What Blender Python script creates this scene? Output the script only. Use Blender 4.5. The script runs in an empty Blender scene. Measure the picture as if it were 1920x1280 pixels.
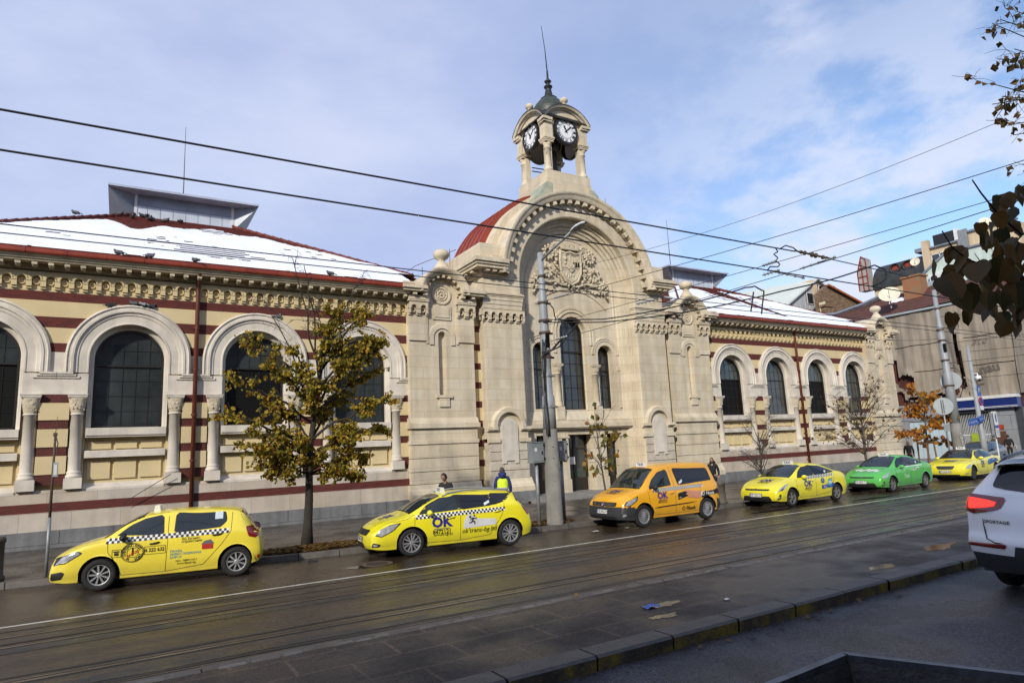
import bpy, bmesh, math, random
from math import sin, cos, pi, radians as rad, sqrt, atan2
from mathutils import Vector, Matrix, noise
random.seed(7)
S = bpy.context.scene
COL = S.collection
# ------------------------------------------------------------------ camera
def cam_axes(yaw, pitch, roll):
    f = Vector((sin(yaw)*cos(pitch), cos(yaw)*cos(pitch), sin(pitch)))
    r = Vector((cos(yaw), -sin(yaw), 0)); u = r.cross(f)
    c, s = cos(roll), sin(roll)
    return c*r+s*u, -s*r+c*u, f
CAM_H = 2.468
cr, cu, cf = cam_axes(.5485, .1659, -.0478)
cd = bpy.data.cameras.new('camera'); cam = bpy.data.objects.new('camera', cd); COL.objects.link(cam)
cam.matrix_world = Matrix(((cr.x, cu.x, -cf.x, 0), (cr.y, cu.y, -cf.y, 0), (cr.z, cu.z, -cf.z, CAM_H), (0, 0, 0, 1)))
cd.sensor_fit = 'HORIZONTAL'; cd.sensor_width = 36; cd.lens = 36*1209.75/1920
cd.clip_start = .05; cd.clip_end = 3000
S.camera = cam
# ------------------------------------------------------------------ light
SUN_AZ, SUN_EL = rad(50), rad(29)          # sun stands behind the left shoulder of the viewer
to_sun = Vector((-sin(SUN_AZ)*cos(SUN_EL), -cos(SUN_AZ)*cos(SUN_EL), sin(SUN_EL)))
W = bpy.data.worlds.new('World'); S.world = W; W.use_nodes = True
wn = W.node_tree; wn.nodes.clear()
def wnode(t, **k):
    n = wn.nodes.new(t)
    for a, b in k.items(): setattr(n, a, b)
    return n
sky = wnode('ShaderNodeTexSky', sky_type='NISHITA', sun_disc=False, sun_elevation=SUN_EL,
            sun_rotation=atan2(to_sun.x, to_sun.y), air_density=1.0, dust_density=.6, ozone_density=1.6)
tc = wnode('ShaderNodeTexCoord')
def ramp(nt, p0, c0, p1, c1, interp='EASE'):
    r = nt.nodes.new('ShaderNodeValToRGB'); e = r.color_ramp; e.interpolation = interp
    e.elements[0].position = p0; e.elements[1].position = p1
    e.elements[0].color = (c0,)*3+(1,) if not isinstance(c0, tuple) else c0+(1,)
    e.elements[1].color = (c1,)*3+(1,) if not isinstance(c1, tuple) else c1+(1,)
    return r
mp = wnode('ShaderNodeMapping'); mp.inputs['Scale'].default_value = (1, 1, 2.3)
mp.inputs['Location'].default_value = (.37, .1, .25)
n1 = wnode('ShaderNodeTexNoise'); n1.inputs['Scale'].default_value = 2.2; n1.inputs['Detail'].default_value = 7
n1.inputs['Roughness'].default_value = .55
r1 = ramp(wn, .49, 0, .68, 1)
# a thin veil of stratus thickest to the west (camera left)
sep = wnode('ShaderNodeSeparateXYZ'); veil = wnode('ShaderNodeMapRange')
veil.inputs['From Min'].default_value = .90; veil.inputs['From Max'].default_value = .42
veil.inputs['To Min'].default_value = .0; veil.inputs['To Max'].default_value = .95
n2 = wnode('ShaderNodeTexNoise'); n2.inputs['Scale'].default_value = 1.3; n2.inputs['Detail'].default_value = 4
r2 = ramp(wn, .2, .75, .8, 1)
mul = wnode('ShaderNodeMath', operation='MULTIPLY'); mx = wnode('ShaderNodeMath', operation='MAXIMUM')
half = wnode('ShaderNodeMath', operation='MULTIPLY'); half.inputs[1].default_value = .9
bgs = wnode('ShaderNodeBackground'); bgs.inputs['Strength'].default_value = .165
tint = wnode('ShaderNodeMix', data_type='RGBA', blend_type='MULTIPLY'); tint.inputs[0].default_value = 1
tint.inputs[7].default_value = (1.05, 1.12, 1.22, 1)
bgc = wnode('ShaderNodeBackground'); bgc.inputs['Strength'].default_value = 1.0
cc = ramp(wn, .30, (.44, .52, .80), .75, (.66, .72, .93))
ms = wnode('ShaderNodeMixShader'); wo = wnode('ShaderNodeOutputWorld'); L = wn.links.new
L(tc.outputs['Generated'], mp.inputs[0]); L(mp.outputs[0], n1.inputs['Vector']); L(n1.outputs[0], r1.inputs[0])
L(tc.outputs['Generated'], sep.inputs[0]); L(sep.outputs['X'], veil.inputs['Value'])
L(tc.outputs['Generated'], n2.inputs['Vector']); L(n2.outputs[0], r2.inputs[0])
L(veil.outputs[0], mul.inputs[0]); L(r2.outputs[0], mul.inputs[1])
L(r1.outputs[0], half.inputs[0]); L(half.outputs[0], mx.inputs[0]); L(mul.outputs[0], mx.inputs[1])
L(sky.outputs[0], tint.inputs[6]); L(tint.outputs[2], bgs.inputs[0])
L(n1.outputs[0], cc.inputs[0]); L(cc.outputs[0], bgc.inputs[0])
L(mx.outputs[0], ms.inputs[0]); L(bgs.outputs[0], ms.inputs[1]); L(bgc.outputs[0], ms.inputs[2]); L(ms.outputs[0], wo.inputs[0])
# low cumulus puffs towards the horizon
n3 = wnode('ShaderNodeTexNoise'); n3.inputs['Scale'].default_value = 4.2; n3.inputs['Detail'].default_value = 8; n3.inputs['Roughness'].default_value = .58
mp3 = wnode('ShaderNodeMapping'); mp3.inputs['Scale'].default_value = (1, 1, 1.9); mp3.inputs['Location'].default_value = (.9, .35, .1)
r3 = ramp(wn, .44, 0, .60, .95); low = wnode('ShaderNodeMapRange'); low.inputs['From Min'].default_value = .66; low.inputs['From Max'].default_value = .28
m3 = wnode('ShaderNodeMath', operation='MULTIPLY'); bgw = wnode('ShaderNodeBackground'); bgw.inputs['Color'].default_value = (.74, .79, .95, 1); ms3 = wnode('ShaderNodeMixShader')
L(tc.outputs['Generated'], mp3.inputs[0]); L(mp3.outputs[0], n3.inputs['Vector']); L(n3.outputs[0], r3.inputs[0]); L(sep.outputs['Z'], low.inputs['Value'])
east = wnode('ShaderNodeMapRange'); east.inputs['From Min'].default_value = .52; east.inputs['From Max'].default_value = .80; m4 = wnode('ShaderNodeMath', operation='MULTIPLY')
L(sep.outputs['X'], east.inputs['Value']); L(r3.outputs[0], m3.inputs[0]); L(low.outputs[0], m3.inputs[1]); L(m3.outputs[0], m4.inputs[0]); L(east.outputs[0], m4.inputs[1]); L(m4.outputs[0], ms3.inputs[0]); L(ms.outputs[0], ms3.inputs[1]); L(bgw.outputs[0], ms3.inputs[2]); L(ms3.outputs[0], wo.inputs[0])
sd = bpy.data.lights.new('sun', 'SUN'); sun = bpy.data.objects.new('sun', sd); COL.objects.link(sun)
sd.energy = 4.0; sd.angle = rad(2.6); sd.color = (1, .93, .80)
sun.rotation_euler = to_sun.to_track_quat('Z', 'Y').to_euler()
S.view_settings.view_transform = 'Standard'; S.view_settings.look = 'None'; S.view_settings.exposure = .06; S.view_settings.gamma = 1
S.render.engine = 'CYCLES'; S.cycles.max_bounces = 5; S.cycles.use_denoising = True
S.cycles.transparent_max_bounces = 8; S.cycles.caustics_reflective = False; S.cycles.caustics_refractive = False

# ------------------------------------------------------------------ materials
MATS = {}
def mat(name, col, rough=.75, var=.12, vs=2.0, bump=0., bs=40., metal=0., coat=0., spec=.5, space='pos', col2=None,
        streak=0., blocks=None, bcol=.75, emit=None, island=0., trans=0.):
    """Principled material with two octaves of tone variation, optional vertical streaks, block joints and bump."""
    if name in MATS: return MATS[name]
    m = bpy.data.materials.new(name); MATS[name] = m; m.use_nodes = True; nt = m.node_tree; N = nt.nodes; LK = nt.links.new
    b = N['Principled BSDF']
    b.inputs['Roughness'].default_value = rough; b.inputs['Metallic'].default_value = metal
    b.inputs['Coat Weight'].default_value = coat; b.inputs['Coat Roughness'].default_value = .06
    b.inputs['Specular IOR Level'].default_value = spec
    if trans: b.inputs['Transmission Weight'].default_value = trans
    if emit: b.inputs['Emission Color'].default_value = emit[0]+(1,); b.inputs['Emission Strength'].default_value = emit[1]
    if space == 'pos':
        src = N.new('ShaderNodeNewGeometry').outputs['Position']
    else:
        src = N.new('ShaderNodeTexCoord').outputs['Object']
    c1 = tuple(min(1, c*(1-var)) for c in col); c2 = col2 or tuple(min(1, c*(1+var)) for c in col)
    no = N.new('ShaderNodeTexNoise'); no.inputs['Scale'].default_value = vs; no.inputs['Detail'].default_value = 6
    no.inputs['Roughness'].default_value = .62
    LK(src, no.inputs['Vector'])
    rp = ramp(nt, .3, c1, .7, c2, 'LINEAR'); LK(no.outputs[0], rp.inputs[0]); out = rp.outputs[0]
    def mult(o, f, lo):
        r = ramp(nt, .38, lo, .6, 1., 'LINEAR'); LK(f, r.inputs[0])
        mm = N.new('ShaderNodeMix'); mm.data_type = 'RGBA'; mm.blend_type = 'MULTIPLY'; mm.inputs[0].default_value = 1
        LK(o, mm.inputs[6]); LK(r.outputs[0], mm.inputs[7]); return mm.outputs[2]
    if streak:
        mpn = N.new('ShaderNodeMapping'); mpn.inputs['Scale'].default_value = (1.6, 1.6, .12); LK(src, mpn.inputs[0])
        ns = N.new('ShaderNodeTexNoise'); ns.inputs['Scale'].default_value = 1.6; ns.inputs['Detail'].default_value = 5
        LK(mpn.outputs[0], ns.inputs['Vector']); out = mult(out, ns.outputs[0], 1-streak)
    if island:
        g = N.new('ShaderNodeNewGeometry')
        hs = N.new('ShaderNodeHueSaturation'); mr = N.new('ShaderNodeMapRange')
        mr.inputs['To Min'].default_value = 1-island; mr.inputs['To Max'].default_value = 1+island
        LK(g.outputs['Random Per Island'], mr.inputs['Value']); LK(mr.outputs[0], hs.inputs['Value']); LK(out, hs.inputs['Color']); out = hs.outputs[0]
    bumpsrc = None
    if blocks:
        bw, bh, mort = blocks
        sp = N.new('ShaderNodeSeparateXYZ'); cb = N.new('ShaderNodeCombineXYZ'); LK(src, sp.inputs[0])
        ad = N.new('ShaderNodeMath'); ad.operation = 'ADD'; LK(sp.outputs['X'], ad.inputs[0]); LK(sp.outputs['Y'], ad.inputs[1])
        LK(ad.outputs[0], cb.inputs['X']); LK(sp.outputs['Z'], cb.inputs['Y'])
        bk = N.new('ShaderNodeTexBrick'); LK(cb.outputs[0], bk.inputs['Vector']); bk.inputs['Scale'].default_value = 1
        bk.inputs['Brick Width'].default_value = bw; bk.inputs['Row Height'].default_value = bh; bk.inputs['Mortar Size'].default_value = mort
        bk.inputs['Mortar Smooth'].default_value = .3
        bk.inputs['Color1'].default_value = (1, 1, 1, 1); bk.inputs['Color2'].default_value = (bcol+.04, bcol, bcol-.06, 1)
        bk.inputs['Mortar'].default_value = (.45, .43, .4, 1)
        mm = N.new('ShaderNodeMix'); mm.data_type = 'RGBA'; mm.blend_type = 'MULTIPLY'; mm.inputs[0].default_value = 1
        LK(out, mm.inputs[6]); LK(bk.outputs['Color'], mm.inputs[7]); out = mm.outputs[2]
    LK(out, b.inputs['Base Color'])
    if bump:
        nb = N.new('ShaderNodeTexNoise'); nb.inputs['Scale'].default_value = bs; nb.inputs['Detail'].default_value = 5; LK(src, nb.inputs['Vector'])
        bp = N.new('ShaderNodeBump'); bp.inputs['Strength'].default_value = bump; bp.inputs['Distance'].default_value = .02
        LK(nb.outputs[0], bp.inputs['Height']); LK(bp.outputs[0], b.inputs['Normal'])
    m['out'] = 1
    return m
def basecol_socket(m):
    b = m.node_tree.nodes['Principled BSDF']; return b, b.inputs['Base Color'].links[0].from_socket

# ------------------------------------------------------------------ mesh builder
class MB:
    def __init__(s): s.v = []; s.f = []; s.m = []; s.cur = 0; s.sm = []; s.smooth = False
    def mi(s, i): s.cur = i; return s
    def add(s, vs, fs):
        o = len(s.v); s.v += [tuple(p) for p in vs]
        for f in fs: s.f.append(tuple(i+o for i in f)); s.m.append(s.cur); s.sm.append(s.smooth)
        return o
    def box(s, x0, x1, y0, y1, z0, z1, skip=''):
        if x0 > x1: x0, x1 = x1, x0
        v = [(x0,y0,z0),(x1,y0,z0),(x1,y1,z0),(x0,y1,z0),(x0,y0,z1),(x1,y0,z1),(x1,y1,z1),(x0,y1,z1)]
        F = {'d':(0,3,2,1),'u':(4,5,6,7),'f':(0,1,5,4),'r':(1,2,6,5),'b':(2,3,7,6),'l':(3,0,4,7)}
        s.add(v, [F[k] for k in F if k not in skip]); return s
    def obox(s, c, ax, ay, az, hx, hy, hz):
        c = Vector(c); v = []
        for k in (-1, 1):
            for i, j in ((-1,-1),(1,-1),(1,1),(-1,1)): v.append(c+ax*hx*i+ay*hy*j+az*hz*k)
        s.add(v, [(0,3,2,1),(4,5,6,7),(0,1,5,4),(1,2,6,5),(2,3,7,6),(3,0,4,7)]); return s
    def bar(s, a, b, w, h=None, up=Vector((0,0,1))):
        a, b = Vector(a), Vector(b); d = b-a; l = d.length; d.normalize(); h = h or w
        if abs(d.dot(up)) > .98: up = Vector((0,1,0))
        x = d.cross(up).normalized(); y = x.cross(d)
        return s.obox((a+b)/2, x, y, d, w/2, h/2, l/2)
    def prism(s, poly, ax, a0, a1, caps=True):
        """poly: 2-D outline (u,w); extruded along axis ax ('x': u=y,w=z; 'y': u=x,w=z; 'z': u=x,w=y)."""
        P = {'x': lambda u,w,a:(a,u,w), 'y': lambda u,w,a:(u,a,w), 'z': lambda u,w,a:(u,w,a)}[ax]
        n = len(poly); v = [P(u,w,a0) for u,w in poly]+[P(u,w,a1) for u,w in poly]
        f = [(i,(i+1)%n,n+(i+1)%n,n+i) for i in range(n)]
        if caps: f += [tuple(range(n))[::-1], tuple(range(n,2*n))]
        s.add(v, f); return s
    def lathe(s, prof, c=(0,0,0), n=16, axis=None, cap=True):
        c = Vector(c); Rm = Matrix.Identity(3) if axis is None else Vector(axis).to_track_quat('Z','Y').to_matrix()
        v = []; f = []
        for r, z in prof:
            for k in range(n):
                a = 2*pi*k/n; v.append(c+Rm@Vector((r*cos(a), r*sin(a), z)))
        for i in range(len(prof)-1):
            for k in range(n):
                a, b = i*n+k, i*n+(k+1)%n; f.append((a,b,b+n,a+n))
        if cap:
            f.append(tuple(range(n))[::-1]); f.append(tuple(range((len(prof)-1)*n, len(prof)*n)))
        s.add(v, f); return s
    def tube(s, pts, r, n=6, r1=None):
        pts = [Vector(p) for p in pts]; m = len(pts); v = []; f = []
        ref = Vector((0,0,1)); x = None
        for i, p in enumerate(pts):
            d = (pts[min(i+1,m-1)]-pts[max(i-1,0)])
            if d.length < 1e-9: d = Vector((0,0,1))
            d.normalize()
            if x is None:
                u = ref if abs(d.dot(ref)) < .95 else Vector((1,0,0)); x = d.cross(u).normalized()
            x = (x-d*x.dot(d)); x.normalize(); y = d.cross(x)
            rr = r if r1 is None else r+(r1-r)*i/max(1,m-1)
            if isinstance(r, (list,tuple)): rr = r[i]
            for k in range(n):
                a = 2*pi*k/n; v.append(p+x*rr*cos(a)+y*rr*sin(a))
        for i in range(m-1):
            for k in range(n):
                a, b = i*n+k, i*n+(k+1)%n; f.append((a,b,b+n,a+n))
        f.append(tuple(range(n))[::-1]); f.append(tuple(range((m-1)*n,m*n)))
        s.add(v, f); return s
    def grid(s, P, nu, nv, flip=False):
        """P(i,j) -> point, nu x nv points."""
        v = [P(i,j) for i in range(nu) for j in range(nv)]; f = []
        for i in range(nu-1):
            for j in range(nv-1):
                q = (i*nv+j, (i+1)*nv+j, (i+1)*nv+j+1, i*nv+j+1); f.append(q[::-1] if flip else q)
        s.add(v, f); return s
    def blob(s, c, r, n=8, sq=(1,1,1), jit=0.):
        c = Vector(c); v = []; f = []; k2 = n//2+1
        for i in range(k2+1):
            t = pi*i/k2
            for k in range(n):
                a = 2*pi*k/n; q = 1+jit*random.uniform(-1,1)
                v.append(c+Vector((r*sq[0]*sin(t)*cos(a)*q, r*sq[1]*sin(t)*sin(a)*q, r*sq[2]*cos(t))))
        for i in range(k2):
            for k in range(n):
                a, b = i*n+k, i*n+(k+1)%n; f.append((a,a+n,b+n,b))
        s.add(v, f); return s
    def sweep_arch(s, cx, cz, prof, zb=None, n=24, a0=pi, a1=0.):
        """profile [(r,y)] carried round the arc (and down straight stilts to zb)."""
        st = []
        if zb is not None: st.append((-1, 0, zb))
        for i in range(n+1):
            a = a0+(a1-a0)*i/n; st.append((cos(a), sin(a), None))
        if zb is not None: st.append((1, 0, zb))
        def P(i, j):
            c, q, z = st[i]; r, y = prof[j]
            return (cx+r*c, y, z if z is not None else cz+r*q)
        return s.grid(P, len(st), len(prof))
    def arch_wall(s, x0, x1, z0, z1, cx, cz, r, y, zs, n=24, flip=False):
        """flat wall in the plane y with an arched hole of radius r from zs up."""
        def q(a, b, c, d):
            s.add([(a,y,c),(b,y,c),(b,y,d),(a,y,d)], [(0,1,2,3)])
        if z0 < zs: q(x0, x1, z0, zs)
        if x0 < cx-r: q(x0, cx-r, zs, z1)
        if cx+r < x1: q(cx+r, x1, zs, z1)
        pts = [(cx+r*cos(pi-pi*i/n), cz+r*sin(pi-pi*i/n)) for i in range(n+1)]
        for (a, za), (b, zb) in zip(pts, pts[1:]):
            s.add([(a,y,za),(b,y,zb),(b,y,z1),(a,y,z1)], [(0,1,2,3)])
        return s
    def build(s, name, mats, parent=None, smooth=None, world=False, recalc=False):
        me = bpy.data.meshes.new(name)
        off = Vector((0,0,0))
        if world and parent is not None:
            p = parent
            while p is not None: off += p.location; p = p.parent
        me.from_pydata([tuple(Vector(p)-off) for p in s.v] if world else s.v, [], s.f)
        for m in (mats if isinstance(mats, (list,tuple)) else [mats]): me.materials.append(m)
        me.polygons.foreach_set('material_index', s.m)
        me.polygons.foreach_set('use_smooth', [True]*len(s.f) if smooth else s.sm if smooth is None else [False]*len(s.f))
        if recalc:
            bm = bmesh.new(); bm.from_mesh(me); bmesh.ops.remove_doubles(bm, verts=bm.verts, dist=1e-5)
            bmesh.ops.recalc_face_normals(bm, faces=bm.faces); bm.to_mesh(me); bm.free()
        me.update()
        o = bpy.data.objects.new(name, me); COL.objects.link(o)
        if parent is not None: o.parent = parent
        return o
def tag(o, label=None, cat=None, group=None, kind=None):
    if label: o['label'] = label
    if cat: o['category'] = cat
    if group: o['group'] = group
    if kind: o['kind'] = kind
    return o
def thing(name, loc, label, cat, group=None, rz=0.):
    o = bpy.data.objects.new(name, None); COL.objects.link(o); o.location = loc; o.rotation_euler = (0,0,rz)
    o.empty_display_size = .2
    return tag(o, label, cat, group)
def copy_tree(o, parent=None):
    c = o.copy(); COL.objects.link(c)
    if parent is not None: c.parent = parent
    for ch in list(o.children): copy_tree(ch, c)
    return c
def text_polys(txt, size=1., align='CENTER', font_shear=0., bold=0.):
    """tessellated outline of a word as triangles in 2-D."""
    cu = bpy.data.curves.new('lettering', 'FONT'); cu.body = txt; cu.size = size; cu.align_x = align; cu.align_y = 'CENTER'
    cu.shear = font_shear; cu.offset = bold*size; cu.resolution_u = 2; cu.fill_mode = 'FRONT'
    ob = bpy.data.objects.new('lettering', cu); COL.objects.link(ob)
    dg = bpy.context.evaluated_depsgraph_get(); me = bpy.data.meshes.new_from_object(ob.evaluated_get(dg))
    v = [(p.co.x, p.co.y) for p in me.vertices]; f = [tuple(p.vertices) for p in me.polygons]
    bpy.data.objects.remove(ob); bpy.data.curves.remove(cu); bpy.data.meshes.remove(me)
    return v, f
# ------------------------------------------------------------------ the setting
def wet(m, lo, hi, sc, stretch=(1,1,1), p0=.4, p1=.62):
    nt = m.node_tree; N = nt.nodes; b = N['Principled BSDF']
    g = N.new('ShaderNodeNewGeometry'); mpn = N.new('ShaderNodeMapping'); mpn.inputs['Scale'].default_value = stretch
    no = N.new('ShaderNodeTexNoise'); no.inputs['Scale'].default_value = sc; no.inputs['Detail'].default_value = 5
    r = ramp(nt, p0, lo, p1, hi, 'LINEAR')
    nt.links.new(g.outputs['Position'], mpn.inputs[0]); nt.links.new(mpn.outputs[0], no.inputs['Vector'])
    nt.links.new(no.outputs[0], r.inputs[0]); nt.links.new(r.outputs[0], b.inputs['Roughness'])
    return m
m_road = wet(mat('wet_asphalt', (.040,.028,.018), var=.3, vs=1.1, bump=.35, bs=70, spec=.5), .07, .38, .55, (.45,1.6,1))
m_near = wet(mat('rough_wet_asphalt', (.040,.039,.042), var=.4, vs=1.6, bump=1., bs=70, spec=.4), .25, .6, .8)
def grain(m, sc, lo, hi):
    nt = m.node_tree; N = nt.nodes; b, o = basecol_socket(m); g = N.new('ShaderNodeNewGeometry'); v = N.new('ShaderNodeTexVoronoi'); v.inputs['Scale'].default_value = sc
    nt.links.new(g.outputs['Position'], v.inputs['Vector']); sp = N.new('ShaderNodeSeparateColor'); nt.links.new(v.outputs['Color'], sp.inputs[0])
    r = ramp(nt, .1, (lo,)*3, .95, (hi,)*3, 'LINEAR'); nt.links.new(sp.outputs[0], r.inputs[0]); mm = N.new('ShaderNodeMix'); mm.data_type = 'RGBA'; mm.blend_type = 'MULTIPLY'; mm.inputs[0].default_value = 1
    nt.links.new(o, mm.inputs[6]); nt.links.new(r.outputs[0], mm.inputs[7]); nt.links.new(mm.outputs[2], b.inputs['Base Color'])
grain(m_near, 75, .35, 2.1); grain(m_road, 60, .55, 1.6)
m_patch = wet(mat('asphalt_repair', (.020,.019,.019), var=.3, vs=3, bump=.4, bs=60), .2, .5, 1.2)
m_tram = wet(mat('tram_bed_asphalt', (.038,.027,.019), spec=.35, var=.3, vs=1.6, bump=.5, bs=60), .18, .5, .7, (.4,1.5,1))
m_pave = wet(mat('pavement_tiles', (.060,.050,.043), var=.3, vs=1.3, bump=.3, bs=60, blocks=None), .12, .5, .9)
grain(m_tram, 55, .55, 1.6)
m_slab = wet(mat('platform_slabs', (.034,.026,.021), var=.4, vs=1.4, bump=.5, bs=45, spec=.3), .35, .7, .9)
m_kerb = mat('kerb_stone', (.11,.10,.09), rough=.6, var=.3, vs=5, bump=.5, bs=50)
m_kerbd = mat('dark_kerb_stone', (.062,.052,.044), rough=.55, var=.35, vs=4, bump=.6, bs=40)
m_line = mat('road_paint', (.52,.50,.44), rough=.45, var=.3, vs=6)
m_rail = mat('rail_steel', (.22,.17,.12), rough=.28, var=.4, vs=3, metal=.8)
m_groove = mat('rail_groove', (.008,.007,.006), rough=.6)
m_earth = mat('distant_ground', (.06,.055,.05), rough=.9, vs=.3)
m_joint = mat('joint_dirt', (.012,.010,.009), rough=.8)

# tile joints drawn as thin grooves by a brick pattern on the plane
def plan_tiles(m, w, h, mort, off=.5, mcol=(.3,.28,.26)):
    nt = m.node_tree; N = nt.nodes; b, o = basecol_socket(m); g = N.new('ShaderNodeNewGeometry')
    bk = N.new('ShaderNodeTexBrick'); bk.offset = off; bk.inputs['Scale'].default_value = 1; bk.inputs['Brick Width'].default_value = w
    bk.inputs['Row Height'].default_value = h; bk.inputs['Mortar Size'].default_value = mort; bk.inputs['Mortar Smooth'].default_value = .2
    bk.inputs['Color1'].default_value = (1,1,1,1); bk.inputs['Color2'].default_value = (.72,.70,.68,1); bk.inputs['Mortar'].default_value = mcol+(1,)
    mm = N.new('ShaderNodeMix'); mm.data_type = 'RGBA'; mm.blend_type = 'MULTIPLY'; mm.inputs[0].default_value = 1
    nt.links.new(g.outputs['Position'], bk.inputs['Vector']); nt.links.new(o, mm.inputs[6]); nt.links.new(bk.outputs['Color'], mm.inputs[7])
    nt.links.new(mm.outputs[2], b.inputs['Base Color'])
plan_tiles(m_pave, .5, .5, .012, .0, (.35,.33,.3))
grain(m_slab, 45, .6, 1.5)
plan_tiles(m_slab, 1.02, .55, .020, .5, (1.9,1.75,1.5))

KERB = [(-70,18.7),(-3,18.55),(1,17.95),(4.4,17.25),(7,17.0),(11,16.8),(18,16.75),(30,17.0),(60,17.2),(260,17.4)]
def lerp_tab(T, x):
    if x <= T[0][0]: return T[0][1]
    for (a,b),(c,d) in zip(T, T[1:]):
        if x <= c: return b+(d-b)*(x-a)/(c-a)
    return T[-1][1]
def kerb_y(x):
    return (lerp_tab(KERB, x-1)+lerp_tab(KERB, x)+lerp_tab(KERB, x+1))/3
def zg(y):                        # cross fall of the carriageway towards the market hall
    return .35 if y <= 7.9 else (.35*(13.9-y)/6 if y < 13.9 else 0.)
XS = [-70,-30,-12]+[-8+i for i in range(30)]+[24,30,40,60,100,170,260]
PZ = .13                          # pavement height
mb = MB(); mb.box(-1500, 1500, -1500, 1500, -.5, -.12, skip='d'); tag(mb.build('ground', m_earth), kind='structure')
def strip(name, mt, ys, zoff=0., xs=XS, smooth=True):
    mb = MB()
    def P(i, j):
        x = xs[i]; y = ys[j](x) if callable(ys[j]) else ys[j]; return (x, y, zg(y)+zoff)
    mb.grid(P, len(xs), len(ys)); return tag(mb.build(name, mt, smooth=smooth), kind='structure')
strip('near_carriageway', m_near, [-9, -4, 0, 3, 5.3])
strip('tram_roadway', m_tram, [7.7, 7.9, 9, 10, 11, 12, 13, 13.55])
strip('carriageway', m_road, [13.55, 13.9, 14.5, 15.5, 16.2, lambda x: kerb_y(x)+.02])
strip('road_marking', m_line, [13.84, 13.95], .004)
# tar-sealed strips beside the rails
def ragged(name, mt, y0, amp, w0, w1, x0, x1, zo, st=.25):
    mb = MB(); n = int((x1-x0)/st)
    def P(i, j):
        x = x0+st*i; c = y0+amp*noise.noise(Vector((x*.35, y0, 3)))+.25*amp*noise.noise(Vector((x*2.2, y0, 9)))
        w = max(.01, w0+w1*noise.noise(Vector((x*.5, y0*3, 1)))+.4*w1*noise.noise(Vector((x*3.1, y0, 4))))
        y = c+(w/2 if j else -w/2); return (x, y, zg(y)+zo)
    mb.grid(P, n, 2); return tag(mb.build(name, mt), kind='structure')
ragged('tar_seam', m_groove, 13.33, .18, .08, .07, -9, 60, .004)
ragged('asphalt_patch', m_patch, 11.3, .05, .42, .08, -9, 60, .004)
ragged('tar_seam', m_groove, 11.93, .08, .06, .06, -9, 60, .008)
ragged('asphalt_patch', m_patch, 12.95, .1, .5, .25, 9, 60, .005)
ragged('tar_seam', m_groove, 9.42, .08, .09, .07, -9, 60, .004)
ragged('asphalt_patch', m_patch, 8.5, .05, .35, .12, -9, 60, .004)
ragged('tar_seam', m_groove, 8.22, .04, .09, .06, -9, 60, .008)
for y in (8.0, 9.05, 11.62, 12.63):
    mb = MB()
    for a, b, k, zo in ((-.035,.030,0,.010), (.030,.085,1,.006), (.085,.105,0,.010), (-.115,-.035,1,.006)):
        mb.mi(k); mb.grid(lambda i, j: ((-70,-10,0,20,60,260)[i], y+(a,b)[j], zg(y)+zo), 6, 2)
    tag(mb.build('tram_rail', [m_rail, m_groove]), kind='structure')
# tram stop platform: slabs, kerb stones with worn yellow paint, a row of pale setts along the rail
PLZ = .35+.14
mb = MB(); mb.box(-70, 260, 5.55, 7.32, .2, PLZ, skip='d'); tag(mb.build('tram_platform', m_slab), kind='structure')
def paint_worn(m, col, p0, p1, sc=3.5):
    nt = m.node_tree; N = nt.nodes; b, o = basecol_socket(m); g = N.new('ShaderNodeNewGeometry')
    no = N.new('ShaderNodeTexNoise'); no.inputs['Scale'].default_value = sc; no.inputs['Detail'].default_value = 8; no.inputs['Roughness'].default_value = .7
    nt.links.new(g.outputs['Position'], no.inputs['Vector']); r = ramp(nt, p0, 0., p1, 1., 'LINEAR'); nt.links.new(no.outputs[0], r.inputs[0])
    mm = N.new('ShaderNodeMix'); mm.data_type = 'RGBA'; nt.links.new(r.outputs[0], mm.inputs[0]); nt.links.new(o, mm.inputs[6])
    mm.inputs[7].default_value = col+(1,); nt.links.new(mm.outputs[2], b.inputs['Base Color'])
m_kyel = mat('worn_yellow_kerb', (.07,.06,.048), rough=.6, var=.35, vs=4, bump=.5, bs=40)
paint_worn(m_kyel, (.28,.21,.02), .49, .68, 2.6)
mb = MB(); x = -12.
while x < 60:
    w = 1.0 if x < 30 else 8; j = random.uniform(-.008,.008)
    mb.mi(0).box(x+.012, x+w-.012, 5.29+j, 5.552, .2, PLZ+.004, skip='df')
    mb.mi(1).add([(x+.012,5.29+j,.2),(x+w-.012,5.29+j,.2),(x+w-.012,5.262+j,PLZ-.02),(x+.012,5.262+j,PLZ-.02)], [(0,1,2,3)])
    mb.mi(0).add([(x+.012,5.262+j,PLZ-.02),(x+w-.012,5.262+j,PLZ-.02),(x+w-.012,5.29+j,PLZ+.004),(x+.012,5.29+j,PLZ+.004)], [(0,1,2,3)])
    x += w
mb.mi(2).box(-12, 60, 5.30, 5.5, .2, PLZ-.01, skip='d')
tag(mb.build('platform_kerb', [m_kerbd, m_kyel, m_joint]), kind='structure')
mb = MB(); x = -8.
while x < 34:
    w = random.uniform(.14,.34); z = PLZ-.01+random.uniform(-.012,.012)
    if random.random() < .9:
        a = random.uniform(-.02,.02); d = random.uniform(.10,.17)
        mb.add([(x,7.335+a,z-.09),(x+w,7.335-a,z-.09),(x+w,7.335+d,z-.09),(x,7.335+d,z-.09),(x+.02,7.35+a,z),(x+w-.02,7.35-a,z),(x+w-.02,7.32+d,z),(x+.02,7.32+d,z)],
               [(4,5,6,7),(0,1,5,4),(1,2,6,5),(2,3,7,6),(3,0,4,7)])
    x += w+.02
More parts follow.
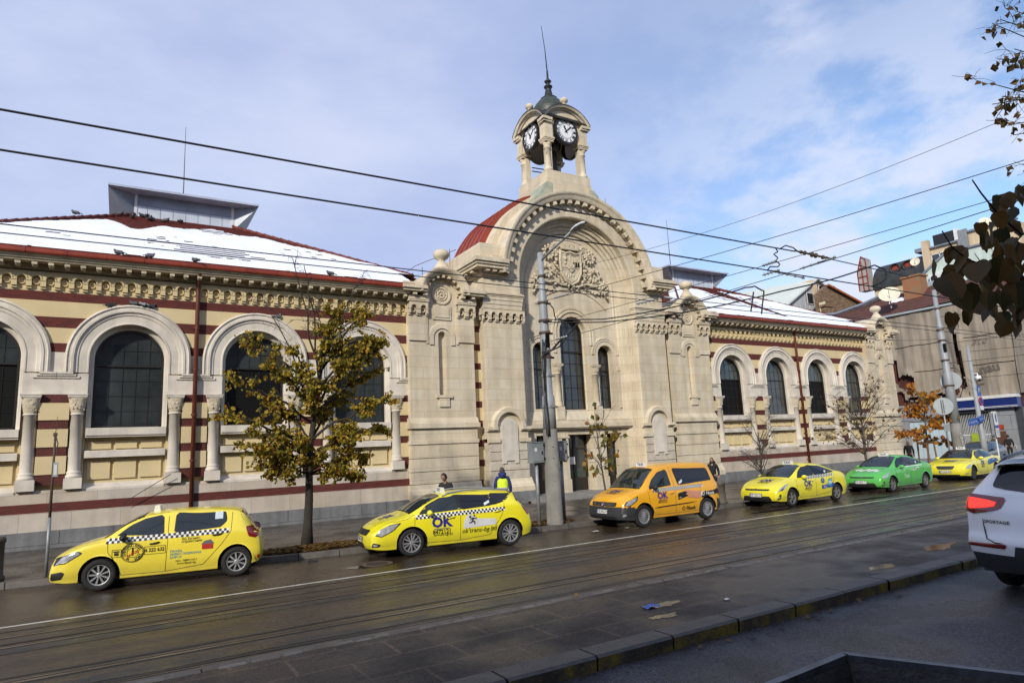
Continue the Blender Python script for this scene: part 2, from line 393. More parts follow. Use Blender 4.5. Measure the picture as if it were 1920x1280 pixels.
tag(mb.build('pale_setts', mat('pale_sett_stone', (.085,.078,.07), rough=.5, var=.4, vs=3, bump=.4, bs=40)), kind='structure')
mb = MB(); mb.box(-70, 260, 7.30, 7.52, .2, .36+.06, skip='d'); x = -8
mb.mi(1)
while x < 40: mb.box(x, x+1.45, 7.53, 7.74, .2, .36+.075+random.uniform(-.006,.006), skip='d'); x += 1.47
tag(mb.build('rail_side_kerb', [m_joint, m_kerbd]), kind='structure')
# far pavement with its kerb
mb = MB()
mb.grid(lambda i, j: (XS[i], kerb_y(XS[i])+.16 if j == 0 else 20+(j-1)*12 if j < 3 else 70, PZ), len(XS), 4)
tag(mb.build('pavement', m_pave), kind='structure')
mb = MB(); x = -9.
while x < 70:
    w = 1.0 if x < 30 else 4; j = random.uniform(-.01,.01)
    a, b = kerb_y(x)+j, kerb_y(x+w)+j
    mb.mi(0).add([(x+.01,a,-.05),(x+w-.01,b,-.05),(x+w-.01,b+.02,PZ+.004),(x+.01,a+.02,PZ+.004),(x+w-.01,b+.17,PZ+.004),(x+.01,a+.17,PZ+.004)], [(0,1,2,3),(3,2,4,5)])
    x += w
mb.mi(1).grid(lambda i, j: (XS[i], kerb_y(XS[i])+(.03,.03,.2)[j], (-.05,PZ-.01,PZ-.01)[j]), len(XS), 3)
tag(mb.build('pavement_kerb', [m_kerb, m_joint]), kind='structure')
# puddles on the platform (irregular thin sheets of water)
m_water = mat('puddle_water', (.02,.019,.017), rough=.09, var=.1, spec=.6)
def puddle(cx, cy, rx, ry, z, sd, name='puddle'):
    mb = MB(); pts = []
    for k in range(40):
        a = 2*pi*k/40; q = 1+.6*noise.noise(Vector((cos(a)*1.6+sd, sin(a)*1.6, sd)))+.4*noise.noise(Vector((cos(a)*5+sd, sin(a)*5, 2)))
        pts.append((cx+rx*q*cos(a), cy+ry*q*sin(a), z))
    mb.add([(cx,cy,z)]+pts, [(0,k+1,(k+1)%40+1) for k in range(40)]); return tag(mb.build(name, m_water), kind='structure')
puddle(9.75, 5.82, .3, .10, PLZ+.004, 1.7); puddle(12.05, 6.1, .5, .15, PLZ+.004, 5.2)
puddle(5.85, 6.30, .26, .09, PLZ+.004, 7.9); puddle(5.5, 5.9, .22, .07, PLZ+.004, 2.9); puddle(19.2, 14.9, 1.1, .16, .004, 3.1); puddle(24.6, 14.6, 1.5, .14, .004, 6.4)
puddle(5.2, 15.0, .55, .2, .004, 9.4)
# ------------------------------------------------------------------ market hall
D = 25.57
m_stone = mat('cream_limestone', (.60,.53,.405), rough=.85, var=.13, vs=1.1, bump=.12, bs=60, streak=.15, blocks=(1.15,.47,.005), bcol=.91)
m_stonew = mat('white_limestone', (.60,.55,.475), rough=.82, var=.15, vs=1.6, bump=.1, bs=60, streak=.14)
m_base = mat('pinkish_base_stone', (.51,.455,.39), rough=.82, var=.18, vs=.9, bump=.12, bs=50, streak=.16, blocks=(1.35,.6,.006), bcol=.88)
m_trim = mat('buff_cornice_stone', (.53,.46,.325), rough=.85, var=.16, vs=2, bump=.1, bs=60, streak=.22)
m_frz = mat('yellow_stucco', (.59,.48,.275), rough=.9, var=.06, vs=1.5, bump=.06, bs=90)
m_rust = mat('rough_hewn_stone', (.50,.445,.36), rough=.9, var=.2, vs=3, bump=1., bs=14)
m_carv = mat('carved_stone', (.52,.45,.33), rough=.85, var=.2, vs=9, bump=.9, bs=16)
m_brick = mat('dark_red_brick', (.105,.017,.012), rough=.7, var=.25, vs=4, blocks=(.25,.075,.010), bcol=.7, bump=.2)
m_gran = mat('grey_granite', (.17,.175,.18), rough=.75, var=.2, vs=2.5, bump=.3, bs=60, streak=.25)
m_redm = mat('red_painted_metal', (.25,.040,.018), rough=.42, var=.15, vs=2, streak=.2)
m_pipe = mat('rust_red_pipe_paint', (.12,.026,.013), rough=.5, var=.2, vs=3, streak=.2)
m_tile = mat('red_roof_tile', (.12,.022,.014), rough=.75, var=.4, vs=5, bump=.4)
m_snow = mat('roof_snow', (.76,.79,.84), rough=.6, var=.04, vs=2, bump=.25, bs=6)
m_frame = mat('bronze_window_frame', (.018,.015,.013), rough=.4)
m_glass = mat('dark_window_glass', (.030,.036,.038), rough=.035, var=.5, vs=.7, spec=.8, bump=.12, bs=1.3)
m_void = mat('dark_interior', (.003,.003,.003), rough=.55, spec=.2)
m_zinc = mat('zinc_sheet', (.22,.24,.28), rough=.45, var=.2, vs=1.2, metal=.35)
m_panel = mat('translucent_sheeting', (.50,.55,.64), rough=.3, var=.14, vs=1.1)
m_copper = mat('weathered_copper', (.30,.42,.36), rough=.75, var=.4, vs=3, col2=(.45,.41,.30))
m_scale = mat('dark_green_scales', (.045,.062,.05), rough=.5, var=.3, vs=8, blocks=(.17,.13,.022), bcol=.6)
m_iron = mat('dark_iron', (.012,.013,.014), rough=.5)
m_white = mat('opal_dial', (.72,.73,.74), rough=.35, var=.02)

def banded(name, bands, mb_, ms_):
    """stucco or stone wall with brick courses at the given heights."""
    m = mb_.copy(); m.name = name; nt = m.node_tree; N = nt.nodes; b, o = basecol_socket(m)
    g = N.new('ShaderNodeNewGeometry'); sp = N.new('ShaderNodeSeparateXYZ'); nt.links.new(g.outputs['Position'], sp.inputs[0])
    acc = None
    for z0, z1 in bands:
        c = N.new('ShaderNodeMath'); c.operation = 'COMPARE'; c.inputs[1].default_value = (z0+z1)/2; c.inputs[2].default_value = (z1-z0)/2
        nt.links.new(sp.outputs['Z'], c.inputs[0])
        if acc is None: acc = c
        else:
            a = N.new('ShaderNodeMath'); a.operation = 'ADD'; a.use_clamp = True
            nt.links.new(acc.outputs[0], a.inputs[0]); nt.links.new(c.outputs[0], a.inputs[1]); acc = a
    cb = N.new('ShaderNodeCombineXYZ'); ad = N.new('ShaderNodeMath'); ad.operation = 'ADD'
    nt.links.new(sp.outputs['X'], ad.inputs[0]); nt.links.new(sp.outputs['Y'], ad.inputs[1]); nt.links.new(ad.outputs[0], cb.inputs[0]); nt.links.new(sp.outputs['Z'], cb.inputs[1])
    bk = N.new('ShaderNodeTexBrick'); bk.inputs['Scale'].default_value = 1; bk.inputs['Brick Width'].default_value = .25
    bk.inputs['Row Height'].default_value = .075; bk.inputs['Mortar Size'].default_value = .007
    bk.inputs['Color1'].default_value = (.125,.020,.014,1); bk.inputs['Color2'].default_value = (.080,.014,.011,1); bk.inputs['Mortar'].default_value = (.055,.022,.018,1)
    nt.links.new(cb.outputs[0], bk.inputs['Vector'])
    mm = N.new('ShaderNodeMix'); mm.data_type = 'RGBA'; nt.links.new(acc.outputs[0], mm.inputs[0]); nt.links.new(o, mm.inputs[6]); nt.links.new(bk.outputs['Color'], mm.inputs[7])
    nt.links.new(mm.outputs[2], b.inputs['Base Color'])
    return m
m_bandup = banded('stucco_with_brick_courses', [(8.03,8.34),(7.14,7.50),(6.33,6.63)], m_frz, m_brick)
m_bandlo = banded('stone_with_brick_course', [(1.22,1.50)], m_base, m_brick)
m_bandst = banded('stucco_with_brick_bands', [(.95+.86*k, 1.24+.86*k) for k in range(9)], m_frz, m_brick)

HALL = thing('market_hall', (19.45, D, 0), 'long cream stone market hall with red brick stripes and a clock turret', 'market hall')
def H(mb, name, mats, parent=None, smooth=None): return mb.build(name, mats, parent or HALL, smooth=smooth, world=True)

CZ = 6.18
def bay_meshes(c):
    """parts of one window bay centred on x=c"""
    out = {}
    mb = MB(); mb.smooth = False
    pr = [(1.86,D+.03),(1.86,D-.10),(1.80,D-.14),(1.77,D-.10),(1.70,D-.10),(1.68,D-.13),(1.61,D-.13),(1.585,D-.075),(1.50,D-.065),(1.475,D-.035),(1.245,D-.03),(1.22,D-.055),(1.185,D-.055),(1.18,D+.02)]
    mb.sweep_arch(c, CZ, pr, zb=5.66, n=30)
    for s in (-1, 1):                                   # moulded feet that turn towards the neighbouring arch
        for k, (a, z0, z1, y) in enumerate(((1.60,5.60,5.665,.13),(1.52,5.54,5.60,.10),(1.42,5.47,5.54,.06))):
            mb.box(c+s*a, c+s*2.045, D-y, D+.02, z0, z1)
    out['archivolt'] = (mb, m_stonew)
    mb = MB()                                           # reveal down to the sill
    mb.sweep_arch(c, CZ, [(1.18,D+.02),(1.18,D+.20),(1.09,D+.215),(1.05,D+.26),(1.03,D+.55)], zb=3.8, n=30)
    out['reveal'] = (mb, m_stonew)
    return out
def window(c, parent, open_low, sd):
    y = D+.42; mb = MB(); r = 1.03
    mb.sweep_arch(c, CZ, [(r,y-.05),(r-.07,y-.05),(r-.07,y+.05)], zb=3.83, n=30)
    mb.box(c-r, c+r, y-.05, y+.05, 3.83, 3.90); mb.box(c-r+.07, c+r-.07, y-.045, y+.04, 5.93, 5.985)
    for x in (-.6,-.2,.2,.6):
        for z0, z1 in ((3.90,5.93),(5.985,CZ+sqrt(.96**2-x*x)-.0)):
            mb.box(c+x-.005, c+x+.005, y+.002, y+.016, z0, z1)
    for z in (4.4,4.92,5.44,6.5): mb.box(c-.96, c+.96, y+.003, y+.015, z-.005, z+.005)
    w = H(mb, 'window', m_frame, parent)
    rnd = random.Random(sd); t = rnd.uniform(-.012,.012); t2 = rnd.uniform(-.012,.012)
    def pane(z0, z1, arch, mt):
        mb = MB(); n = 16; f = lambda x, z: y+.02+t*(x-c)+t2*(z-5)
        if arch:
            pts = [(c+.97*cos(pi-pi*i/n), CZ+.97*sin(pi-pi*i/n)) for i in range(n+1)]
            pl = [(c-.97,z0)]+pts+[(c+.97,z0)]
        else: pl = [(c-.97,z0),(c-.97,z1),(c+.97,z1),(c+.97,z0)]
        mb.add([(x,f(x,z),z) for x,z in pl], [tuple(range(len(pl)))]); H(mb, 'pane', mt, w)
    pane(5.95, 0, True, m_glass); pane(3.88, 5.95, False, m_void if open_low else m_glass)
    return w
def window_panel(c, parent):
    mb = MB()
    mb.mi(0).box(c-1.17, c+1.17, D-.06, D+.5, 3.58, 3.83); mb.box(c-1.17, c+1.17, D-.02, D+.3, 3.52, 3.58)
    mb.box(c-1.17, c+1.17, D+.02, D+.35, 2.86, 3.07); mb.box(c-1.17, c+1.17, D+.06, D+.35, 3.07, 3.095)
    mb.prism([(D-.07,1.80),(D-.07,1.88),(D+.30,2.05),(D+.30,1.80)], 'x', c-1.17, c+1.17)
    mb.mi(1).box(c-1.17, c+1.17, D+.28, D+.6, 1.9, 3.58)
    for x in (-.75,0,.75):
        mb.box(c+x-.32, c+x+.32, D+.215, D+.285, 3.14, 3.39); mb.box(c+x-.32, c+x+.32, D+.215, D+.285, 2.16, 2.74)
    H(mb, 'window_apron', [m_stonew, m_frz], parent)
def column(x, y, z0, z1, r, cap, parent, pedz=None, mt=None, half=.27):
    mt = mt or m_stonew; h = cap
    mb = MB(); mb.smooth = True
    mb.lathe([(r*1.22,z0),(r*1.26,z0+.05),(r*1.22,z0+.09),(r*1.08,z0+.11),(r*1.15,z0+.16),(r*1.16,z0+.19),(r*1.02,z0+.21),(r*1.0,z0+.24),(r*.93,z1-h-.06),(r*1.08,z1-h-.05),(r*1.1,z1-h-.02),(r*.98,z1-h)], (x,y,0), 18)
    mb.smooth = False
    if pedz is not None: mb.box(x-r*1.32, x+r*1.32, y-r*1.32, y+r*1.5, pedz, z0)
    c = H(mb, 'column', mt, parent)
    mb = MB(); q = half
    # cushion capital: square above, round below, with knobbly carving
    n = 16; rows = []
    for k in range(5):
        t = k/4; z = z1-h+(h-.13)*t; row = []
        for i in range(n):
            a = 2*pi*i/n+pi/16; rr = r*.98; sq = q/max(abs(cos(a)),abs(sin(a))); u = t**.75
            row.append((x+cos(a)*(rr+(min(sq,q*1.3)-rr)*u), y+sin(a)*(rr+(min(sq,q*1.3)-rr)*u), z))
        rows.append(row)
    mb.smooth = True; mb.grid(lambda i, j: rows[i][j % n], 5, n+1)
    mb.smooth = False
    mb.mi(1).box(x-q*1.02, x+q*1.02, y-q*1.02, y+q, z1-.13, z1-.10); mb.box(x-q*1.08, x+q*1.08, y-q*1.08, y+q, z1-.10, z1-.04); mb.box(x-q*1.14, x+q*1.14, y-q*1.14, y+q, z1-.04, z1)
    rn = random.Random(int(x*31))
    for i in range(14):
        a = -pi/2+rn.uniform(-1.2,1.2); rr = r+(q-r)*.75+.01
        mb.mi(0).blob((x+cos(a)*rr*.95, y+sin(a)*rr*.95, z1-h+.08+rn.random()*(h-.25)), rn.uniform(.02,.035), 5)
    H(mb, 'capital', [m_carv, mt], c)
def brick_strip(x, parent, hw=.39, y=D-.02):
    mb = MB()
    for i, (z1, z0) in enumerate(zip([4.94,4.66,4.10,3.82,3.24,2.96,2.38], [4.66,4.10,3.82,3.24,2.96,2.38,2.06])):
        if i % 2: mb.mi(1).box(x-hw-.018, x+hw+.018, y-.035, D+.3, z0+.004, z1-.004)
        else: mb.mi(0).box(x-hw, x+hw, y, D+.3, z0, z1)
    H(mb, 'striped_pier', [m_brick, m_frz], parent)
def corbel_row(mb, x0, x1, zb, y, u=.39, mi=0, dep=.12):
    """little arches on brackets with a ring in every arch"""
    n = max(1, round((x1-x0)/u)); u = (x1-x0)/n; r = u*.30; cz = zb+.30
    mb.mi(mi)
    for k in range(n+1):
        x = x0+u*k; h = u*.20
        a, b = (x-h if k else x), (x+h if k < n else x)
        mb.box(a, b, y-dep, y+.01, zb+.07, cz); mb.box(a, b, y-dep*.6, y+.01, zb, zb+.07)
        mb.box(a-.0, b+.0, y-dep-.02, y+.01, cz-.045, cz-.01)
    for k in range(n):
        c = x0+u*(k+.5)
        mb.arch_wall(c-u/2, c+u/2, cz, cz+r+.16, c, cz, r, y-dep, cz, n=8)
        mb.sweep_arch(c, cz, [(r+.045,y-dep-.0),(r+.045,y-dep-.025),(r+.012,y-dep-.025),(r,y-dep),(r,y+.0)], n=8)
        mb.sweep_arch(c, cz-.06, [(.115*u/.39,y),(.105*u/.39,y-.05),(.075*u/.39,y-.05),(.065*u/.39,y)], n=12, a0=pi, a1=-pi)
    mb.box(x0, x1, y-dep, y, cz+r+.155, cz+r+.16)
def tube_pipe(x, parent):
    mb = MB(); mb.smooth = True
    mb.tube([(x,D-.17,.35),(x,D-.17,8.7),(x,D-.2,8.95),(x,D-.55,9.25),(x,D-.62,9.42)], .075, 10)
    mb.smooth = False
    for z in (1.0,2.6,4.2,5.8,7.3): mb.lathe([(.078,z),(.078,z+.06)], (x,D-.17,0), 10); mb.box(x-.1, x+.1, D-.16, D+.02, z+.01, z+.05)
    H(mb, 'downpipe', m_pipe, parent)
def cornice(mb, x0, x1):
    prof = [(D+.05,9.02),(D-.14,9.02),(D-.14,9.07),(D-.2,9.075),(D-.2,9.2),(D-.58,9.2),(D-.60,9.25),(D-.64,9.27),(D-.66,9.33),(D-.72,9.36),(D-.73,9.40),(D+.05,9.40)]
    mb.prism(prof, 'x', x0, x1)
    n = round((x1-x0)/.44)
    for k in range(n):
        x = x0+(x1-x0)*(k+.5)/n
        mb.box(x-.075, x+.075, D-.55, D-.18, 9.09, 9.2); mb.box(x-.06, x+.06, D-.50, D-.18, 9.05, 9.09)
def wing(x0, x1, centres, pipe_x, open_w, sd):
    mb = MB()
    xs = [x0]+[(a+b)/2 for a, b in zip(centres, centres[1:])]+[x1]
    for c, a, b in zip(centres, xs, xs[1:]):
        mb.mi(0).arch_wall(a, b, 4.94, 8.36, c, CZ, 1.19, D, 4.94, n=24)
        mb.mi(0).box(a, c-1.18, D+.2, D+.5, 1.85, 4.95, skip='u') ; mb.box(c+1.18, b, D+.2, D+.5, 1.85, 4.95, skip='u')
        mb.mi(2).box(a, c-1.175, D-.02, D+.2, 4.94, 5.62, skip='b'); mb.box(c+1.175, b, D-.02, D+.2, 4.94, 5.62, skip='b')
        mb.mi(2).box(max(a,c-2.05), c-1.85, D-.012, D+.1, 5.62, 6.325, skip='b'); mb.box(c+1.85, min(b,c+2.05), D-.012, D+.1, 5.62, 6.325, skip='b')
    mb.mi(1).box(x0, x1, D-.065, D+.5, .60, 1.82); mb.box(x0, x1, D-.03, D+.5, 1.82, 1.9)
    mb.mi(3).box(x0, x1, D, D+.3, 8.36, 9.05)
    H(mb, 'wing_wall', [m_bandup, m_bandlo, m_stonew, m_frz])
    mb = MB(); x = x0; rn = random.Random(sd)
    while x < x1-.05:                                       # granite plinth of separate blocks
        w = min(rn.uniform(1.0,1.7), x1-x); j = rn.uniform(0,.015)
        if w > .1: mb.box(x+.008, x+w-.008, D-.165-j, D+.3, .25, .655)
        x += w
    mb.box(x0, x1, D-.15, D+.3, .0, .64); mb.box(x0, x1, D-.21, D+.3, .0, .24)
    H(mb, 'plinth', m_gran)
    for i, c in enumerate(centres):
        for nm, (b, mt) in bay_meshes(c).items(): H(b, nm, mt)
        window(c, HALL, i in open_w, sd*10+i); window_panel(c, HALL)
        for s in (-1, 1): column(c+s*1.43, D+.07, 2.24, 4.94, .188, .62, HALL, pedz=1.9, half=.25)
    for x in [centres[0]-2.05+.15*(x0 > centres[0]-2.2)]+[(a+b)/2 for a, b in zip(centres, centres[1:])]+[centres[-1]+2.05-.15]:
        hw = .39 if x0+.4 < x < x1-.4 else .24
        brick_strip(min(max(x, x0+.24), x1-.24), HALL, hw)
    tube_pipe(pipe_x, HALL)
    mb = MB(); corbel_row(mb, x0, x1, 8.40, D); H(mb, 'corbel_frieze', m_frz)
    mb = MB(); cornice(mb, x0, x1); H(mb, 'cornice', m_trim)
    mb = MB()
    prof = [(D-.66,9.40),(D-.78,9.40),(D-.80,9.45),(D-.80,9.57),(D-.82,9.60),(D-.78,9.61),(D-.70,9.55),(D-.5,9.56),(D-.5,9.40)]
    mb.prism(prof, 'x', x0-.1, x1+.1); x = x0+.4
    while x < x1: mb.box(x-.012, x+.012, D-.815, D-.7, 9.42, 9.60); x += 1.1
    H(mb, 'gutter', m_redm)
LW, RW = (-5.46, 10.34), (28.54, 44.36)
LC = [-3.9,.2,4.3,8.4]; RC = [30.74,34.84,38.94,43.04]
wing(LW[0], LW[1], LC, 2.22, (0, 2), 1); wing(RW[0], RW[1], RC, 36.70, (0, 2), 2)

# ---- wing roofs, snow, lanterns
E_Y, E_Z, LY, LZ = 24.86, 9.56, 33.3, 14.0
SL = (LZ-E_Z)/(LY-E_Y)
def roof(xc, hip, clip):
    xl, xr = xc-10.4+hip, xc+10.4; h = 2.15
    mb = MB(); a = (xl,E_Y,E_Z); b = (xr,E_Y,E_Z); c = (xr,46,E_Z); d = (xl,46,E_Z)
    e, f, g, i = (xc-h,LY,LZ), (xc+h,LY,LZ), (xc+h,LY+2*h,LZ), (xc-h,LY+2*h,LZ)
    def tiles(A, B, C2, D2, nr):
        """overlapping tile courses between lower edge AB and upper edge D2C2"""
        A, B, C2, D2 = map(Vector, (A, B, C2, D2)); nrm = (B-A).cross(D2-A).normalized()
        for k in range(nr):
            t0, t1 = k/nr, (k+1)/nr
            p, q, r, s = A.lerp(D2,t0), B.lerp(C2,t0), B.lerp(C2,t1), A.lerp(D2,t1)
            mb.add([p+nrm*.035, q+nrm*.035, r, s, p-nrm*.02, q-nrm*.02], [(0,1,2,3),(4,5,1,0)])
    tiles(a, b, f, e, 32); tiles(b, c, g, f, 32); tiles(d, a, e, i, 32); tiles(c, d, i, g, 10)
    mb.smooth = True
    for p, q in ((b,f),(a,e)):
        p, q = Vector(p), Vector(q); m = 26
        for k in range(m): mb.tube([p.lerp(q,k/m)+Vector((0,0,.02)), p.lerp(q,(k+1.15)/m)+Vector((0,0,.06))], .10, 6)
    clip_front(H(mb, 'wing_roof', m_tile), *clip)
    # lantern
    mb = MB(); y0, y1 = LY, LY+2*h; z0, z1 = LZ-.1, LZ+1.05
    mb.mi(0).box(xc-h, xc+h, y0, y1, z0, z1)
    for x in (xc-h, xc+h-.12): mb.mi(2).box(x, x+.12, y0-.03, y0+.05, z0, z1)
    mb.box(xc-h, xc+h, y0-.05, y0, z0-.03, z0+.05)
    for k in range(1, 8):
        x = xc-h+2*h*k/8; mb.mi(1).box(x-.008, x+.008, y0-.012, y0, z0+.05, z1)
    mb.mi(1).box(xc-h+.12, xc+h-.12, y0-.03, y0, z1-.52, z1)  # dark strip stands in for the shade under the front eaves
    o = 1.05
    for s in (-1, 1):                                 # raking cheeks under the side eaves
        ex = xc+s*(h+o)
        mb.mi(1).add([(xc+s*h,y0,z0),(xc+s*h,y1,z0),(ex,y1+.6,z1),(ex,y0-.6,z1)], [(0,1,2,3)])
        mb.mi(1).add([(xc+s*h,y0,z0),(ex,y0-.6,z1),(xc+s*h,y0,z1)], [(0,1,2)])
        for k in range(5):
            t = k/5; mb.mi(2).bar((xc+s*(h+.02),y0+.1+t*4,z0+.1), (ex-s*.1,y0-.4+t*4.4,z1-.03), .05)
    lan = H(mb, 'roof_lantern', [m_panel, m_zinc, mat('white_post', (.6,.61,.63), rough=.5)])
    mb = MB(); mb.box(xc-h-o, xc+h+o, y0-.75, y1+.75, z1, z1+.10)
    A = [(xc-h-o,y0-.75,z1+.1),(xc+h+o,y0-.75,z1+.1),(xc+h+o,y1+.75,z1+.1),(xc-h-o,y1+.75,z1+.1),(xc,LY+h,z1+.62)]
    mb.add(A, [(0,1,4),(1,2,4),(2,3,4),(3,0,4)]); H(mb, 'lantern_roof', [mat('pale_lantern_roof', (.42,.46,.55), rough=.3, var=.2, vs=1, metal=.2)], lan)
    mb = MB(); mb.tube([(xc,LY+h,z1+.5),(xc,LY+h,z1+4.9)], .035, 6, .012); H(mb, 'lightning_rod', m_iron, lan)
    return xl, xr
def clip_front(o, xlo, xhi):
    """cut away what would stand in front of the tower bays at either end of the wing."""
    bm = bmesh.new(); bm.from_mesh(o.data); off = HALL.location
    for co, no in (((xlo,0,0),(1,0,0)),((xhi,0,0),(1,0,0)),((0,26.5,0),(0,1,0))):
        bmesh.ops.bisect_plane(bm, geom=list(bm.verts)+list(bm.edges)+list(bm.faces), plane_co=Vector(co)-off, plane_no=no)
    bad = [f for f in bm.faces if (f.calc_center_median().y+off.y < 26.5 and not xlo < f.calc_center_median().x+off.x < xhi)]
    bmesh.ops.delete(bm, geom=bad, context='FACES'); bm.to_mesh(o.data); bm.free()
roof(2.25, 1.3, (-5.45,10.36)); roof(36.65, 0, (28.52,44.38))
def snow(poly, holes, streaks, clip, dx=.11, ds=.085, sd=0):
    """snow lying on the front slope; poly/holes in (x, y) plan; streaks = areas where tile edges melt through."""
    def inside(p, P):
        c = False; n = len(P)
        for i in range(n):
            (x1,y1),(x2,y2) = P[i], P[(i+1)%n]
            if (y1 > p[1]) != (y2 > p[1]) and p[0] < (x2-x1)*(p[1]-y1)/(y2-y1)+x1: c = not c
        return c
    xs = [p[0] for p in poly]; ys = [p[1] for p in poly]; x0, x1, y0, y1 = min(xs), max(xs), min(ys), max(ys)
    nx, ny = int((x1-x0)/dx)+1, int((y1-y0)/ds)+1; ok = {}
    for i in range(nx):
        for j in range(ny):
            x, y = x0+dx*(i+.5), y0+ds*(j+.5)
            w = .16*noise.noise(Vector((x*1.3,y*1.3,sd)))+.10*noise.noise(Vector((x*4,y*4,sd+5)))
            p = (x+w, y+w)
            if not inside(p, poly) or any(inside(p, h) for h in holes): continue
            d = 0
            for (cx, cy, rx, ry, k) in streaks:
                d = max(d, k*max(0, 1-((x-cx)/rx)**2-((y-cy)/ry)**2))
            if d and (j % 4) < 2 and noise.noise(Vector((x*2.2, (j//4)*7.1, sd)))*.5+.5 < d: continue
            ok[(i,j)] = 1
    mb = MB(); mb.smooth = True; idx = {}
    def vid(i, j):
        if (i,j) not in idx:
            x, y = x0+dx*i, y0+ds*j
            full = all((a,b) in ok for a in (i-1,i) for b in (j-1,j))
            dd = max([max(0, 1-((x-cx)/(rx*1.2))**2-((y-cy)/(ry*1.2))**2) for (cx,cy,rx,ry,k) in streaks]+[0]); h = (.10+.05*noise.noise(Vector((x*.9,y*.9,3))))*(1-min(1,2.5*dd))+.05*min(1,2.5*dd) if full else .045
            idx[(i,j)] = len(mb.v); mb.v.append((x, y, E_Z+(y-E_Y)*SL+h))
        return idx[(i,j)]
    for i, j in ok:
        mb.f.append((vid(i,j),vid(i+1,j),vid(i+1,j+1),vid(i,j+1))); mb.m.append(0); mb.sm.append(True)
    clip_front(H(mb, 'roof_snow', m_snow), *clip)
snow([(-6.9,25.0),(12.2,25.0),(11.6,26.3),(9.9,28.0),(8.6,29.1),(6.3,30.4),(5.2,31.4),(4.2,31.3),(3.3,32.0),(2.1,31.3),(1.2,31.2),(.8,30.6),(.33,29.9),(0,29.8),(-.45,30.9),(-.9,31.2),(-2.6,29.5),(-4.2,27.9),(-6.9,25.4)], [],
     [(3.0,27.0,2.2,1.5,.95),(1.2,28.2,1.9,1.6,.5),(3.2,31.3,1.6,.7,.7),(6.8,28.6,2.6,1.3,.4),(-2.2,27.6,1.8,.8,.3)], (-5.45,10.36), sd=1)
snow([(26.5,25.0),(46.9,25.0),(46.3,26.0),(44.9,27.3),(43.2,29.2),(41.2,30.6),(39.4,31.6),(38.4,32.2),(35.6,31.9),(33.8,32.3),(31.9,31.2),(29.6,29.0),(26.7,26.0)], [[(35.3,33),(37.9,32.8),(37.6,29.5),(37.2,25.9),(36.5,25.8),(36.4,29.0)]],
     [(35.6,29.5,1.6,2.8,.6),(38.3,29.5,1.2,2.8,.55)], (28.52,44.38), sd=9)
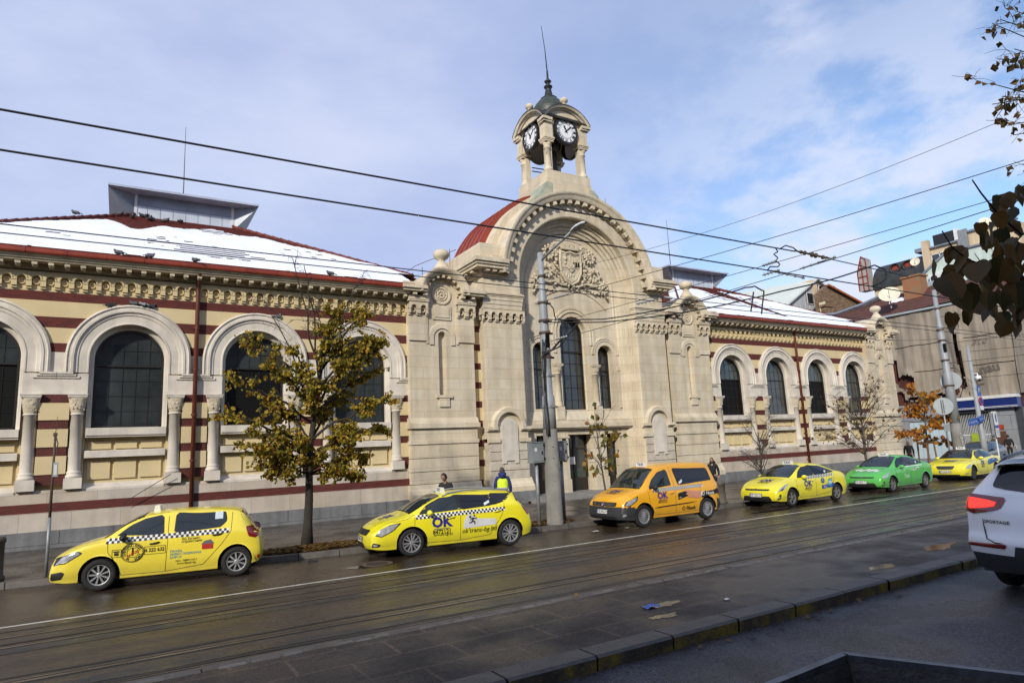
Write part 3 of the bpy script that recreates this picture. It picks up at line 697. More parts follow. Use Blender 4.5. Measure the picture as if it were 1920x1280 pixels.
# ---- end and inner towers
def tower(xc, name):
    y = D-.30; h = 1.54; mb = MB()
    mb.mi(0).box(xc-h, xc+h, y, D+1.6, 3.62, 9.0, skip='f')
    mb.arch_wall(xc-h, xc+h, 3.62, 9.0, xc, 7.52, .19, y, 4.92, n=10)             # slot niche
    mb.sweep_arch(xc, 7.52, [(.19,y),(.17,y+.24)], zb=4.92, n=10); mb.box(xc-.2, xc+.2, y+.23, y+.3, 4.8, 7.8)
    mb.sweep_arch(xc, 7.42, [(.60,y),(.60,y-.05),(.42,y-.05),(.42,y)], zb=7.1, n=14, a0=pi, a1=0)
    mb.sweep_arch(xc, 7.42, [(.66,y),(.64,y-.03),(.60,y-.03)], n=14)
    mb.box(xc-.37, xc+.37, y-.10, y+.02, 4.80, 4.92); mb.box(xc-.24, xc+.24, y-.07, y+.02, 4.42, 4.80)
    # rusticated base with deep grooves
    z = 1.22
    for k, zz in enumerate((1.72,2.27,2.84)):
        mb.box(xc-h-.02, xc+h+.02, y-.06, D+1.6, z+.03, zz); mb.box(xc-h+.02, xc+h-.02, y-.02, D+1.6, z-.01, z+.04); z = zz
    mb.box(xc-h-.05, xc+h+.05, y-.10, D+1.6, 2.86, 3.02); mb.box(xc-h-.0, xc+h+.0, y-.05, D+1.6, 3.0, 3.52)
    mb.box(xc-h-.10, xc+h+.10, y-.16, D+1.6, 3.52, 3.72); mb.prism([(y-.12,3.72),(y,3.96),(y+.4,3.96),(y+.4,3.72)], 'x', xc-h-.06, xc+h+.06)
    mb.prism([(y-.09,1.22),(y-.13,1.05),(y-.26,.85),(y-.26,.60),(D+1.6,.60),(D+1.6,1.22)], 'x', xc-h-.08, xc+h+.08)
    mb.mi(1).box(xc-h-.14, xc+h+.14, y-.30, D+1.6, .0, .60)
    mb.mi(0)
    # pilasters with little corbel capitals
    for s in (-1, 1):
        a, b = sorted((xc+s*1.56, xc+s*.74))
        mb.box(a, b, y-.07, y+.02, 7.25, 8.35)
        corbel_row(mb, a-.03, b+.03, 8.34, y-.06, u=.45, dep=.14); mb.box(a-.06, b+.06, y-.24, y+.02, 8.93, 9.0)
        for xx in (a+.17, b-.17): mb.box(xx-.09, xx+.09, y-.42, y-.1, 9.18, 9.32)
        mb.box(a-.06, b+.06, y-.26, D+1.2, 9.0, 9.18)
        # cornice shoulder
        a2, b2 = sorted((xc+s*1.98, xc+s*.86))
        mb.box(a2+.06*(s<0), b2-.06*(s>0), y-.50, D+1.2, 9.32, 9.42); mb.box(a2, b2, y-.58, D+1.2, 9.42, 9.56); mb.box(a2+.04, b2-.04, y-.5, D+1.2, 9.56, 9.70)
    # drum wall with the rosette, hood arch with dentils
    mb.box(xc-1.05, xc+1.05, y, D+1.2, 9.0, 9.4)
    n = 18; cz = 9.32
    mb.add([(xc,y,9.4)]+[(xc+1.05*cos(pi*i/n),y,9.4+1.0*sin(pi*i/n)) for i in range(n+1)], [(0,i+2,i+1) for i in range(n)])
    for sgn in (1,):
        mb.sweep_arch(xc, cz, [(.74,y),(.74,y-.10),(.80,y-.12),(.86,y-.12),(.86,y-.34),(.92,y-.42),(1.02,y-.52),(1.10,y-.56),(1.17,y-.56),(1.17,D+1.2)], n=22)
    for k in range(9):
        a = pi*(k+.5)/9; c = Vector((xc+.80*cos(a), y-.22, cz+.80*sin(a)))
        mb.obox(c, Vector((-sin(a),0,cos(a))), Vector((0,1,0)), Vector((cos(a),0,sin(a))), .06, .13, .06)
    for xx in (xc-.72, xc+.72): mb.box(xx-.05, xx+.05, y-.05, y+.02, 7.15, 9.35)
    mb.box(xc-.44, xc+.44, y-.05, y+.02, 8.22, 8.86); mb.box(xc-.34, xc+.34, y-.08, y+.02, 8.32, 8.78)
    t = H(mb, name, [m_stone, m_gran])
    mb = MB()                                                                      # rosette
    q = 9.36
    mb.sweep_arch(xc, q, [(.47,y+.0),(.46,y-.06),(.40,y-.06),(.37,y-.01),(.30,y-.02),(.27,y-.05),(.24,y-.0)], n=24, a0=pi, a1=-pi)
    for k in range(10):
        a = 2*pi*k/10; mb.blob((xc+.16*cos(a), y-.015, q+.16*sin(a)), .06, 6, (1,.7,1))
    mb.blob((xc,y-.03,q), .06, 6); H(mb, 'rosette', m_carv, t)
    mb = MB(); mb.smooth = True; yy = y-.15                                         # acroterion ball
    mb.lathe([(.36,10.42),(.34,10.55),(.26,10.68),(.20,10.76),(.15,10.84),(.17,10.90),(.30,10.98),(.36,11.08),(.36,11.20),(.28,11.32),(.12,11.38),(.0,11.39)], (xc,yy,0), 16)
    H(mb, 'finial_ball', m_stone, t)
    return t
for x in (11.88, 27.0, 45.9, -7.0): tower(x, 'tower_bay')
# striped recess walls beside the portal block
mb = MB()
for a, b in ((13.3,14.1),(24.8,25.6)):
    mb = MB(); mb.mi(0).box(a, b, D, D+.5, .66, 9.6); mb.mi(1).box(a, b, D-.1, D+.5, 0, .66)
    H(mb, 'striped_wall', [m_bandst, m_gran])
# ---- portal pavilion
XC = 19.45; PF = 25.07
m_rustm0 = mat('brown_rail_paint', (.10,.04,.03), rough=.6)
def pav():
    mb = MB(); R0 = 3.52; cz = 10.45
    # front ring around the great opening + reveals in steps
    mb.mi(0)
    mb.sweep_arch(XC, cz, [(4.30,PF-.012),(R0+.05,PF-.012),(R0,PF+.03)], n=40); mb.sweep_arch(XC, cz, [(R0+.06,PF-.012),(R0,PF+.02),(R0,PF+.04),(R0,PF+.32),(R0-.14,PF+.34),(R0-.14,PF+.42),(R0-.30,PF+.44),(R0-.30,PF+.56),(R0-.46,PF+.60),(R0-.46,PF+.66),(R0-.62,PF+.70),(R0-.64,PF+.80)], zb=PZ, n=40)
    # heavy hood with dentils
    Y1 = PF-.52
    mb.sweep_arch(XC, cz+.06, [(4.16,PF+.01),(4.18,PF-.08),(4.24,PF-.10),(4.30,PF-.10),(4.30,PF-.36),(4.38,PF-.40),(4.48,PF-.44),(4.56,PF-.50),(4.62,Y1),(4.70,Y1),(4.70,PF+.55),(4.97,PF+.56),(4.97,PF+1.36)], n=48)
    for k in range(27):
        a = pi*(k+.5)/27; c = Vector((XC+4.20*cos(a), PF-.20, cz+.06+4.20*sin(a)))
        mb.obox(c, Vector((-sin(a),0,cos(a))), Vector((0,1,0)), Vector((cos(a),0,sin(a))), .105, .13, .10)
    for s in (-1, 1):
        X = lambda a, b: (XC+s*a, XC+s*b) if s > 0 else (XC-b, XC-a)
        a, b = X(3.555, 5.55)
        mb.box(a, b, PF, PF+13, 9.62, 10.5)                                   # upper block
        mb.box(a, b, PF, PF+13, 4.0, 8.32, skip='ud')
        for k, z in enumerate((8.86,9.06,9.26,9.44)):                         # grooved course below the crown moulding
            mb.box(a-.03-.02*k, b+.03+.02*k, PF-.05-.025*k, PF+3, z+.015, (9.06,9.26,9.44,9.53)[k])
        mb.box(a, b, PF-.02, PF+3, 8.8, 9.53); mb.box(a-.12, b+.12, PF-.17, PF+3, 9.53, 9.60); mb.box(a-.05, b+.05, PF-.10, PF+3, 9.60, 9.66)
        corbel_row(mb, a-.12, b+.12, 8.26, PF, u=.40, dep=.12)
        # side corbels
        sx = XC+s*5.55
        for k in range(1, 8): mb.box(sx-.02, sx+s*.13, PF+.35*k-.09, PF+.35*k+.09, 8.36, 8.56)
        mb.box(sx-.02, sx+s*.13, PF, PF+3, 8.56, 8.86)
        # main cornice returning along the flank
        c, d = X(4.55, 5.55)
        for z0, z1, o in ((10.40,10.52,.12),(10.66,10.80,.50),(10.80,10.92,.56),(10.92,11.10,.64)):
            aa, bb = X(4.45, 5.55+o); mb.box(aa, bb, PF-o, PF+13, z0, z1)
        aa, bb = X(4.3, 5.55+.10); mb.box(aa, bb, PF-.10, PF+13, 10.52, 10.66)
        for k in range(3):
            x = XC+s*(4.75+.36*k); mb.box(x-.10, x+.10, PF-.42, PF-.08, 10.53, 10.66)
        for k in range(14):
            y = PF+.25+.62*k; mb.box(sx+s*.08, sx+s*.44, y-.11, y+.11, 10.53, 10.66)
        aa, bb = X(4.35, 5.70); mb.box(aa, bb, PF-.12, PF+13, 11.10, 11.92)
        aa, bb = X(4.3, 5.15); mb.box(aa, bb, PF-.30, PF+13, 11.1, 11.35)
        # pier shaft below: plaque with hood, rough-hewn courses, plinth
        px = XC+s*4.53
        mb.box(a-.03, b+.03, PF-.03, PF+3, 2.98, 3.50); mb.box(a, b, PF, PF+3, 3.5, 4.0)
        for q in (-1, 1):
            e0, e1 = sorted((px+q*.60, px+q*1.12)); mb.box(e0, e1, PF-.16, PF+.02, 3.36, 3.50); mb.box(e0, e1, PF-.10, PF+.02, 3.30, 3.36)
            e0, e1 = sorted((px+q*.50, px+q*1.10)); mb.box(e0, e1, PF-.12, PF+.02, 2.80, 2.98)
        mb.sweep_arch(px, 3.50, [(.62,PF-.0),(.62,PF-.16),(.66,PF-.18),(.84,PF-.18),(.88,PF-.14),(.90,PF)], zb=3.36, n=18)
        mb.mi(3).prism([(px-.42,2.0)]+[(px-.42,3.45)]+[(px+.42*cos(pi-pi*i/14),3.45+.42*sin(pi-pi*i/14)) for i in range(1,14)]+[(px+.42,3.45),(px+.42,2.0),(px+.42,1.88),(px+.22,1.88),(px+.22,2.0),(px-.22,2.0),(px-.22,1.88),(px-.42,1.88)], 'y', PF-.11, PF+.05)
        mb.mi(1)
        z = 1.20
        for zz in (1.58,2.02,2.40,2.80):
            for e0, e1 in (X(3.56, 4.2), X(4.2, 5.53)): mb.box(e0, e1, PF-.06, PF+3, z+.02, zz-.01)
            z = zz
        mb.mi(0).box(a+.03, b-.03, PF-.01, PF+3, 1.1, 2.82)
        mb.prism([(PF-.05,1.22),(PF-.10,1.1),(PF-.30,.86),(PF-.30,.66),(PF+3,.66),(PF+3,1.22)], 'x', a-.1, b+.1)
        mb.mi(2).box(a-.14, b+.14, PF-.36, PF+3, 0, .66); mb.mi(0)
    pa = H(mb, 'portal_block', [m_stone, m_rust, m_gran, m_stonew])
    # ---- recessed portal wall with three arched windows over three doorways
    Y = PF+.80; mb = MB(); mb.mi(0)
    mb.arch_wall(XC-1.30, XC+1.30, 3.6, 10.3, XC, 8.15, .84, Y, 4.28, n=20)
    for s in (-1, 1):
        a, b = sorted((XC+s*1.30, XC+s*3.0)); mb.arch_wall(a, b, 3.6, 10.3, XC+s*2.0, 7.10, .50, Y, 4.32, n=16)
    n = 30; mb.add([(XC,Y,10.3)]+[(XC+3.0*cos(pi*i/n),Y,10.3+3.0*sin(pi*i/n)) for i in range(n+1)], [(0,i+2,i+1) for i in range(n)])
    mb.sweep_arch(XC, 8.15, [(.84,Y),(.84,Y+.3),(.80,Y+.32),(.80,Y+.6)], zb=4.2, n=20)
    mb.sweep_arch(XC, 8.15, [(1.34,Y),(1.32,Y-.07),(1.22,Y-.07),(1.19,Y-.03),(1.12,Y-.06),(1.06,Y-.06),(1.04,Y)], zb=7.55, n=24)
    for s in (-1, 1):
        mb.sweep_arch(XC+s*2.0, 7.10, [(.50,Y),(.50,Y+.3),(.47,Y+.6)], zb=4.2, n=16)
        mb.sweep_arch(XC+s*2.0, 7.10, [(.92,Y),(.90,Y-.06),(.82,Y-.06),(.79,Y-.02),(.72,Y-.04),(.70,Y)], n=20)
        a, b = sorted((XC+s*2.7, XC+s*2.98)); mb.box(a, b, Y-.08, Y+.02, 6.28, 6.50); mb.box(a+.03, b-.03, Y-.05, Y+.02, 4.35, 6.28)
    mb.sweep_arch(XC, 7.25, [(3.24,Y),(3.22,Y-.05),(3.12,Y-.05),(3.10,Y)], n=26, a0=pi-.80, a1=.80)
    mb.sweep_arch(XC, 10.3, [(2.80,Y),(2.78,Y-.04),(2.72,Y-.04),(2.70,Y)], zb=8.9, n=40)
    mb.box(XC-3.52, XC+3.52, Y-.36, Y+.1, 3.40, 3.60); mb.box(XC-3.52, XC+3.52, Y-.24, Y+.1, 3.60, 3.78); mb.prism([(Y-.2,3.78),(Y,4.2),(Y+.5,4.26),(Y+.5,3.78)], 'x', XC-3.0, XC+3.0)
    mb.box(XC-3.52, XC+3.52, Y-.30, Y-.05, 3.34, 3.40)
    for a, b in ((-3.52,-2.62),(-1.55,-.78),(.78,1.55),(2.62,3.52)):
        mb.box(XC+a, XC+b, Y-.12, Y+.7, .3, 3.34); 
        if abs(a) < 3: mb.box(XC+a-.05, XC+b+.05, Y-.16, Y+.7, .3, .95); mb.box(XC+a-.05, XC+b+.05, Y-.16, Y+.1, 2.9, 3.0)
    mb.box(XC-3.52, XC+3.52, Y-.10, Y+.7, 3.06, 3.36)
    H(mb, 'portal_wall', m_stone)
    for c, r, z0, cz2 in ((XC,.80,4.28,8.15),(XC-2,.47,4.32,7.10),(XC+2,.47,4.32,7.10)):
        mb = MB(); y = Y+.42
        mb.sweep_arch(c, cz2, [(r,y-.04),(r-.06,y-.04),(r-.06,y+.04)], zb=z0, n=20); mb.box(c-r, c+r, y-.04, y+.04, z0, z0+.07)
        mb.box(c-r, c+r, y-.035, y+.03, 6.28+(.9 if r > .6 else 0), 6.34+(.9 if r > .6 else 0))
        z = z0+.5
        while z < cz2+r-.1: mb.box(c-r+.05, c+r-.05, y-.006, y+.014, z-.008, z+.008); z += .62
        for x in ((-.4,0,.4) if r > .6 else (0,)): mb.box(c+x-.008, c+x+.008, y-.006, y+.014, z0, cz2+r*.7)
        w = H(mb, 'window', m_frame); mb = MB()
        mb.add([(c-r,y+.02,z0)]+[(c+r*cos(pi-pi*i/16),y+.02+.004*i,cz2+r*sin(pi-pi*i/16)) for i in range(17)]+[(c+r,y+.02,z0)], [tuple(range(19))])
        H(mb, 'pane', m_glass, w)
    for s in (-1, 1): column(XC+s*1.17, Y-.02, 4.42, 6.52, .17, .44, HALL, pedz=3.8, mt=m_stone, half=.23)
    for c in (-2.08, 0, 2.08):                                  # glazed doors deep in the doorways
        x0, x1 = XC+c-.56, XC+c+.56
        if c == 0: x0, x1 = XC-.78, XC+.78
        y = Y+.50; mb = MB()
        mb.box(x0, x1, y, y+.06, .30, .42); mb.box(x0, x1, y, y+.06, .42, .95); mb.box(x0, x1, y, y+.06, 2.95, 3.07); mb.box(x0, x1, y, y+.06, 2.35, 2.42)
        for x in (x0+.05, (x0+x1)/2-.04, (x0+x1)/2+.04, x1-.05): mb.box(x-.045, x+.045, y-.01, y+.065, .30, 3.07)
        d = H(mb, 'door', m_frame); mb = MB(); mb.box(x0, x1, y+.04, y+.05, .4, 3.0); H(mb, 'pane', m_glass, d)
        if c == 0:
            mb = MB(); mb.box(XC-.42, XC-.02, y-.025, y-.012, 1.62, 1.98); mb.box(XC-.72, XC-.52, y-.025, y-.012, 1.62, 1.92); H(mb, 'paper_notice', mat('white_paper', (.62,.62,.60), rough=.8), d)
    mb = MB()
    for k in range(3): mb.box(XC-3.9+.0*k, XC+3.9-.0*k, PF-.95+.36*k, Y+.8, .0, PZ+.07*(k+1))
    H(mb, 'steps', mat('grey_step_stone', (.22,.21,.20), rough=.5, var=.2, vs=2, bump=.3))
    # ---- coat of arms and scrolling leaves carved on the tympanum
    rn = random.Random(3); yy = Y-.02; cz0 = 11.6
    mb = MB(); mb.smooth = True
    sh = [(-.62,.72),(-.30,.66),(0,.74),(.30,.66),(.62,.72),(.66,.2),(.62,-.35),(.40,-.78),(0,-1.0),(-.40,-.78),(-.62,-.35),(-.66,.2)]
    mb.smooth = False; mb.prism([(XC+x*.92,cz0+z*.98) for x,z in sh], 'y', yy-.14, yy+.02)
    mb.smooth = True; mb.tube([(XC+x,yy-.15,cz0+z) for x,z in sh+sh[:1]], .07, 6); mb.tube([(XC+x*.84,yy-.15,cz0+z*.86) for x,z in sh+sh[:1]], .025, 5)
    mb.smooth = False
    mb.box(XC-.6, XC+.6, yy-.175, yy-.13, cz0-.10, cz0-.05); mb.box(XC-.025, XC+.025, yy-.175, yy-.13, cz0-.1, cz0+.66)
    mb.box(XC-.52, XC+.52, yy-.22, yy, cz0+.86, cz0+1.02)                            # mural crown
    for k in range(4): x = XC-.44+.29*k; mb.box(x-.08, x+.08, yy-.22, yy, cz0+1.02, cz0+1.24)
    mb.box(XC+.12, XC+.52, yy-.2, yy-.13, cz0+.0, cz0+.22)                            # castle quarter
    for x, h in ((.16,.36),(.32,.44),(.48,.36)): mb.box(XC+x-.06, XC+x+.06, yy-.2, yy-.13, cz0, cz0+h)
    mb.prism([(XC-.19,cz0+.12),(XC+.19,cz0+.12),(XC+.19,cz0-.16),(XC,cz0-.34),(XC-.19,cz0-.16)], 'y', yy-.22, yy-.13)   # small central shield
    mb.smooth = True
    mb.blob((XC-.33,yy-.15,cz0+.38), .13, 8, (.9,.7,1.15)); mb.blob((XC-.34,yy-.15,cz0+.56), .11, 8, (1,.7,.6)); mb.blob((XC-.33,yy-.14,cz0+.16), .11, 8, (.8,.6,.9)); mb.blob((XC-.43,yy-.17,cz0+.36), .035, 5)
    for k in range(7): mb.blob((XC-.42+.14*k,yy-.13,cz0-.62+.22*abs(sin(k*1.3))-.1*abs(k-3)*.3), .075, 6, (1,.6,1.7))
    mb.blob((XC-.02,yy-.23,cz0-.02), .06, 6, (1,.6,1.2)); mb.blob((XC+.04,yy-.23,cz0-.12), .05, 6)
    for s in (-1, 1):
        for k in range(13):                                                          # garlands of fruit
            t = k/12; x = XC+s*(.82+.10*sin(t*pi)-.35*max(0,t-.7)); z = cz0+.75-1.65*t
            for q in range(3): mb.blob((x+rn.uniform(-.09,.09), yy-.08-rn.random()*.08, z+rn.uniform(-.06,.06)), rn.uniform(.05,.075), 6)
        def scroll(cx, cz, r0, turns, sg, th):
            pts = []
            for i in range(26):
                t = i/25; a = sg*turns*2*pi*t+th; r = r0*(1-.82*t); pts.append((XC+s*(cx+r*cos(a)), yy-.06-.10*t, cz+r*sin(a)))
            mb.tube(pts, .055, 6, .035)
            for i in range(0, 24, 2):
                p = Vector(pts[i]); d = (p-Vector((XC+s*cx,p.y,cz))).normalized()
                mb.blob(p+d*.09+Vector((0,-.02,0)), .085, 6, (1,.6,1)); mb.blob(p+d*.17, .05, 5, (1,.6,1))
            for q in range(5): mb.blob((XC+s*cx+rn.uniform(-.08,.08), yy-.14, cz+rn.uniform(-.08,.08)), .06, 6)
        scroll(1.50, cz0-.42, .44, 1.4, 1, -2.0); scroll(1.28, cz0+.58, .32, 1.2, -1, 2.2); scroll(2.05, cz0-.98, .26, 1.2, -1, 1.2); scroll(.86, cz0+.92, .22, 1.1, 1, 3)
        mb.tube([(XC+s*x,yy-.07,z) for x,z in ((.2,cz0-1.08),(.6,cz0-1.0),(1.0,cz0-.85),(1.4,cz0-.95),(1.8,cz0-.85),(2.1,cz0-1.25),(2.35,cz0-1.6))], .06, 6)
        for k in range(16):
            t = k/15; x = .25+2.1*t; z = cz0-1.02+.13*sin(t*9)-.55*t*t
            mb.blob((XC+s*x, yy-.08, z+rn.uniform(-.08,.08)), rn.uniform(.05,.09), 6, (1.2,.7,.8))
    for k in range(9): mb.blob((XC+rn.uniform(-.5,.5), yy-.12, cz0-1.05+rn.uniform(-.1,.1)), .07, 6)
    H(mb, 'coat_of_arms_relief', m_carv)
    # ---- barrel roof of standing-seam red metal
    mb = MB(); mb.smooth = True; r = 5.18; y0, y1 = PF+1.35, PF+4.5
    mb.sweep_arch(XC, 10.5, [(r,y0),(r,y1)], zb=10.45, n=40)
    mb.smooth = False
    k = 0; y = y0+.1
    while y < y1:
        mb.sweep_arch(XC, 10.5, [(r-.01,y-.02),(r+.06,y-.012),(r+.06,y+.012),(r-.01,y+.02)], zb=10.9, n=30); y += .55
    mb.sweep_arch(XC, 10.5, [(r,y0),(4.9,y0)], zb=10.45, n=40)
    n = 30; mb.add([(XC,y1,10.5)]+[(XC+r*cos(pi*i/n),y1,10.5+r*sin(pi*i/n)) for i in range(n+1)], [(0,i+2,i+1) for i in range(n)])
    H(mb, 'barrel_roof', m_redm)
    # ---- clock turret
    ty, h = 25.34, 1.37; cy = ty+h
    mb = MB(); mb.box(XC-h, XC+h, ty, ty+2*h, 14.3, 16.5); mb.box(XC-h-.10, XC+h+.10, ty-.06, ty+2*h+.06, 14.3, 15.85)
    mb.box(XC-h-.04, XC+h+.04, ty-.03, ty+2*h+.03, 15.85, 16.05)
    mb.mi(1)
    for s in (-1, 1): mb.prism([(XC+s*(h-.2),15.75),(XC+s*(h+.14),15.75),(XC+s*(h+.38),15.55),(XC+s*(h+.62),15.05),(XC+s*(h+1.0),14.75),(XC+s*(h+1.0),14.2),(XC+s*(h-.2),14.2)], 'y', ty-.10, ty+.9)
    tb = H(mb, 'turret_base', [m_stone, m_copper])
    mb = MB(); mb.smooth = False; p = 1.02
    for sx in (-1,1):
        for sy in (-1,1):
            x, y = XC+sx*p, cy+sy*p
            mb.smooth = True; q = .245
            ox, oy = x+sx*.10, y+sy*.10
            mb.lathe([(q,16.5),(q,16.62),(q*.9,16.66),(q*.75,16.72),(q*.72,16.75),(q*.62,17.75),(q*.78,17.77),(q*.78,17.82),(q*.65,17.84),(q*.75,17.95),(q*.98,18.08)], (ox,oy,0), 14)
            mb.smooth = False
            mb.box(ox-.25, ox+.25, oy-.25, oy+.25, 18.08, 18.17); mb.box(ox-.28, ox+.28, oy-.28, oy+.28, 18.17, 18.24); mb.box(ox-.31, ox+.31, oy-.31, oy+.31, 18.24, 18.32)
            mb.box(x-.15, x+.15, y-.15, y+.15, 16.5, 18.2)
            mb.box(ox-.24, ox+.24, oy-.24, oy+.24, 18.32, 19.15)
            mb.obox((ox+sx*.08,oy+sy*.08,19.22), Vector((1,0,0)), Vector((0,1,0)), Vector((0,0,1)), .27, .27, .09)
    # four gabled faces; built facing -y and turned
    fr = MB(); y = -1.30
    R, zc = 1.62, 18.52
    fr.sweep_arch(0, 18.88, [(.78,y+.02),(.78,y+.30)], zb=18.3, n=20)
    A = .66
    a0, a1 = pi-.55, .55
    m = 22; arc = [(R*cos(a0+(a1-a0)*i/m), zc+R*sin(a0+(a1-a0)*i/m)) for i in range(m+1)]
    def low(x): 
        return 18.88+sqrt(max(0,.78**2-x*x)) if abs(x) < .7799 else 18.32
    gx = sorted([-1.38,-1.2,-1.0,-.7801,-.7799,.7799,.7801,1.0,1.2,1.38]+[.78*sin(pi/2*k/12) for k in range(-11,12)])
    arc = [(x_, zc+sqrt(R*R-x_*x_)) for x_ in gx]
    for (xa,za),(xb,zb) in zip(arc, arc[1:]):
        fr.add([(xa,y+.02,low(xa)),(xb,y+.02,low(xb)),(xb,y+.02,zb-.05),(xa,y+.02,za-.05)], [(0,1,2,3)])
    fr.sweep_arch(0, zc, [(R-.10,y+.02),(R-.08,y-.06),(R-.02,y-.10),(R,y-.20),(R+.07,y-.24),(R+.11,y-.26),(R+.11,y+1.3)], n=24, a0=a0, a1=a1)
    for s in (-1,1):
        x = s*R*cos(.55); fr.box(min(x-s*.12,x+s*.14), max(x-s*.12,x+s*.14), y-.24, y+.35, 19.22, 19.36); fr.box(min(x-s*.12,x+s*.05), max(x-s*.12,x+s*.05), y-.16, y+.35, 19.12, 19.22)
    fr.mi(1).sweep_arch(0, zc, [(R+.115,y-.285),(R+.135,y-.285),(R+.135,y+1.3),(R+.115,y+1.3)], n=24, a0=a0, a1=a1)
    fr.mi(0); fr.box(-.17, .17, y-.2, y+.15, 20.2, 20.36); fr.smooth = True
    fr.lathe([(.13,20.34),(.10,20.44),(.14,20.48),(.21,20.56),(.22,20.66),(.14,20.76),(.0,20.78)], (0,y-.03,0), 12)
    rot = [lambda x, y: (x,y), lambda x, y: (y,-x), lambda x, y: (-x,-y), lambda x, y: (-y,x)]
    for q in rot:
        o = len(mb.v)
        for (x,yv,z) in fr.v:
            a, b = q(x, yv); mb.v.append((XC+a, cy+b, z))
        for f, mi_, sm in zip(fr.f, fr.m, fr.sm): mb.f.append(tuple(i+o for i in f)); mb.m.append(mi_); mb.sm.append(sm)
    H(mb, 'clock_turret', [m_stone, m_iron])
    mb = MB(); mb.smooth = True                               # dome and spire
    mb.mi(1).lathe([(1.30,19.55),(1.18,19.9),(1.02,20.25),(.97,20.32)], (XC,cy,0), 24)
    mb.mi(0).lathe([(.97,20.32),(.98,20.5),(.92,20.75),(.78,21.0),(.60,21.22),(.45,21.36)], (XC,cy,0), 28, cap=False)
    mb.mi(1).lathe([(.48,21.34),(.48,21.40),(.32,21.47),(.24,21.6),(.18,21.88),(.15,22.05),(.24,22.1),(.24,22.16),(.12,22.22),(.09,22.36),(.18,22.41),(.2,22.48),(.1,22.56),(.06,22.65),(.05,23.1)], (XC,cy,0), 12)
    mb.tube([(XC,cy,23.0),(XC-.07,cy,24.4),(XC-.22,cy,25.8)], .034, 6, .014)
    H(mb, 'dome', [m_scale, m_iron])
    mb = MB(); mb.mi(0)                                       # dark works hanging behind the dials
    mb.lathe([(.48,-.2),(.48,.2)], (XC,cy,18.70), 20, axis=(0,1,0)); mb.lathe([(.48,-.2),(.48,.2)], (XC,cy,18.70), 20, axis=(1,0,0))
    mb.box(XC-.9, XC+.9, cy-.9, cy+.9, 19.3, 19.5)
    mb.box(XC-.16, XC+.16, cy-.16, cy+.16, 16.5, 18.2); mb.tube([(XC-.2,cy+.4,16.5),(XC-.2,cy+.4,18.0)], .05); mb.tube([(XC-1.1,cy+.4,17.15),(XC-.2,cy+.4,17.2)], .03); mb.tube([(XC-1.1,cy+.4,17.35),(XC-.2,cy+.4,17.4)], .03)
    mb.bar((XC+.25,cy,16.5), (XC+.18,cy,17.5), .16, .1)
    H(mb, 'clockwork', m_iron)
    for ang, q in ((0, rot[0]), (1, rot[1]), (2, rot[2]), (3, rot[3])):
        def tr(pts, yy): return [(XC+q(x,yy)[0], cy+q(x,yy)[1], 18.88+z) for x, z in pts]
        y = -1.30
        mb = MB(); n = 40; ring = lambda r, yy, k=n: tr([(r*cos(2*pi*i/k), r*sin(2*pi*i/k)) for i in range(k)], yy)
        mb.mi(0).add(tr([(0,0)], y-.06)+ring(.66, y-.06), [(0,i+1,(i+1)%n+1) for i in range(n)])
        mb.mi(1)
        def annulus(r0, r1, ya, yb):
            a, b = ring(r0, ya), ring(r1, yb); mb.add(a+b, [(i,(i+1)%n,n+(i+1)%n,n+i) for i in range(n)])
        annulus(.64,.74,y-.11,y-.11); annulus(.74,.74,y-.11,y+.12); annulus(.64,.64,y-.11,y-.05); annulus(.40,.42,y-.068,y-.068)
        c = H(mb, 'clock', [m_white, m_iron]); mb = MB()
        for k, t in enumerate(('XII','I','II','III','IIII','V','VI','VII','VIII','IX','X','XI')):
            v, f = text_polys(t, .21, bold=.035); a = -2*pi*k/12
            mb.add(tr([(x*cos(a)-(z*1.15+.53)*sin(a), x*sin(a)+(z*1.15+.53)*cos(a)) for x, z in v], y-.07), f)
        for k in range(60):
            a = 2*pi*k/60
            mb.add(tr([(r*cos(a+d), r*sin(a+d)) for r, d in ((.60,-.012),(.64,-.012),(.64,.012),(.60,.012))], y-.07), [(0,1,2,3)])
        H(mb, 'numerals', m_iron, c); mb = MB()
        for a, l, w in ((rad(90-334), .36, .035), (rad(90-48), .52, .024)):
            p = [(-.12,-w),(l*.7,-w*1.5),(l,0),(l*.7,w*1.5),(-.12,w)]
            mb.add(tr([(x*cos(a)-z*sin(a), x*sin(a)+z*cos(a)) for x, z in p], y-.085), [(0,1,2,3,4)])
        mb.add(ring(.045, y-.09), [tuple(range(n))]); H(mb, 'hands', m_iron, c)
    # railing on the flank, rods
    mb = MB(); x = XC-6.2
    mb.tube([(x+.6,PF+2.5,12.35),(x-.1,PF+6,12.4),(x-.1,PF+10,12.4)], .016, 5)
    for y in (2.6,6,9.5): mb.tube([(x+.3,PF+y,11),(x+.3,PF+y,12.38)], .016, 5)
    H(mb, 'guard_rail', m_rustm0)
pav()
mb = MB(); mb.box(-8.4, 47.3, D+.9, 60, 0, 9.3); H(mb, 'hall_body', m_base)
mb = MB(); mb.tube([(28.6,33,10),(28.35,33,19.5)], .03, 5, .012); H(mb, 'lightning_rod', m_iron)
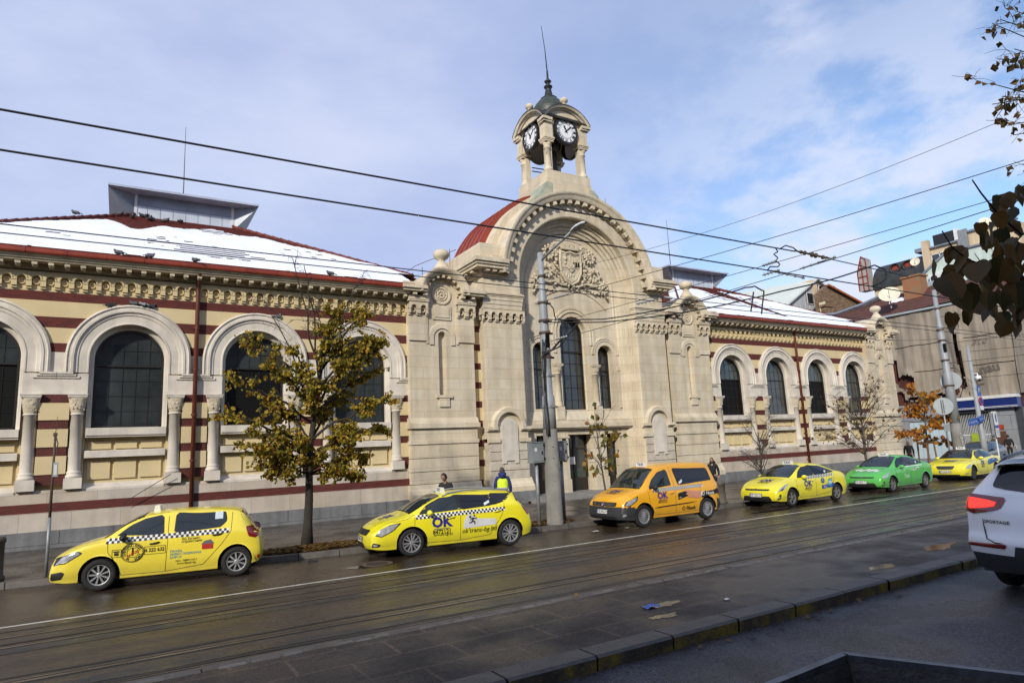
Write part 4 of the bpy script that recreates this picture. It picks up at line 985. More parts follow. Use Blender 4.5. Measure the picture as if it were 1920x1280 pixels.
# ------------------------------------------------------------------ vehicles
def paint(name, col, rough=.28):
    m = mat(name, col, rough=rough, var=.035, vs=1.5, coat=.8, space='obj'); nt = m.node_tree; N = nt.nodes; b, o = basecol_socket(m)     # road film low on the body
    tcn = N.new('ShaderNodeTexCoord'); sp = N.new('ShaderNodeSeparateXYZ'); nt.links.new(tcn.outputs['Object'], sp.inputs[0]); no = N.new('ShaderNodeTexNoise'); no.inputs['Scale'].default_value = 3.5; no.inputs['Detail'].default_value = 7
    nt.links.new(tcn.outputs['Object'], no.inputs['Vector']); mr = N.new('ShaderNodeMapRange'); mr.inputs['From Min'].default_value = .62; mr.inputs['From Max'].default_value = .2; mr.inputs['To Max'].default_value = .62
    nt.links.new(sp.outputs['Z'], mr.inputs['Value']); ml = N.new('ShaderNodeMath'); ml.operation = 'MULTIPLY'; nt.links.new(mr.outputs[0], ml.inputs[0]); nt.links.new(no.outputs[0], ml.inputs[1])
    mm = N.new('ShaderNodeMix'); mm.data_type = 'RGBA'; nt.links.new(ml.outputs[0], mm.inputs[0]); nt.links.new(o, mm.inputs[6]); mm.inputs[7].default_value = (.10,.085,.06,1); nt.links.new(mm.outputs[2], b.inputs['Base Color'])
    return m
P_YEL = paint('lemon_yellow_paint', (.74,.66,.018)); P_YEL2 = paint('warm_yellow_paint', (.80,.65,.055)); P_ORG = paint('amber_yellow_paint', (.74,.36,.008))
P_GRN = paint('bright_green_paint', (.075,.42,.055)); P_WHT = paint('pearl_white_paint', (.82,.83,.84)); P_NAV = paint('dark_navy_paint', (.008,.011,.022))
P_ROOF = paint('black_gloss_paint', (.012,.012,.014))
K_BLK = mat('black_car_plastic', (.012,.012,.013), rough=.5, space='obj'); K_GRY = mat('charcoal_bumper_plastic', (.030,.032,.036), rough=.55, space='obj')
K_TYR = mat('tyre_rubber', (.011,.011,.011), rough=.8, space='obj', bump=.3, bs=60); K_RIM = mat('silver_wheel', (.46,.47,.49), rough=.32, metal=.6, space='obj', var=.1)
K_CHR = mat('bright_chrome', (.65,.66,.68), rough=.12, metal=1, space='obj'); K_HL = mat('headlamp_glass', (.42,.44,.46), rough=.12, var=.45, vs=9, space='obj', coat=1, metal=.35)
K_GL = mat('tinted_car_glass', (.012,.017,.016), rough=.03, var=.5, vs=1.4, space='obj', spec=.8, bump=.08, bs=2.5); K_GLD = mat('privacy_glass', (.004,.004,.005), rough=.03, space='obj', spec=.7)
K_RED = mat('red_lamp_glass', (.16,.004,.006), rough=.12, var=.3, vs=8, space='obj', coat=1); K_WHT = mat('white_sticker', (.70,.70,.68), rough=.5, space='obj'); K_INK = mat('black_sticker', (.010,.010,.010), rough=.5, space='obj')
K_BLU = mat('navy_lettering', (.022,.020,.20), rough=.4, space='obj'); K_SKY = mat('blue_advert_sticker', (.02,.06,.30), rough=.4, space='obj'); K_PAP = mat('pale_paper', (.55,.62,.64), rough=.7, space='obj')
K_EU = mat('plate_blue', (.01,.05,.38), rough=.4, space='obj'); K_SKIN = mat('printed_skin_tone', (.55,.25,.17), rough=.5, space='obj'); K_RST = mat('printed_red', (.42,.02,.015), rough=.5, space='obj')
K_LIT = mat('lit_tail_lamp', (.5,.01,.005), rough=.3, space='obj', emit=((1,.035,.02),1.6)); K_ALU = mat('grey_roof_rail', (.28,.30,.34), rough=.35, metal=.4, space='obj'); K_AMB = mat('pale_teal_text', (.16,.34,.36), rough=.5, space='obj')

def hermite(T, x):
    if x <= T[0][0]: return T[0][1]
    if x >= T[-1][0]: return T[-1][1]
    for i in range(len(T)-1):
        x0, y0 = T[i]; x1, y1 = T[i+1]
        if x <= x1:
            def sl(j):
                if j <= 0 or j >= len(T)-1: return None
                d0 = (T[j][1]-T[j-1][1])/(T[j][0]-T[j-1][0]); d1 = (T[j+1][1]-T[j][1])/(T[j+1][0]-T[j][0])
                return 0 if d0*d1 <= 0 else 2*d0*d1/(d0+d1)
            d = (y1-y0)/(x1-x0); m0 = sl(i); m1 = sl(i+1); m0 = d if m0 is None else m0; m1 = d if m1 is None else m1
            t = (x-x0)/(x1-x0); h = x1-x0
            return y0*(2*t**3-3*t*t+1)+h*m0*(t**3-2*t*t+t)+y1*(-2*t**3+3*t*t)+h*m1*(t**3-t*t)
def catmull(P, n):
    out = []
    for i in range(len(P)-1):
        p0, p1, p2, p3 = P[max(i-1,0)], P[i], P[i+1], P[min(i+2,len(P)-1)]
        for k in range(n):
            t = k/n; out.append(tuple(.5*(2*b+(c-a)*t+(2*a-5*b+4*c-d)*t*t+(3*b-a-3*c+d)*t**3) for a,b,c,d in zip(p0,p1,p2,p3)))
    out.append(P[-1]); return out
class Car:
    """body shell lofted from side tables; every other part is laid on that shell."""
    def __init__(s, L, Wd, top, belt, roofw, wb, fo, wr, bot=.20, bow=.16, rbow=.10, nose=None, tail=None, front_w=.84, rear_w=.88, mid=.5, rocker=.965, flare=0., frad=.6):
        s.L, s.W, s.top, s.belt, s.roofw, s.wb, s.fo, s.wr = L, Wd/2, top, belt, roofw, wb, fo, wr
        s.bot, s.bow, s.rbow, s.nose, s.tail = bot, bow, rbow, nose or [(.2,.03),(.4,0),(.55,.02),(.75,.10),(1.2,.25)], tail or [(.2,.06),(.45,0),(.7,.04),(1,.16),(1.6,.4)]
        s.fw, s.rw, s.mid, s.rocker, s.frad = front_w, rear_w, mid, rocker, frad
        s.xw = (fo, fo+wb); s.Ra = wr+.065; s.cache = {}
    def half(s, x):
        f = min(1, x/s.frad); r = min(1, (s.L-x)/.5)
        wf = s.fw+(1-s.fw)*sqrt(max(0,1-(1-f)**2)); wr_ = s.rw+(1-s.rw)*sqrt(max(0,1-(1-r)**2))
        return s.W*min(wf, wr_)
    def sec(s, x):
        k = round(x,4)
        if k in s.cache: return s.cache[k]
        w = s.half(x); zt = hermite(s.top, x); zs = min(hermite(s.belt, x), zt-.05); wt = hermite(s.roofw, x)*w/s.W
        zb = s.bot+.05*max(0,1-x/.5)**2+.08*max(0,1-(s.L-x)/.6)**2
        g = zt-zs; drop = min(.10, .035+.10*min(1,g/.5)*.6); zr = zt-drop
        if g < .12: zr = zs+.55*(zt-zs)
        zm = zb+(zs-zb)*s.mid; ws = w*.955
        wt = min(wt, ws-.01)
        P = [(w*s.rocker-.10,zb),(w*s.rocker-.01,zb+.01),(w*s.rocker,zb+.07),(w*.995,zb+(zm-zb)*.6),(w,zm),(w*.992,zm+(zs-zm)*.6),(ws,zs),
             ((ws+wt)/2+.012,(zs+zr)/2),(wt,zr),(wt*.90,zr+(zt-zr)*.52),(wt*.55,zr+(zt-zr)*.88),(0,zt)]
        q = catmull(P, 4); s.cache[k] = q; return q
    def pos(s, x, y, z):
        b = min(1,abs(y)/s.W)
        f = max(0,1-x/.9)**2; r = max(0,1-(s.L-x)/.8)**2
        xx = x+s.bow*b*b*f-s.rbow*b*b*r
        f2 = max(0,1-x/.8)**2; r2 = max(0,1-(s.L-x)/.8)**2
        return Vector((xx+hermite(s.nose,z)*f2-hermite(s.tail,z)*r2-s.L/2, y, z))
    def arch(s, x):
        for xw in s.xw:
            d = abs(x-xw)
            if d < s.Ra: return s.wr-.0+sqrt(s.Ra**2-d*d)
        return -1
    def yside(s, x, z):
        q = s.sec(x)
        for (y0,z0),(y1,z1) in zip(q, q[1:]):
            if z0 <= z <= z1 and z1 > z0: return y0+(y1-y0)*(z-z0)/(z1-z0)
        return q[0][0] if z < q[0][1] else 0
    def ztop(s, x, y):
        q = s.sec(x)[::-1]; y = abs(y)
        for (y0,z0),(y1,z1) in zip(q, q[1:]):
            if y0 <= y <= y1: return z0+(z1-z0)*(y-y0)/max(1e-6,y1-y0)
        return q[-1][1]
    def side(s, x, z, o=.004, sg=-1): return s.pos(x, sg*(s.yside(x,z)+o), z)+Vector((-o if x < .25 else o if x > s.L-.2 else 0,0,0))
    def hood(s, x, y, o=.006): p = s.pos(x, y, s.ztop(x,y)); p.z += o; p.x -= o*.6; return p
    def face(s, y, z, o=.006): p = s.pos(0, y, z); p.x -= o; return p
    def rear(s, y, z, o=.006): p = s.pos(s.L, y, z); p.x += o; return p
    def body(s, mats, lower=None):
        xs = [0,.015,.04,.08,.13,.19,.26,.34]; x = .42
        while x < s.L-.34: xs.append(x); x += .075
        xs += [s.L-.34,s.L-.26,s.L-.19,s.L-.13,s.L-.08,s.L-.04,s.L-.015,s.L]
        for xw in s.xw:
            for d in (-1,-.985,-.94,-.85,.85,.94,.985,1): xs.append(xw+s.Ra*d)
            xs += [xw-s.Ra-.002, xw+s.Ra+.002]
        xs = sorted(set(round(v,4) for v in xs)); mb = MB(); mb.smooth = True; rings = []
        for x in xs:
            za = s.arch(x); r = []
            for (y,z) in s.sec(x):
                if z < za: y, z = (s.yside(x, za) if y > s.W*.7 else y), za
                r.append((x,y,z))
            rings.append(r)
        n = len(rings[0])
        for sg in (-1, 1):
            mb.cur = 0
            o = mb.add([s.pos(x, sg*y, z) for r in rings for x,y,z in r], [])
            for i in range(len(xs)-1):
                for j in range(n-1):
                    f = (o+i*n+j, o+(i+1)*n+j, o+(i+1)*n+j+1, o+i*n+j+1); mb.f.append(f if sg < 0 else f[::-1])
                    zz = (rings[i][j][2]+rings[i+1][j+1][2])/2
                    mb.m.append(1 if (lower and lower(xs[i], zz)) else 0); mb.sm.append(True)
        mb.smooth = True; mb.cur = 0
        for r, fl in ((rings[0],0),(rings[-1],1)):
            m = 10
            def P(i, j): x,y,z = r[i]; return s.pos(x, -y+2*y*j/m, z)
            mb.grid(P, n, m+1, flip=not fl)
            if lower:
                for q in range(1, (n-1)*m+1):
                    i = (len(mb.f)-q); zz = sum(mb.v[k][2] for k in mb.f[i])/4
                    if lower(r[0][0], zz): mb.m[i] = 1
        mb.smooth = False; mb.mi(2)                           # floor and wheel wells
        mb.box(-s.L/2+.25, s.L/2-.25, -s.W+.12, s.W-.12, s.bot+.005, s.bot+.05)
        for xw in s.xw:
            for sg in (-1,1):
                mb.add([(xw-s.L/2-s.Ra,sg*(s.W-.26),.16),(xw-s.L/2+s.Ra,sg*(s.W-.26),.16),(xw-s.L/2+s.Ra,sg*(s.W-.26),.75),(xw-s.L/2-s.Ra,sg*(s.W-.26),.75)], [(0,1,2,3)])
                k = 10
                mb.grid(lambda i, j: (xw-s.L/2+s.Ra*1.0*cos(pi*i/k), sg*(s.W-(.26,.035)[j]), s.wr+s.Ra*sin(pi*i/k)), k+1, 2)
        return mb
    def patch(s, mb, poly, fn, nz=7, nx=10, o=.005):
        """fill an outline given in surface coordinates (u,v), scan-line by scan-line."""
        vs = [p[1] for p in poly]; v0, v1 = min(vs), max(vs); rows = []
        for k in range(nz+1):
            v = v0+(v1-v0)*min(max(k/nz,.0005),.9995); xs = []
            for i in range(len(poly)):
                (a,b),(c,d) = poly[i], poly[(i+1)%len(poly)]
                if (b > v) != (d > v): xs.append(a+(c-a)*(v-b)/(d-b))
            rows.append((v, min(xs), max(xs)))
        mb.grid(lambda i, j: fn(rows[i][1]+(rows[i][2]-rows[i][1])*j/nx, rows[i][0], o), nz+1, nx+1)
    def text(s, mb, t, u, v, size, fn, o=.008, sx=1., align='CENTER', bold=0., slope=0., rot=0., shear=0.):
        V, F = text_polys(t, size, align, bold=bold, font_shear=shear); c, q = cos(rot), sin(rot)
        mb.add([fn(u+(x*sx*c-y*q), v+(x*sx*q+y*c)+slope*x, o) for x, y in V], F)
def round_poly(poly, r=.06, n=4):
    out = []
    for i in range(len(poly)):
        p, a, b = Vector(poly[i]), Vector(poly[i-1]), Vector(poly[(i+1)%len(poly)])
        da, db = (a-p), (b-p); ra = min(r, da.length*.45); rb = min(r, db.length*.45)
        A, B = p+da.normalized()*ra, p+db.normalized()*rb
        for k in range(n+1):
            t = k/n; out.append(tuple(A*(1-t)**2+p*2*t*(1-t)+B*t*t))
    return out
def wheel(car, root, spokes=5, rim=None, hub=.68, split=False, both=True):
    rim = rim or K_RIM; r = car.wr; w = .20
    for xw in car.xw:
        for sg in (-1, 1):
            c = (xw-car.L/2, sg*(car.W-.035-w/2), r); ax = Vector((0,sg,0))
            mb = MB(); mb.smooth = True
            mb.lathe([(r*.60,-w/2),(r*.86,-w/2),(r*.97,-w*.36),(r,-w*.25),(r,w*.25),(r*.97,w*.38),(r*.88,w*.5),(r*hub,w*.47),(r*hub*.97,w*.40)], c, 30, axis=ax, cap=False)
            mb.lathe([(.01,-w*.2),(r*hub,-w*.2)], c, 20, axis=ax)
            t = mb.build('wheel', K_TYR, root)
            mb = MB(); mb.mi(1).lathe([(.002,w*.13),(r*hub*.97,w*.13)], c, 28, axis=ax, cap=False); mb.mi(0)
            mb.lathe([(r*hub*.90,w*.2),(r*hub*.92,w*.44),(r*hub*.99,w*.46),(r*hub,w*.40)], c, 30, axis=ax, cap=False)
            mb.lathe([(.045,w*.2),(.05,w*.40),(.03,w*.43),(.002,w*.43)], c, 14, axis=ax, cap=False)
            Rm = ax.to_track_quat('Z','Y').to_matrix()
            for k in range(spokes):
                for d in ((-.20,.20) if split else (0,)):
                    a = 2*pi*k/spokes+d*.55+.3; a2 = 2*pi*k/spokes+d*1.1+.3; wd = (.017 if split else .40*r*hub/spokes*2.2)
                    p = [Vector((.03*cos(a)-wd*.6*sin(a)*g, .03*sin(a)+wd*.6*cos(a)*g, w*.41)) for g in (-1,1)]
                    q = [Vector((r*hub*.93*cos(a2)-wd*sin(a2)*g, r*hub*.93*sin(a2)+wd*cos(a2)*g, w*.38)) for g in (1,-1)]
                    v = p+q; dn = Vector((0,0,-w*.16))
                    mb.add([Vector(c)+Rm@x for x in v]+[Vector(c)+Rm@(x+dn) for x in v], [(0,1,2,3),(0,4,5,1),(1,5,6,2),(2,6,7,3),(3,7,4,0)])
            mb.build('rim', [rim, K_BLK], t)
def plate(car, root, txt, y, z, fn, sg=1, wd=.50, h=.11, tu=.03):
    """fn(y,z,o): surface the plate hangs on; sg=1 seen from the front."""
    mb = MB(); f = lambda u, v, o: fn(y-sg*u, z+v, o+.016)
    mb.mi(0); car.patch(mb, [(-wd/2,-h/2),(wd/2,-h/2),(wd/2,h/2),(-wd/2,h/2)], lambda u,v,o: f(u,v,o), 2, 6)
    car.patch(mb.mi(3), [(-wd/2-.012,-h/2-.012),(wd/2+.012,-h/2-.012),(wd/2+.012,h/2+.012),(-wd/2-.012,h/2+.012)], lambda u,v,o: f(u,v,-.002), 2, 6)
    car.patch(mb.mi(1), [(-wd/2,-h/2),(-wd/2+.045,-h/2),(-wd/2+.045,h/2),(-wd/2,h/2)], lambda u,v,o: f(u,v,.006), 2, 2)
    mb.mi(2); car.text(mb, txt, tu, 0, .105, lambda u,v,o: f(u,v,.008), bold=.02, sx=.78)
    mb.mi(0); car.text(mb, 'BG', -wd/2+.023, -.03, .035, lambda u,v,o: f(u,v,.008))
    return mb.build('licence_plate', [K_WHT, K_EU, K_INK, K_BLK], root)
def checker(car, root, x0, x1, zf, h=.10, cell=.05):
    mb = MB(); n = int((x1-x0)/cell)
    mb.mi(0).grid(lambda i, j: car.side(x0+(x1-x0)*i/40, zf(x0+(x1-x0)*i/40)+h*j/2, .006), 41, 3)
    mb.mi(1)
    for i in range(n):
        for j in range(2):
            if (i+j) % 2: continue
            a = x0+cell*i; b = a+cell
            mb.add([car.side(x, zf(x)+h*k/2, .009) for x, k in ((a,j),(b,j),(b,j+1),(a,j+1))], [(0,1,2,3)])
    mb.build('chequered_band', [K_WHT, K_INK], root)
def seam(car, root, lines, sg=-1):
    mb = MB()
    for pts in lines:
        dense = []
        for (a,b),(c,d) in zip(pts, pts[1:]):
            for k in range(6): dense.append((a+(c-a)*k/6, b+(d-b)*k/6))
        dense.append(pts[-1]); mb.tube([car.side(x,z,.0,sg) for x,z in dense], .0055, 5)
    mb.build('door_gap', K_BLK, root)
def handle(car, root, x, z, mt, dark=True):
    for sg in (-1,1):
        mb = MB(); mb.smooth = True
        mb.tube([car.side(x-.09+.03*k, z+.004*k, .012+.018*sin(pi*k/6), sg) for k in range(7)], .016, 6); mb.build('door_handle', mt, root)
def mirror(car, root, x, z, mt):
    for sg in (-1,1):
        p = car.side(x, z, .12, sg); mb = MB(); mb.smooth = True
        mb.mi(0).blob(p, .10, 10, (.75,1.15,.72)); mb.mi(1).tube([car.side(x+.02,z-.03,-.02,sg), p+Vector((0,0,-.05))], .03, 6)
        mb.build('wing_mirror', [mt, K_BLK], root)
def roof_sign(car, root, x, y=0, mt=None, txt='TAXI'):
    z = car.ztop(x, y)-.01; c = car.pos(x, y, z); mb = MB()
    q = [(-.07,0),(.07,0),(.045,.13),(-.045,.13)]
    mb.mi(0).prism([(c.x+u, c.z+v) for u,v in q], 'y', c.y-.19, c.y+.19)
    mb.mi(1); V, F = text_polys(txt, .13, bold=.03)
    mb.add([(c.x-.062+.02*0+.0125*((v+.05)/.1)-.004, c.y-u, c.z+.065+v) for u, v in V], F)
    mb.build('roof_sign', [K_WHT, K_INK], root)
def glass_side(car, root, polys, mats_=None, trim=.02, band=None):
    for sg in (-1,1):
        if band:
            mb = MB(); mb.smooth = True; car.patch(mb, round_poly(band, .04), lambda u,v,o: car.side(u,v,.0015,sg), 8, 24); mb.build('window_surround', K_BLK, root)
        for k, poly in enumerate(polys):
            pr = round_poly(poly, .05); cx = sum(p[0] for p in pr)/len(pr); cz = sum(p[1] for p in pr)/len(pr)
            mb = MB(); mb.smooth = True
            big = [(cx+(x-cx)*(1+trim*2/1.0), cz+(z-cz)*(1+trim*3.2)) for x,z in pr]
            car.patch(mb.mi(1), big, lambda u,v,o: car.side(u,v,.003,sg), 8, 10); car.patch(mb.mi(0), pr, lambda u,v,o: car.side(u,v,.006,sg), 8, 10)
            mb.build('side_window', [(mats_ or [K_GL]*9)[k], K_BLK], root)
def screen(car, root, x0, x1, inset, name='windscreen', mt=None, yw=None):
    """glass across the shell's top between stations x0..x1 (rises or falls)."""
    mb = MB(); mb.smooth = True
    def row(i, j, n, m, g):
        x = x0+(x1-x0)*i/n; w = (yw(x) if yw else hermite(car.roofw,x)*car.half(x)/car.W)-inset+g; return car.hood(x, -w+2*w*j/m, .004+(.004 if g == 0 else 0))
    mb.mi(1).grid(lambda i, j: row(i,j,8,12,.022), 9, 13); mb.mi(0).grid(lambda i, j: row(i*.94+.25,j,8,12,0), 9, 13)
    return mb.build(name, [mt or K_GL, K_BLK], root)
def side_lamp(car, root, poly, name, mats_, both=True, o=.008, inner=None):
    for sg in ((-1,1) if both else (-1,)):
        mb = MB(); mb.smooth = True; pr = round_poly(poly, .03)
        car.patch(mb.mi(0), pr, lambda u,v,oo: car.side(u,v,o,sg), 8, 14)
        if inner: car.patch(mb.mi(1), round_poly(inner, .03), lambda u,v,oo: car.side(u,v,o+.004,sg), 6, 10)
        mb.build(name, mats_, root)
def front_patch(car, root, poly, name, mt, o=.008, mirror_=False, nz=5, nx=12):
    mb = MB(); pr = round_poly(poly, .03); mb.smooth = True
    for sg in ((1,-1) if mirror_ else (1,)):
        car.patch(mb, pr, lambda u,v,oo: car.face(sg*u,v,o), nz, nx)
    return mb.build(name, mt, root)
def place_car(name, label, cat, group, car, x, y, rz): return thing(name, (x,y,zg(y)), label, cat, group, rz)
TAXIS = 'taxis waiting along the kerb'
# the pair of wheel contacts on the street side fixes place and heading
def from_contacts(car, f, r, shift=0.):
    f, r = Vector(f), Vector(r); d = (r-f).normalized(); nrm = Vector((-d.y, d.x)); m = (f+r)/2
    c = m+nrm*(car.W-.06+shift)+d*(car.L/2-(car.fo+car.wb/2)); return c.x, c.y, atan2(d.y, d.x)
nosuv = None
def black_low(*a): return lambda x, z: False

# ---- small yellow hatchback
c = Car(4.20, 1.74, [(0,.70),(.12,.775),(.45,.90),(.95,1.02),(1.10,1.09),(1.45,1.33),(1.75,1.455),(2.2,1.515),(2.8,1.51),(3.45,1.47),(3.75,1.41),(3.93,1.22),(4.08,1.02),(4.20,.93)],
        [(0,.66),(.5,.85),(1,.945),(2,.97),(3,1.0),(3.5,1.02),(4.20,.90)], [(0,.60),(.9,.68),(1.2,.68),(1.75,.60),(2.5,.60),(3.5,.585),(3.93,.60),(4.20,.62)], 2.62, 1.0, .32, nose=[(.2,.05),(.35,0),(.55,.03),(.7,.10),(1.2,.25)], tail=[(.2,.08),(.45,0),(.7,.02),(.95,.07),(1.5,.2)])
x, y, rz = from_contacts(c, (-.36,16.45), (2.47,15.98))
t = place_car('parked_car', 'small yellow hatchback taxi with grey hubcaps, nearest to the camera beside the sign post', 'taxi', TAXIS, c, x, y, rz)
c.body(None).build('body', [P_YEL2, K_BLK, K_BLK], t, smooth=None)
wheel(c, t, 9, hub=.64)
glass_side(c, t, [[(1.24,1.035),(2.16,1.03),(2.13,1.42),(1.86,1.40),(1.52,1.255)], [(2.38,1.045),(3.26,1.085),(3.40,1.21),(3.36,1.415),(2.40,1.44)]])
screen(c, t, 1.03, 1.76, .045); screen(c, t, 3.75, 4.06, .06, 'rear_screen')
checker(c, t, 1.10, 3.46, lambda x: .93+.028*(x-1.1)/2.4)
seam(c, t, [[(1.13,.98),(1.15,.75),(1.33,.5),(1.40,.28),(2.25,.27)],[(2.24,1.47),(2.25,.9),(2.22,.27)],[(3.52,1.38),(3.50,1.0),(3.30,.72),(2.95,.34),(2.22,.27)],[(2.24,1.47),(1.86,1.44)]])
handle(c, t, 2.0, .86, K_BLK); handle(c, t, 3.22, .93, K_BLK); mirror(c, t, 1.42, 1.03, K_BLK)
side_lamp(c, t, [(.02,.575),(.32,.61),(.70,.79),(.60,.835),(.22,.76),(.03,.71)], 'headlight', [K_BLK, K_HL], inner=[(.06,.59),(.32,.625),(.66,.79),(.58,.82),(.20,.74)])
front_patch(c, t, [(-.50,.58),(.50,.58),(.52,.70),(-.52,.70)], 'grille', K_BLK); front_patch(c, t, [(-.55,.26),(.55,.26),(.5,.42),(-.5,.42)], 'air_intake', K_BLK)
side_lamp(c, t, [(.03,.28),(.26,.30),(.34,.42),(.28,.455),(.04,.45)], 'fog_light_surround', [K_BLK])
side_lamp(c, t, [(3.85,1.06),(3.92,.84),(4.08,.80),(4.19,.83),(4.18,1.05),(4.03,1.10)], 'tail_light', [K_RED])
roof_sign(c, t, 1.95)
f = lambda u, v, o: c.side(u, v, .008); RX, RZ = 1.60, .715; mb = MB()
for q in (.215,.195): mb.grid(lambda i, j: f(RX+(q-.010*j)*cos(2*pi*i/40), RZ+(q-.010*j)*.92*sin(2*pi*i/40), 0), 41, 2)
mb.grid(lambda i, j: f(RX+(.11-.009*j)*cos(2*pi*i/32), RZ+(.11-.009*j)*.92*sin(2*pi*i/32), 0), 33, 2)
for k, ch in enumerate('СИТИТРАНС ЕООД · ТАКСИ · 10 ·'):
    a = pi*1.08-2*pi*k/29; c.text(mb, ch, RX+.152*cos(a), RZ+.152*.92*sin(a), .072, f, rot=a-pi/2, bold=.02)
c.text(mb, '1', RX, RZ+.01, .20, f, bold=.035); mb.build('company_roundel', K_INK, t)
mb = MB(); c.text(mb, 'ТАКСИ', RX, RZ-.025, .07, lambda u,v,o: c.side(u,v,.011), rot=.5, bold=.03); mb.build('roundel_script', K_RST, t)
def frame(mb, x0, x1, z0, z1, w=.008):
    for a, b, p, q in ((x0,x1,z0,z0+w),(x0,x1,z1-w,z1),(x0,x0+w,z0,z1),(x1-w,x1,z0,z1)): mb.grid(lambda i, j: f(a+(b-a)*i/4, (p,q)[j], 0), 5, 2)
mb = MB(); c.text(mb, '6 222 632', 2.01, .735, .105, f, bold=.02, sx=.86); frame(mb, 1.815, 2.215, .65, .815); mb.build('phone_number', K_INK, t)
mb = MB(); frame(mb, 1.22, 1.39, .645, .80); mb.grid(lambda i, j: f(1.265+.08*i, .68+.055*j, 0), 2, 2); mb.grid(lambda i, j: f(1.25+.11*i, .745+.025*j, 0), 2, 2); mb.build('telephone_symbol', K_INK, t)
mb = MB()
for k in range(4): mb.grid(lambda i, j: f(3.70+.03*k+.012*i, 1.36-.055*k+.016*j, 0), 2, 2)
mb.build('pillar_dots', K_INK, t)
mb = MB(); c.text(mb, 'BG Бизнес', 2.70, .905, .072, f); c.text(mb, 'справочник', 2.72, .85, .072, f); mb.build('upper_door_lettering', K_INK, t)
mb = MB(); c.text(mb, 'тел.: 080011011', 2.62, .46, .062, f); mb.build('lower_door_lettering', K_INK, t); mb = MB(); c.text(mb, 'www.fibank.bg', 2.62, .405, .062, f); mb.build('lower_door_lettering', K_INK, t)
mb = MB()
for k, w_ in enumerate(('ПЪРВА','ИНВЕСТИЦИОННА','БОРСА')): c.text(mb, w_, 2.30, .665-.062*k, .066, f, align='LEFT', bold=.012)
mb.build('teal_door_lettering', K_AMB, t)
mb = MB(); mb.mi(0).grid(lambda i, j: f(2.92+.22*i, .655+.105*j, 0), 2, 2); mb.mi(1).add([f(2.90,.76,0),f(3.16,.76,0),f(3.09,.85,0),f(2.97,.83,0)], [(0,1,2,3)]); mb.build('red_house_sticker', [K_RST, mat('printed_grey', (.10,.11,.13), space='obj')], t)
mb = MB(); c.patch(mb, [(3.16,1.26),(3.32,1.26),(3.32,1.41),(3.16,1.41)], lambda u,v,o: c.side(u,v,.009), 2, 2); mb.build('window_notice', K_PAP, t)
mb = MB(); c.patch(mb, [(4.11,.36),(4.18,.36),(4.18,.43),(4.11,.43)], lambda u,v,o: c.side(u,v,.006), 2, 2); mb.build('reflector', K_RST, t)

def ok_logo(car, mb, u, v, s, fn, num, bi=0, ki=1, slant=0.):
    """OK lettering with a chequer strip and the call number below."""
    mb.mi(bi); car.text(mb, 'OK', u, v+.10*s, .36*s, fn, bold=.045, sx=1.05)
    for i in range(24):
        for j in range(2):
            if (i+j) % 2 == 0: mb.add([fn(u-.22*s+.0185*s*(i+a), v-.045*s-.0185*s*(j+b), .008) for a,b in ((0,0),(1,0),(1,1),(0,1))], [(0,1,2,3)])
    mb.mi(ki); car.text(mb, num, u, v-.145*s, .155*s, fn, bold=.02, sx=.98)
# ---- yellow estate
c = Car(4.49, 1.79, [(0,.66),(.10,.745),(.5,.88),(1.02,1.00),(1.15,1.06),(1.55,1.27),(1.95,1.42),(2.4,1.475),(3.0,1.475),(3.7,1.43),(4.08,1.37),(4.22,1.20),(4.36,1.02),(4.49,.93)],
        [(0,.62),(.5,.82),(1.1,.93),(2,.975),(3,1.02),(3.9,1.08),(4.49,.92)], [(0,.60),(1,.70),(1.2,.70),(1.95,.60),(3,.60),(4.0,.57),(4.3,.60),(4.49,.64)], 2.65, 1.11, .33, nose=[(.2,.05),(.35,.0),(.55,.02),(.68,.09),(1.2,.25)])
x, y, rz = from_contacts(c, (6.29,15.48), (8.91,15.14))
t = place_car('parked_car', 'lemon yellow estate taxi with grey roof rails and a running man on its rear door', 'taxi', TAXIS, c, x, y, rz)
c.body(None).build('body', [P_YEL, K_BLK, K_BLK], t)
wheel(c, t, 6, split=True, hub=.70)
glass_side(c, t, [[(1.36,.995),(2.34,1.015),(2.32,1.36),(2.02,1.345),(1.62,1.20)], [(2.43,1.03),(3.24,1.06),(3.20,1.365),(2.44,1.37)], [(3.30,1.075),(3.54,1.12),(3.90,1.33),(3.28,1.36)]], [K_GL, K_GLD, K_GLD], .02, [(1.28,.975),(3.56,1.09),(3.98,1.345),(3.3,1.385),(2.3,1.39),(1.98,1.365),(1.56,1.20)])
side_lamp(c, t, [(4.03,1.12),(4.30,1.12),(4.18,1.26),(4.07,1.345)], 'rear_quarter_glass', [K_GLD])
screen(c, t, 1.09, 1.94, .045); screen(c, t, 4.10, 4.33, .06, 'rear_screen', K_GLD)
checker(c, t, 1.22, 3.62, lambda x: .875+.035*(x-1.2)/2.4)
seam(c, t, [[(1.20,.98),(1.18,.65),(1.28,.30),(2.36,.28)],[(2.38,1.38),(2.39,.9),(2.36,.28)],[(3.62,1.10),(3.55,.85),(3.42,.66),(3.16,.34),(2.36,.28)],[(.62,.85),(1.0,.9),(1.2,.985)]])
handle(c, t, 2.14, .84, P_YEL); handle(c, t, 3.40, .90, P_YEL); mirror(c, t, 1.56, 1.01, P_YEL)
side_lamp(c, t, [(.06,.535),(.30,.53),(.64,.66),(.86,.835),(.52,.80),(.18,.70)], 'headlight', [K_BLK, K_HL], inner=[(.09,.55),(.30,.545),(.62,.67),(.80,.815),(.50,.785),(.20,.69)])
front_patch(c, t, [(-.50,.56),(.50,.56),(.56,.70),(-.56,.70)], 'grille', K_BLK); front_patch(c, t, [(-.42,.25),(.42,.25),(.36,.38),(-.36,.38)], 'air_intake', K_BLK)
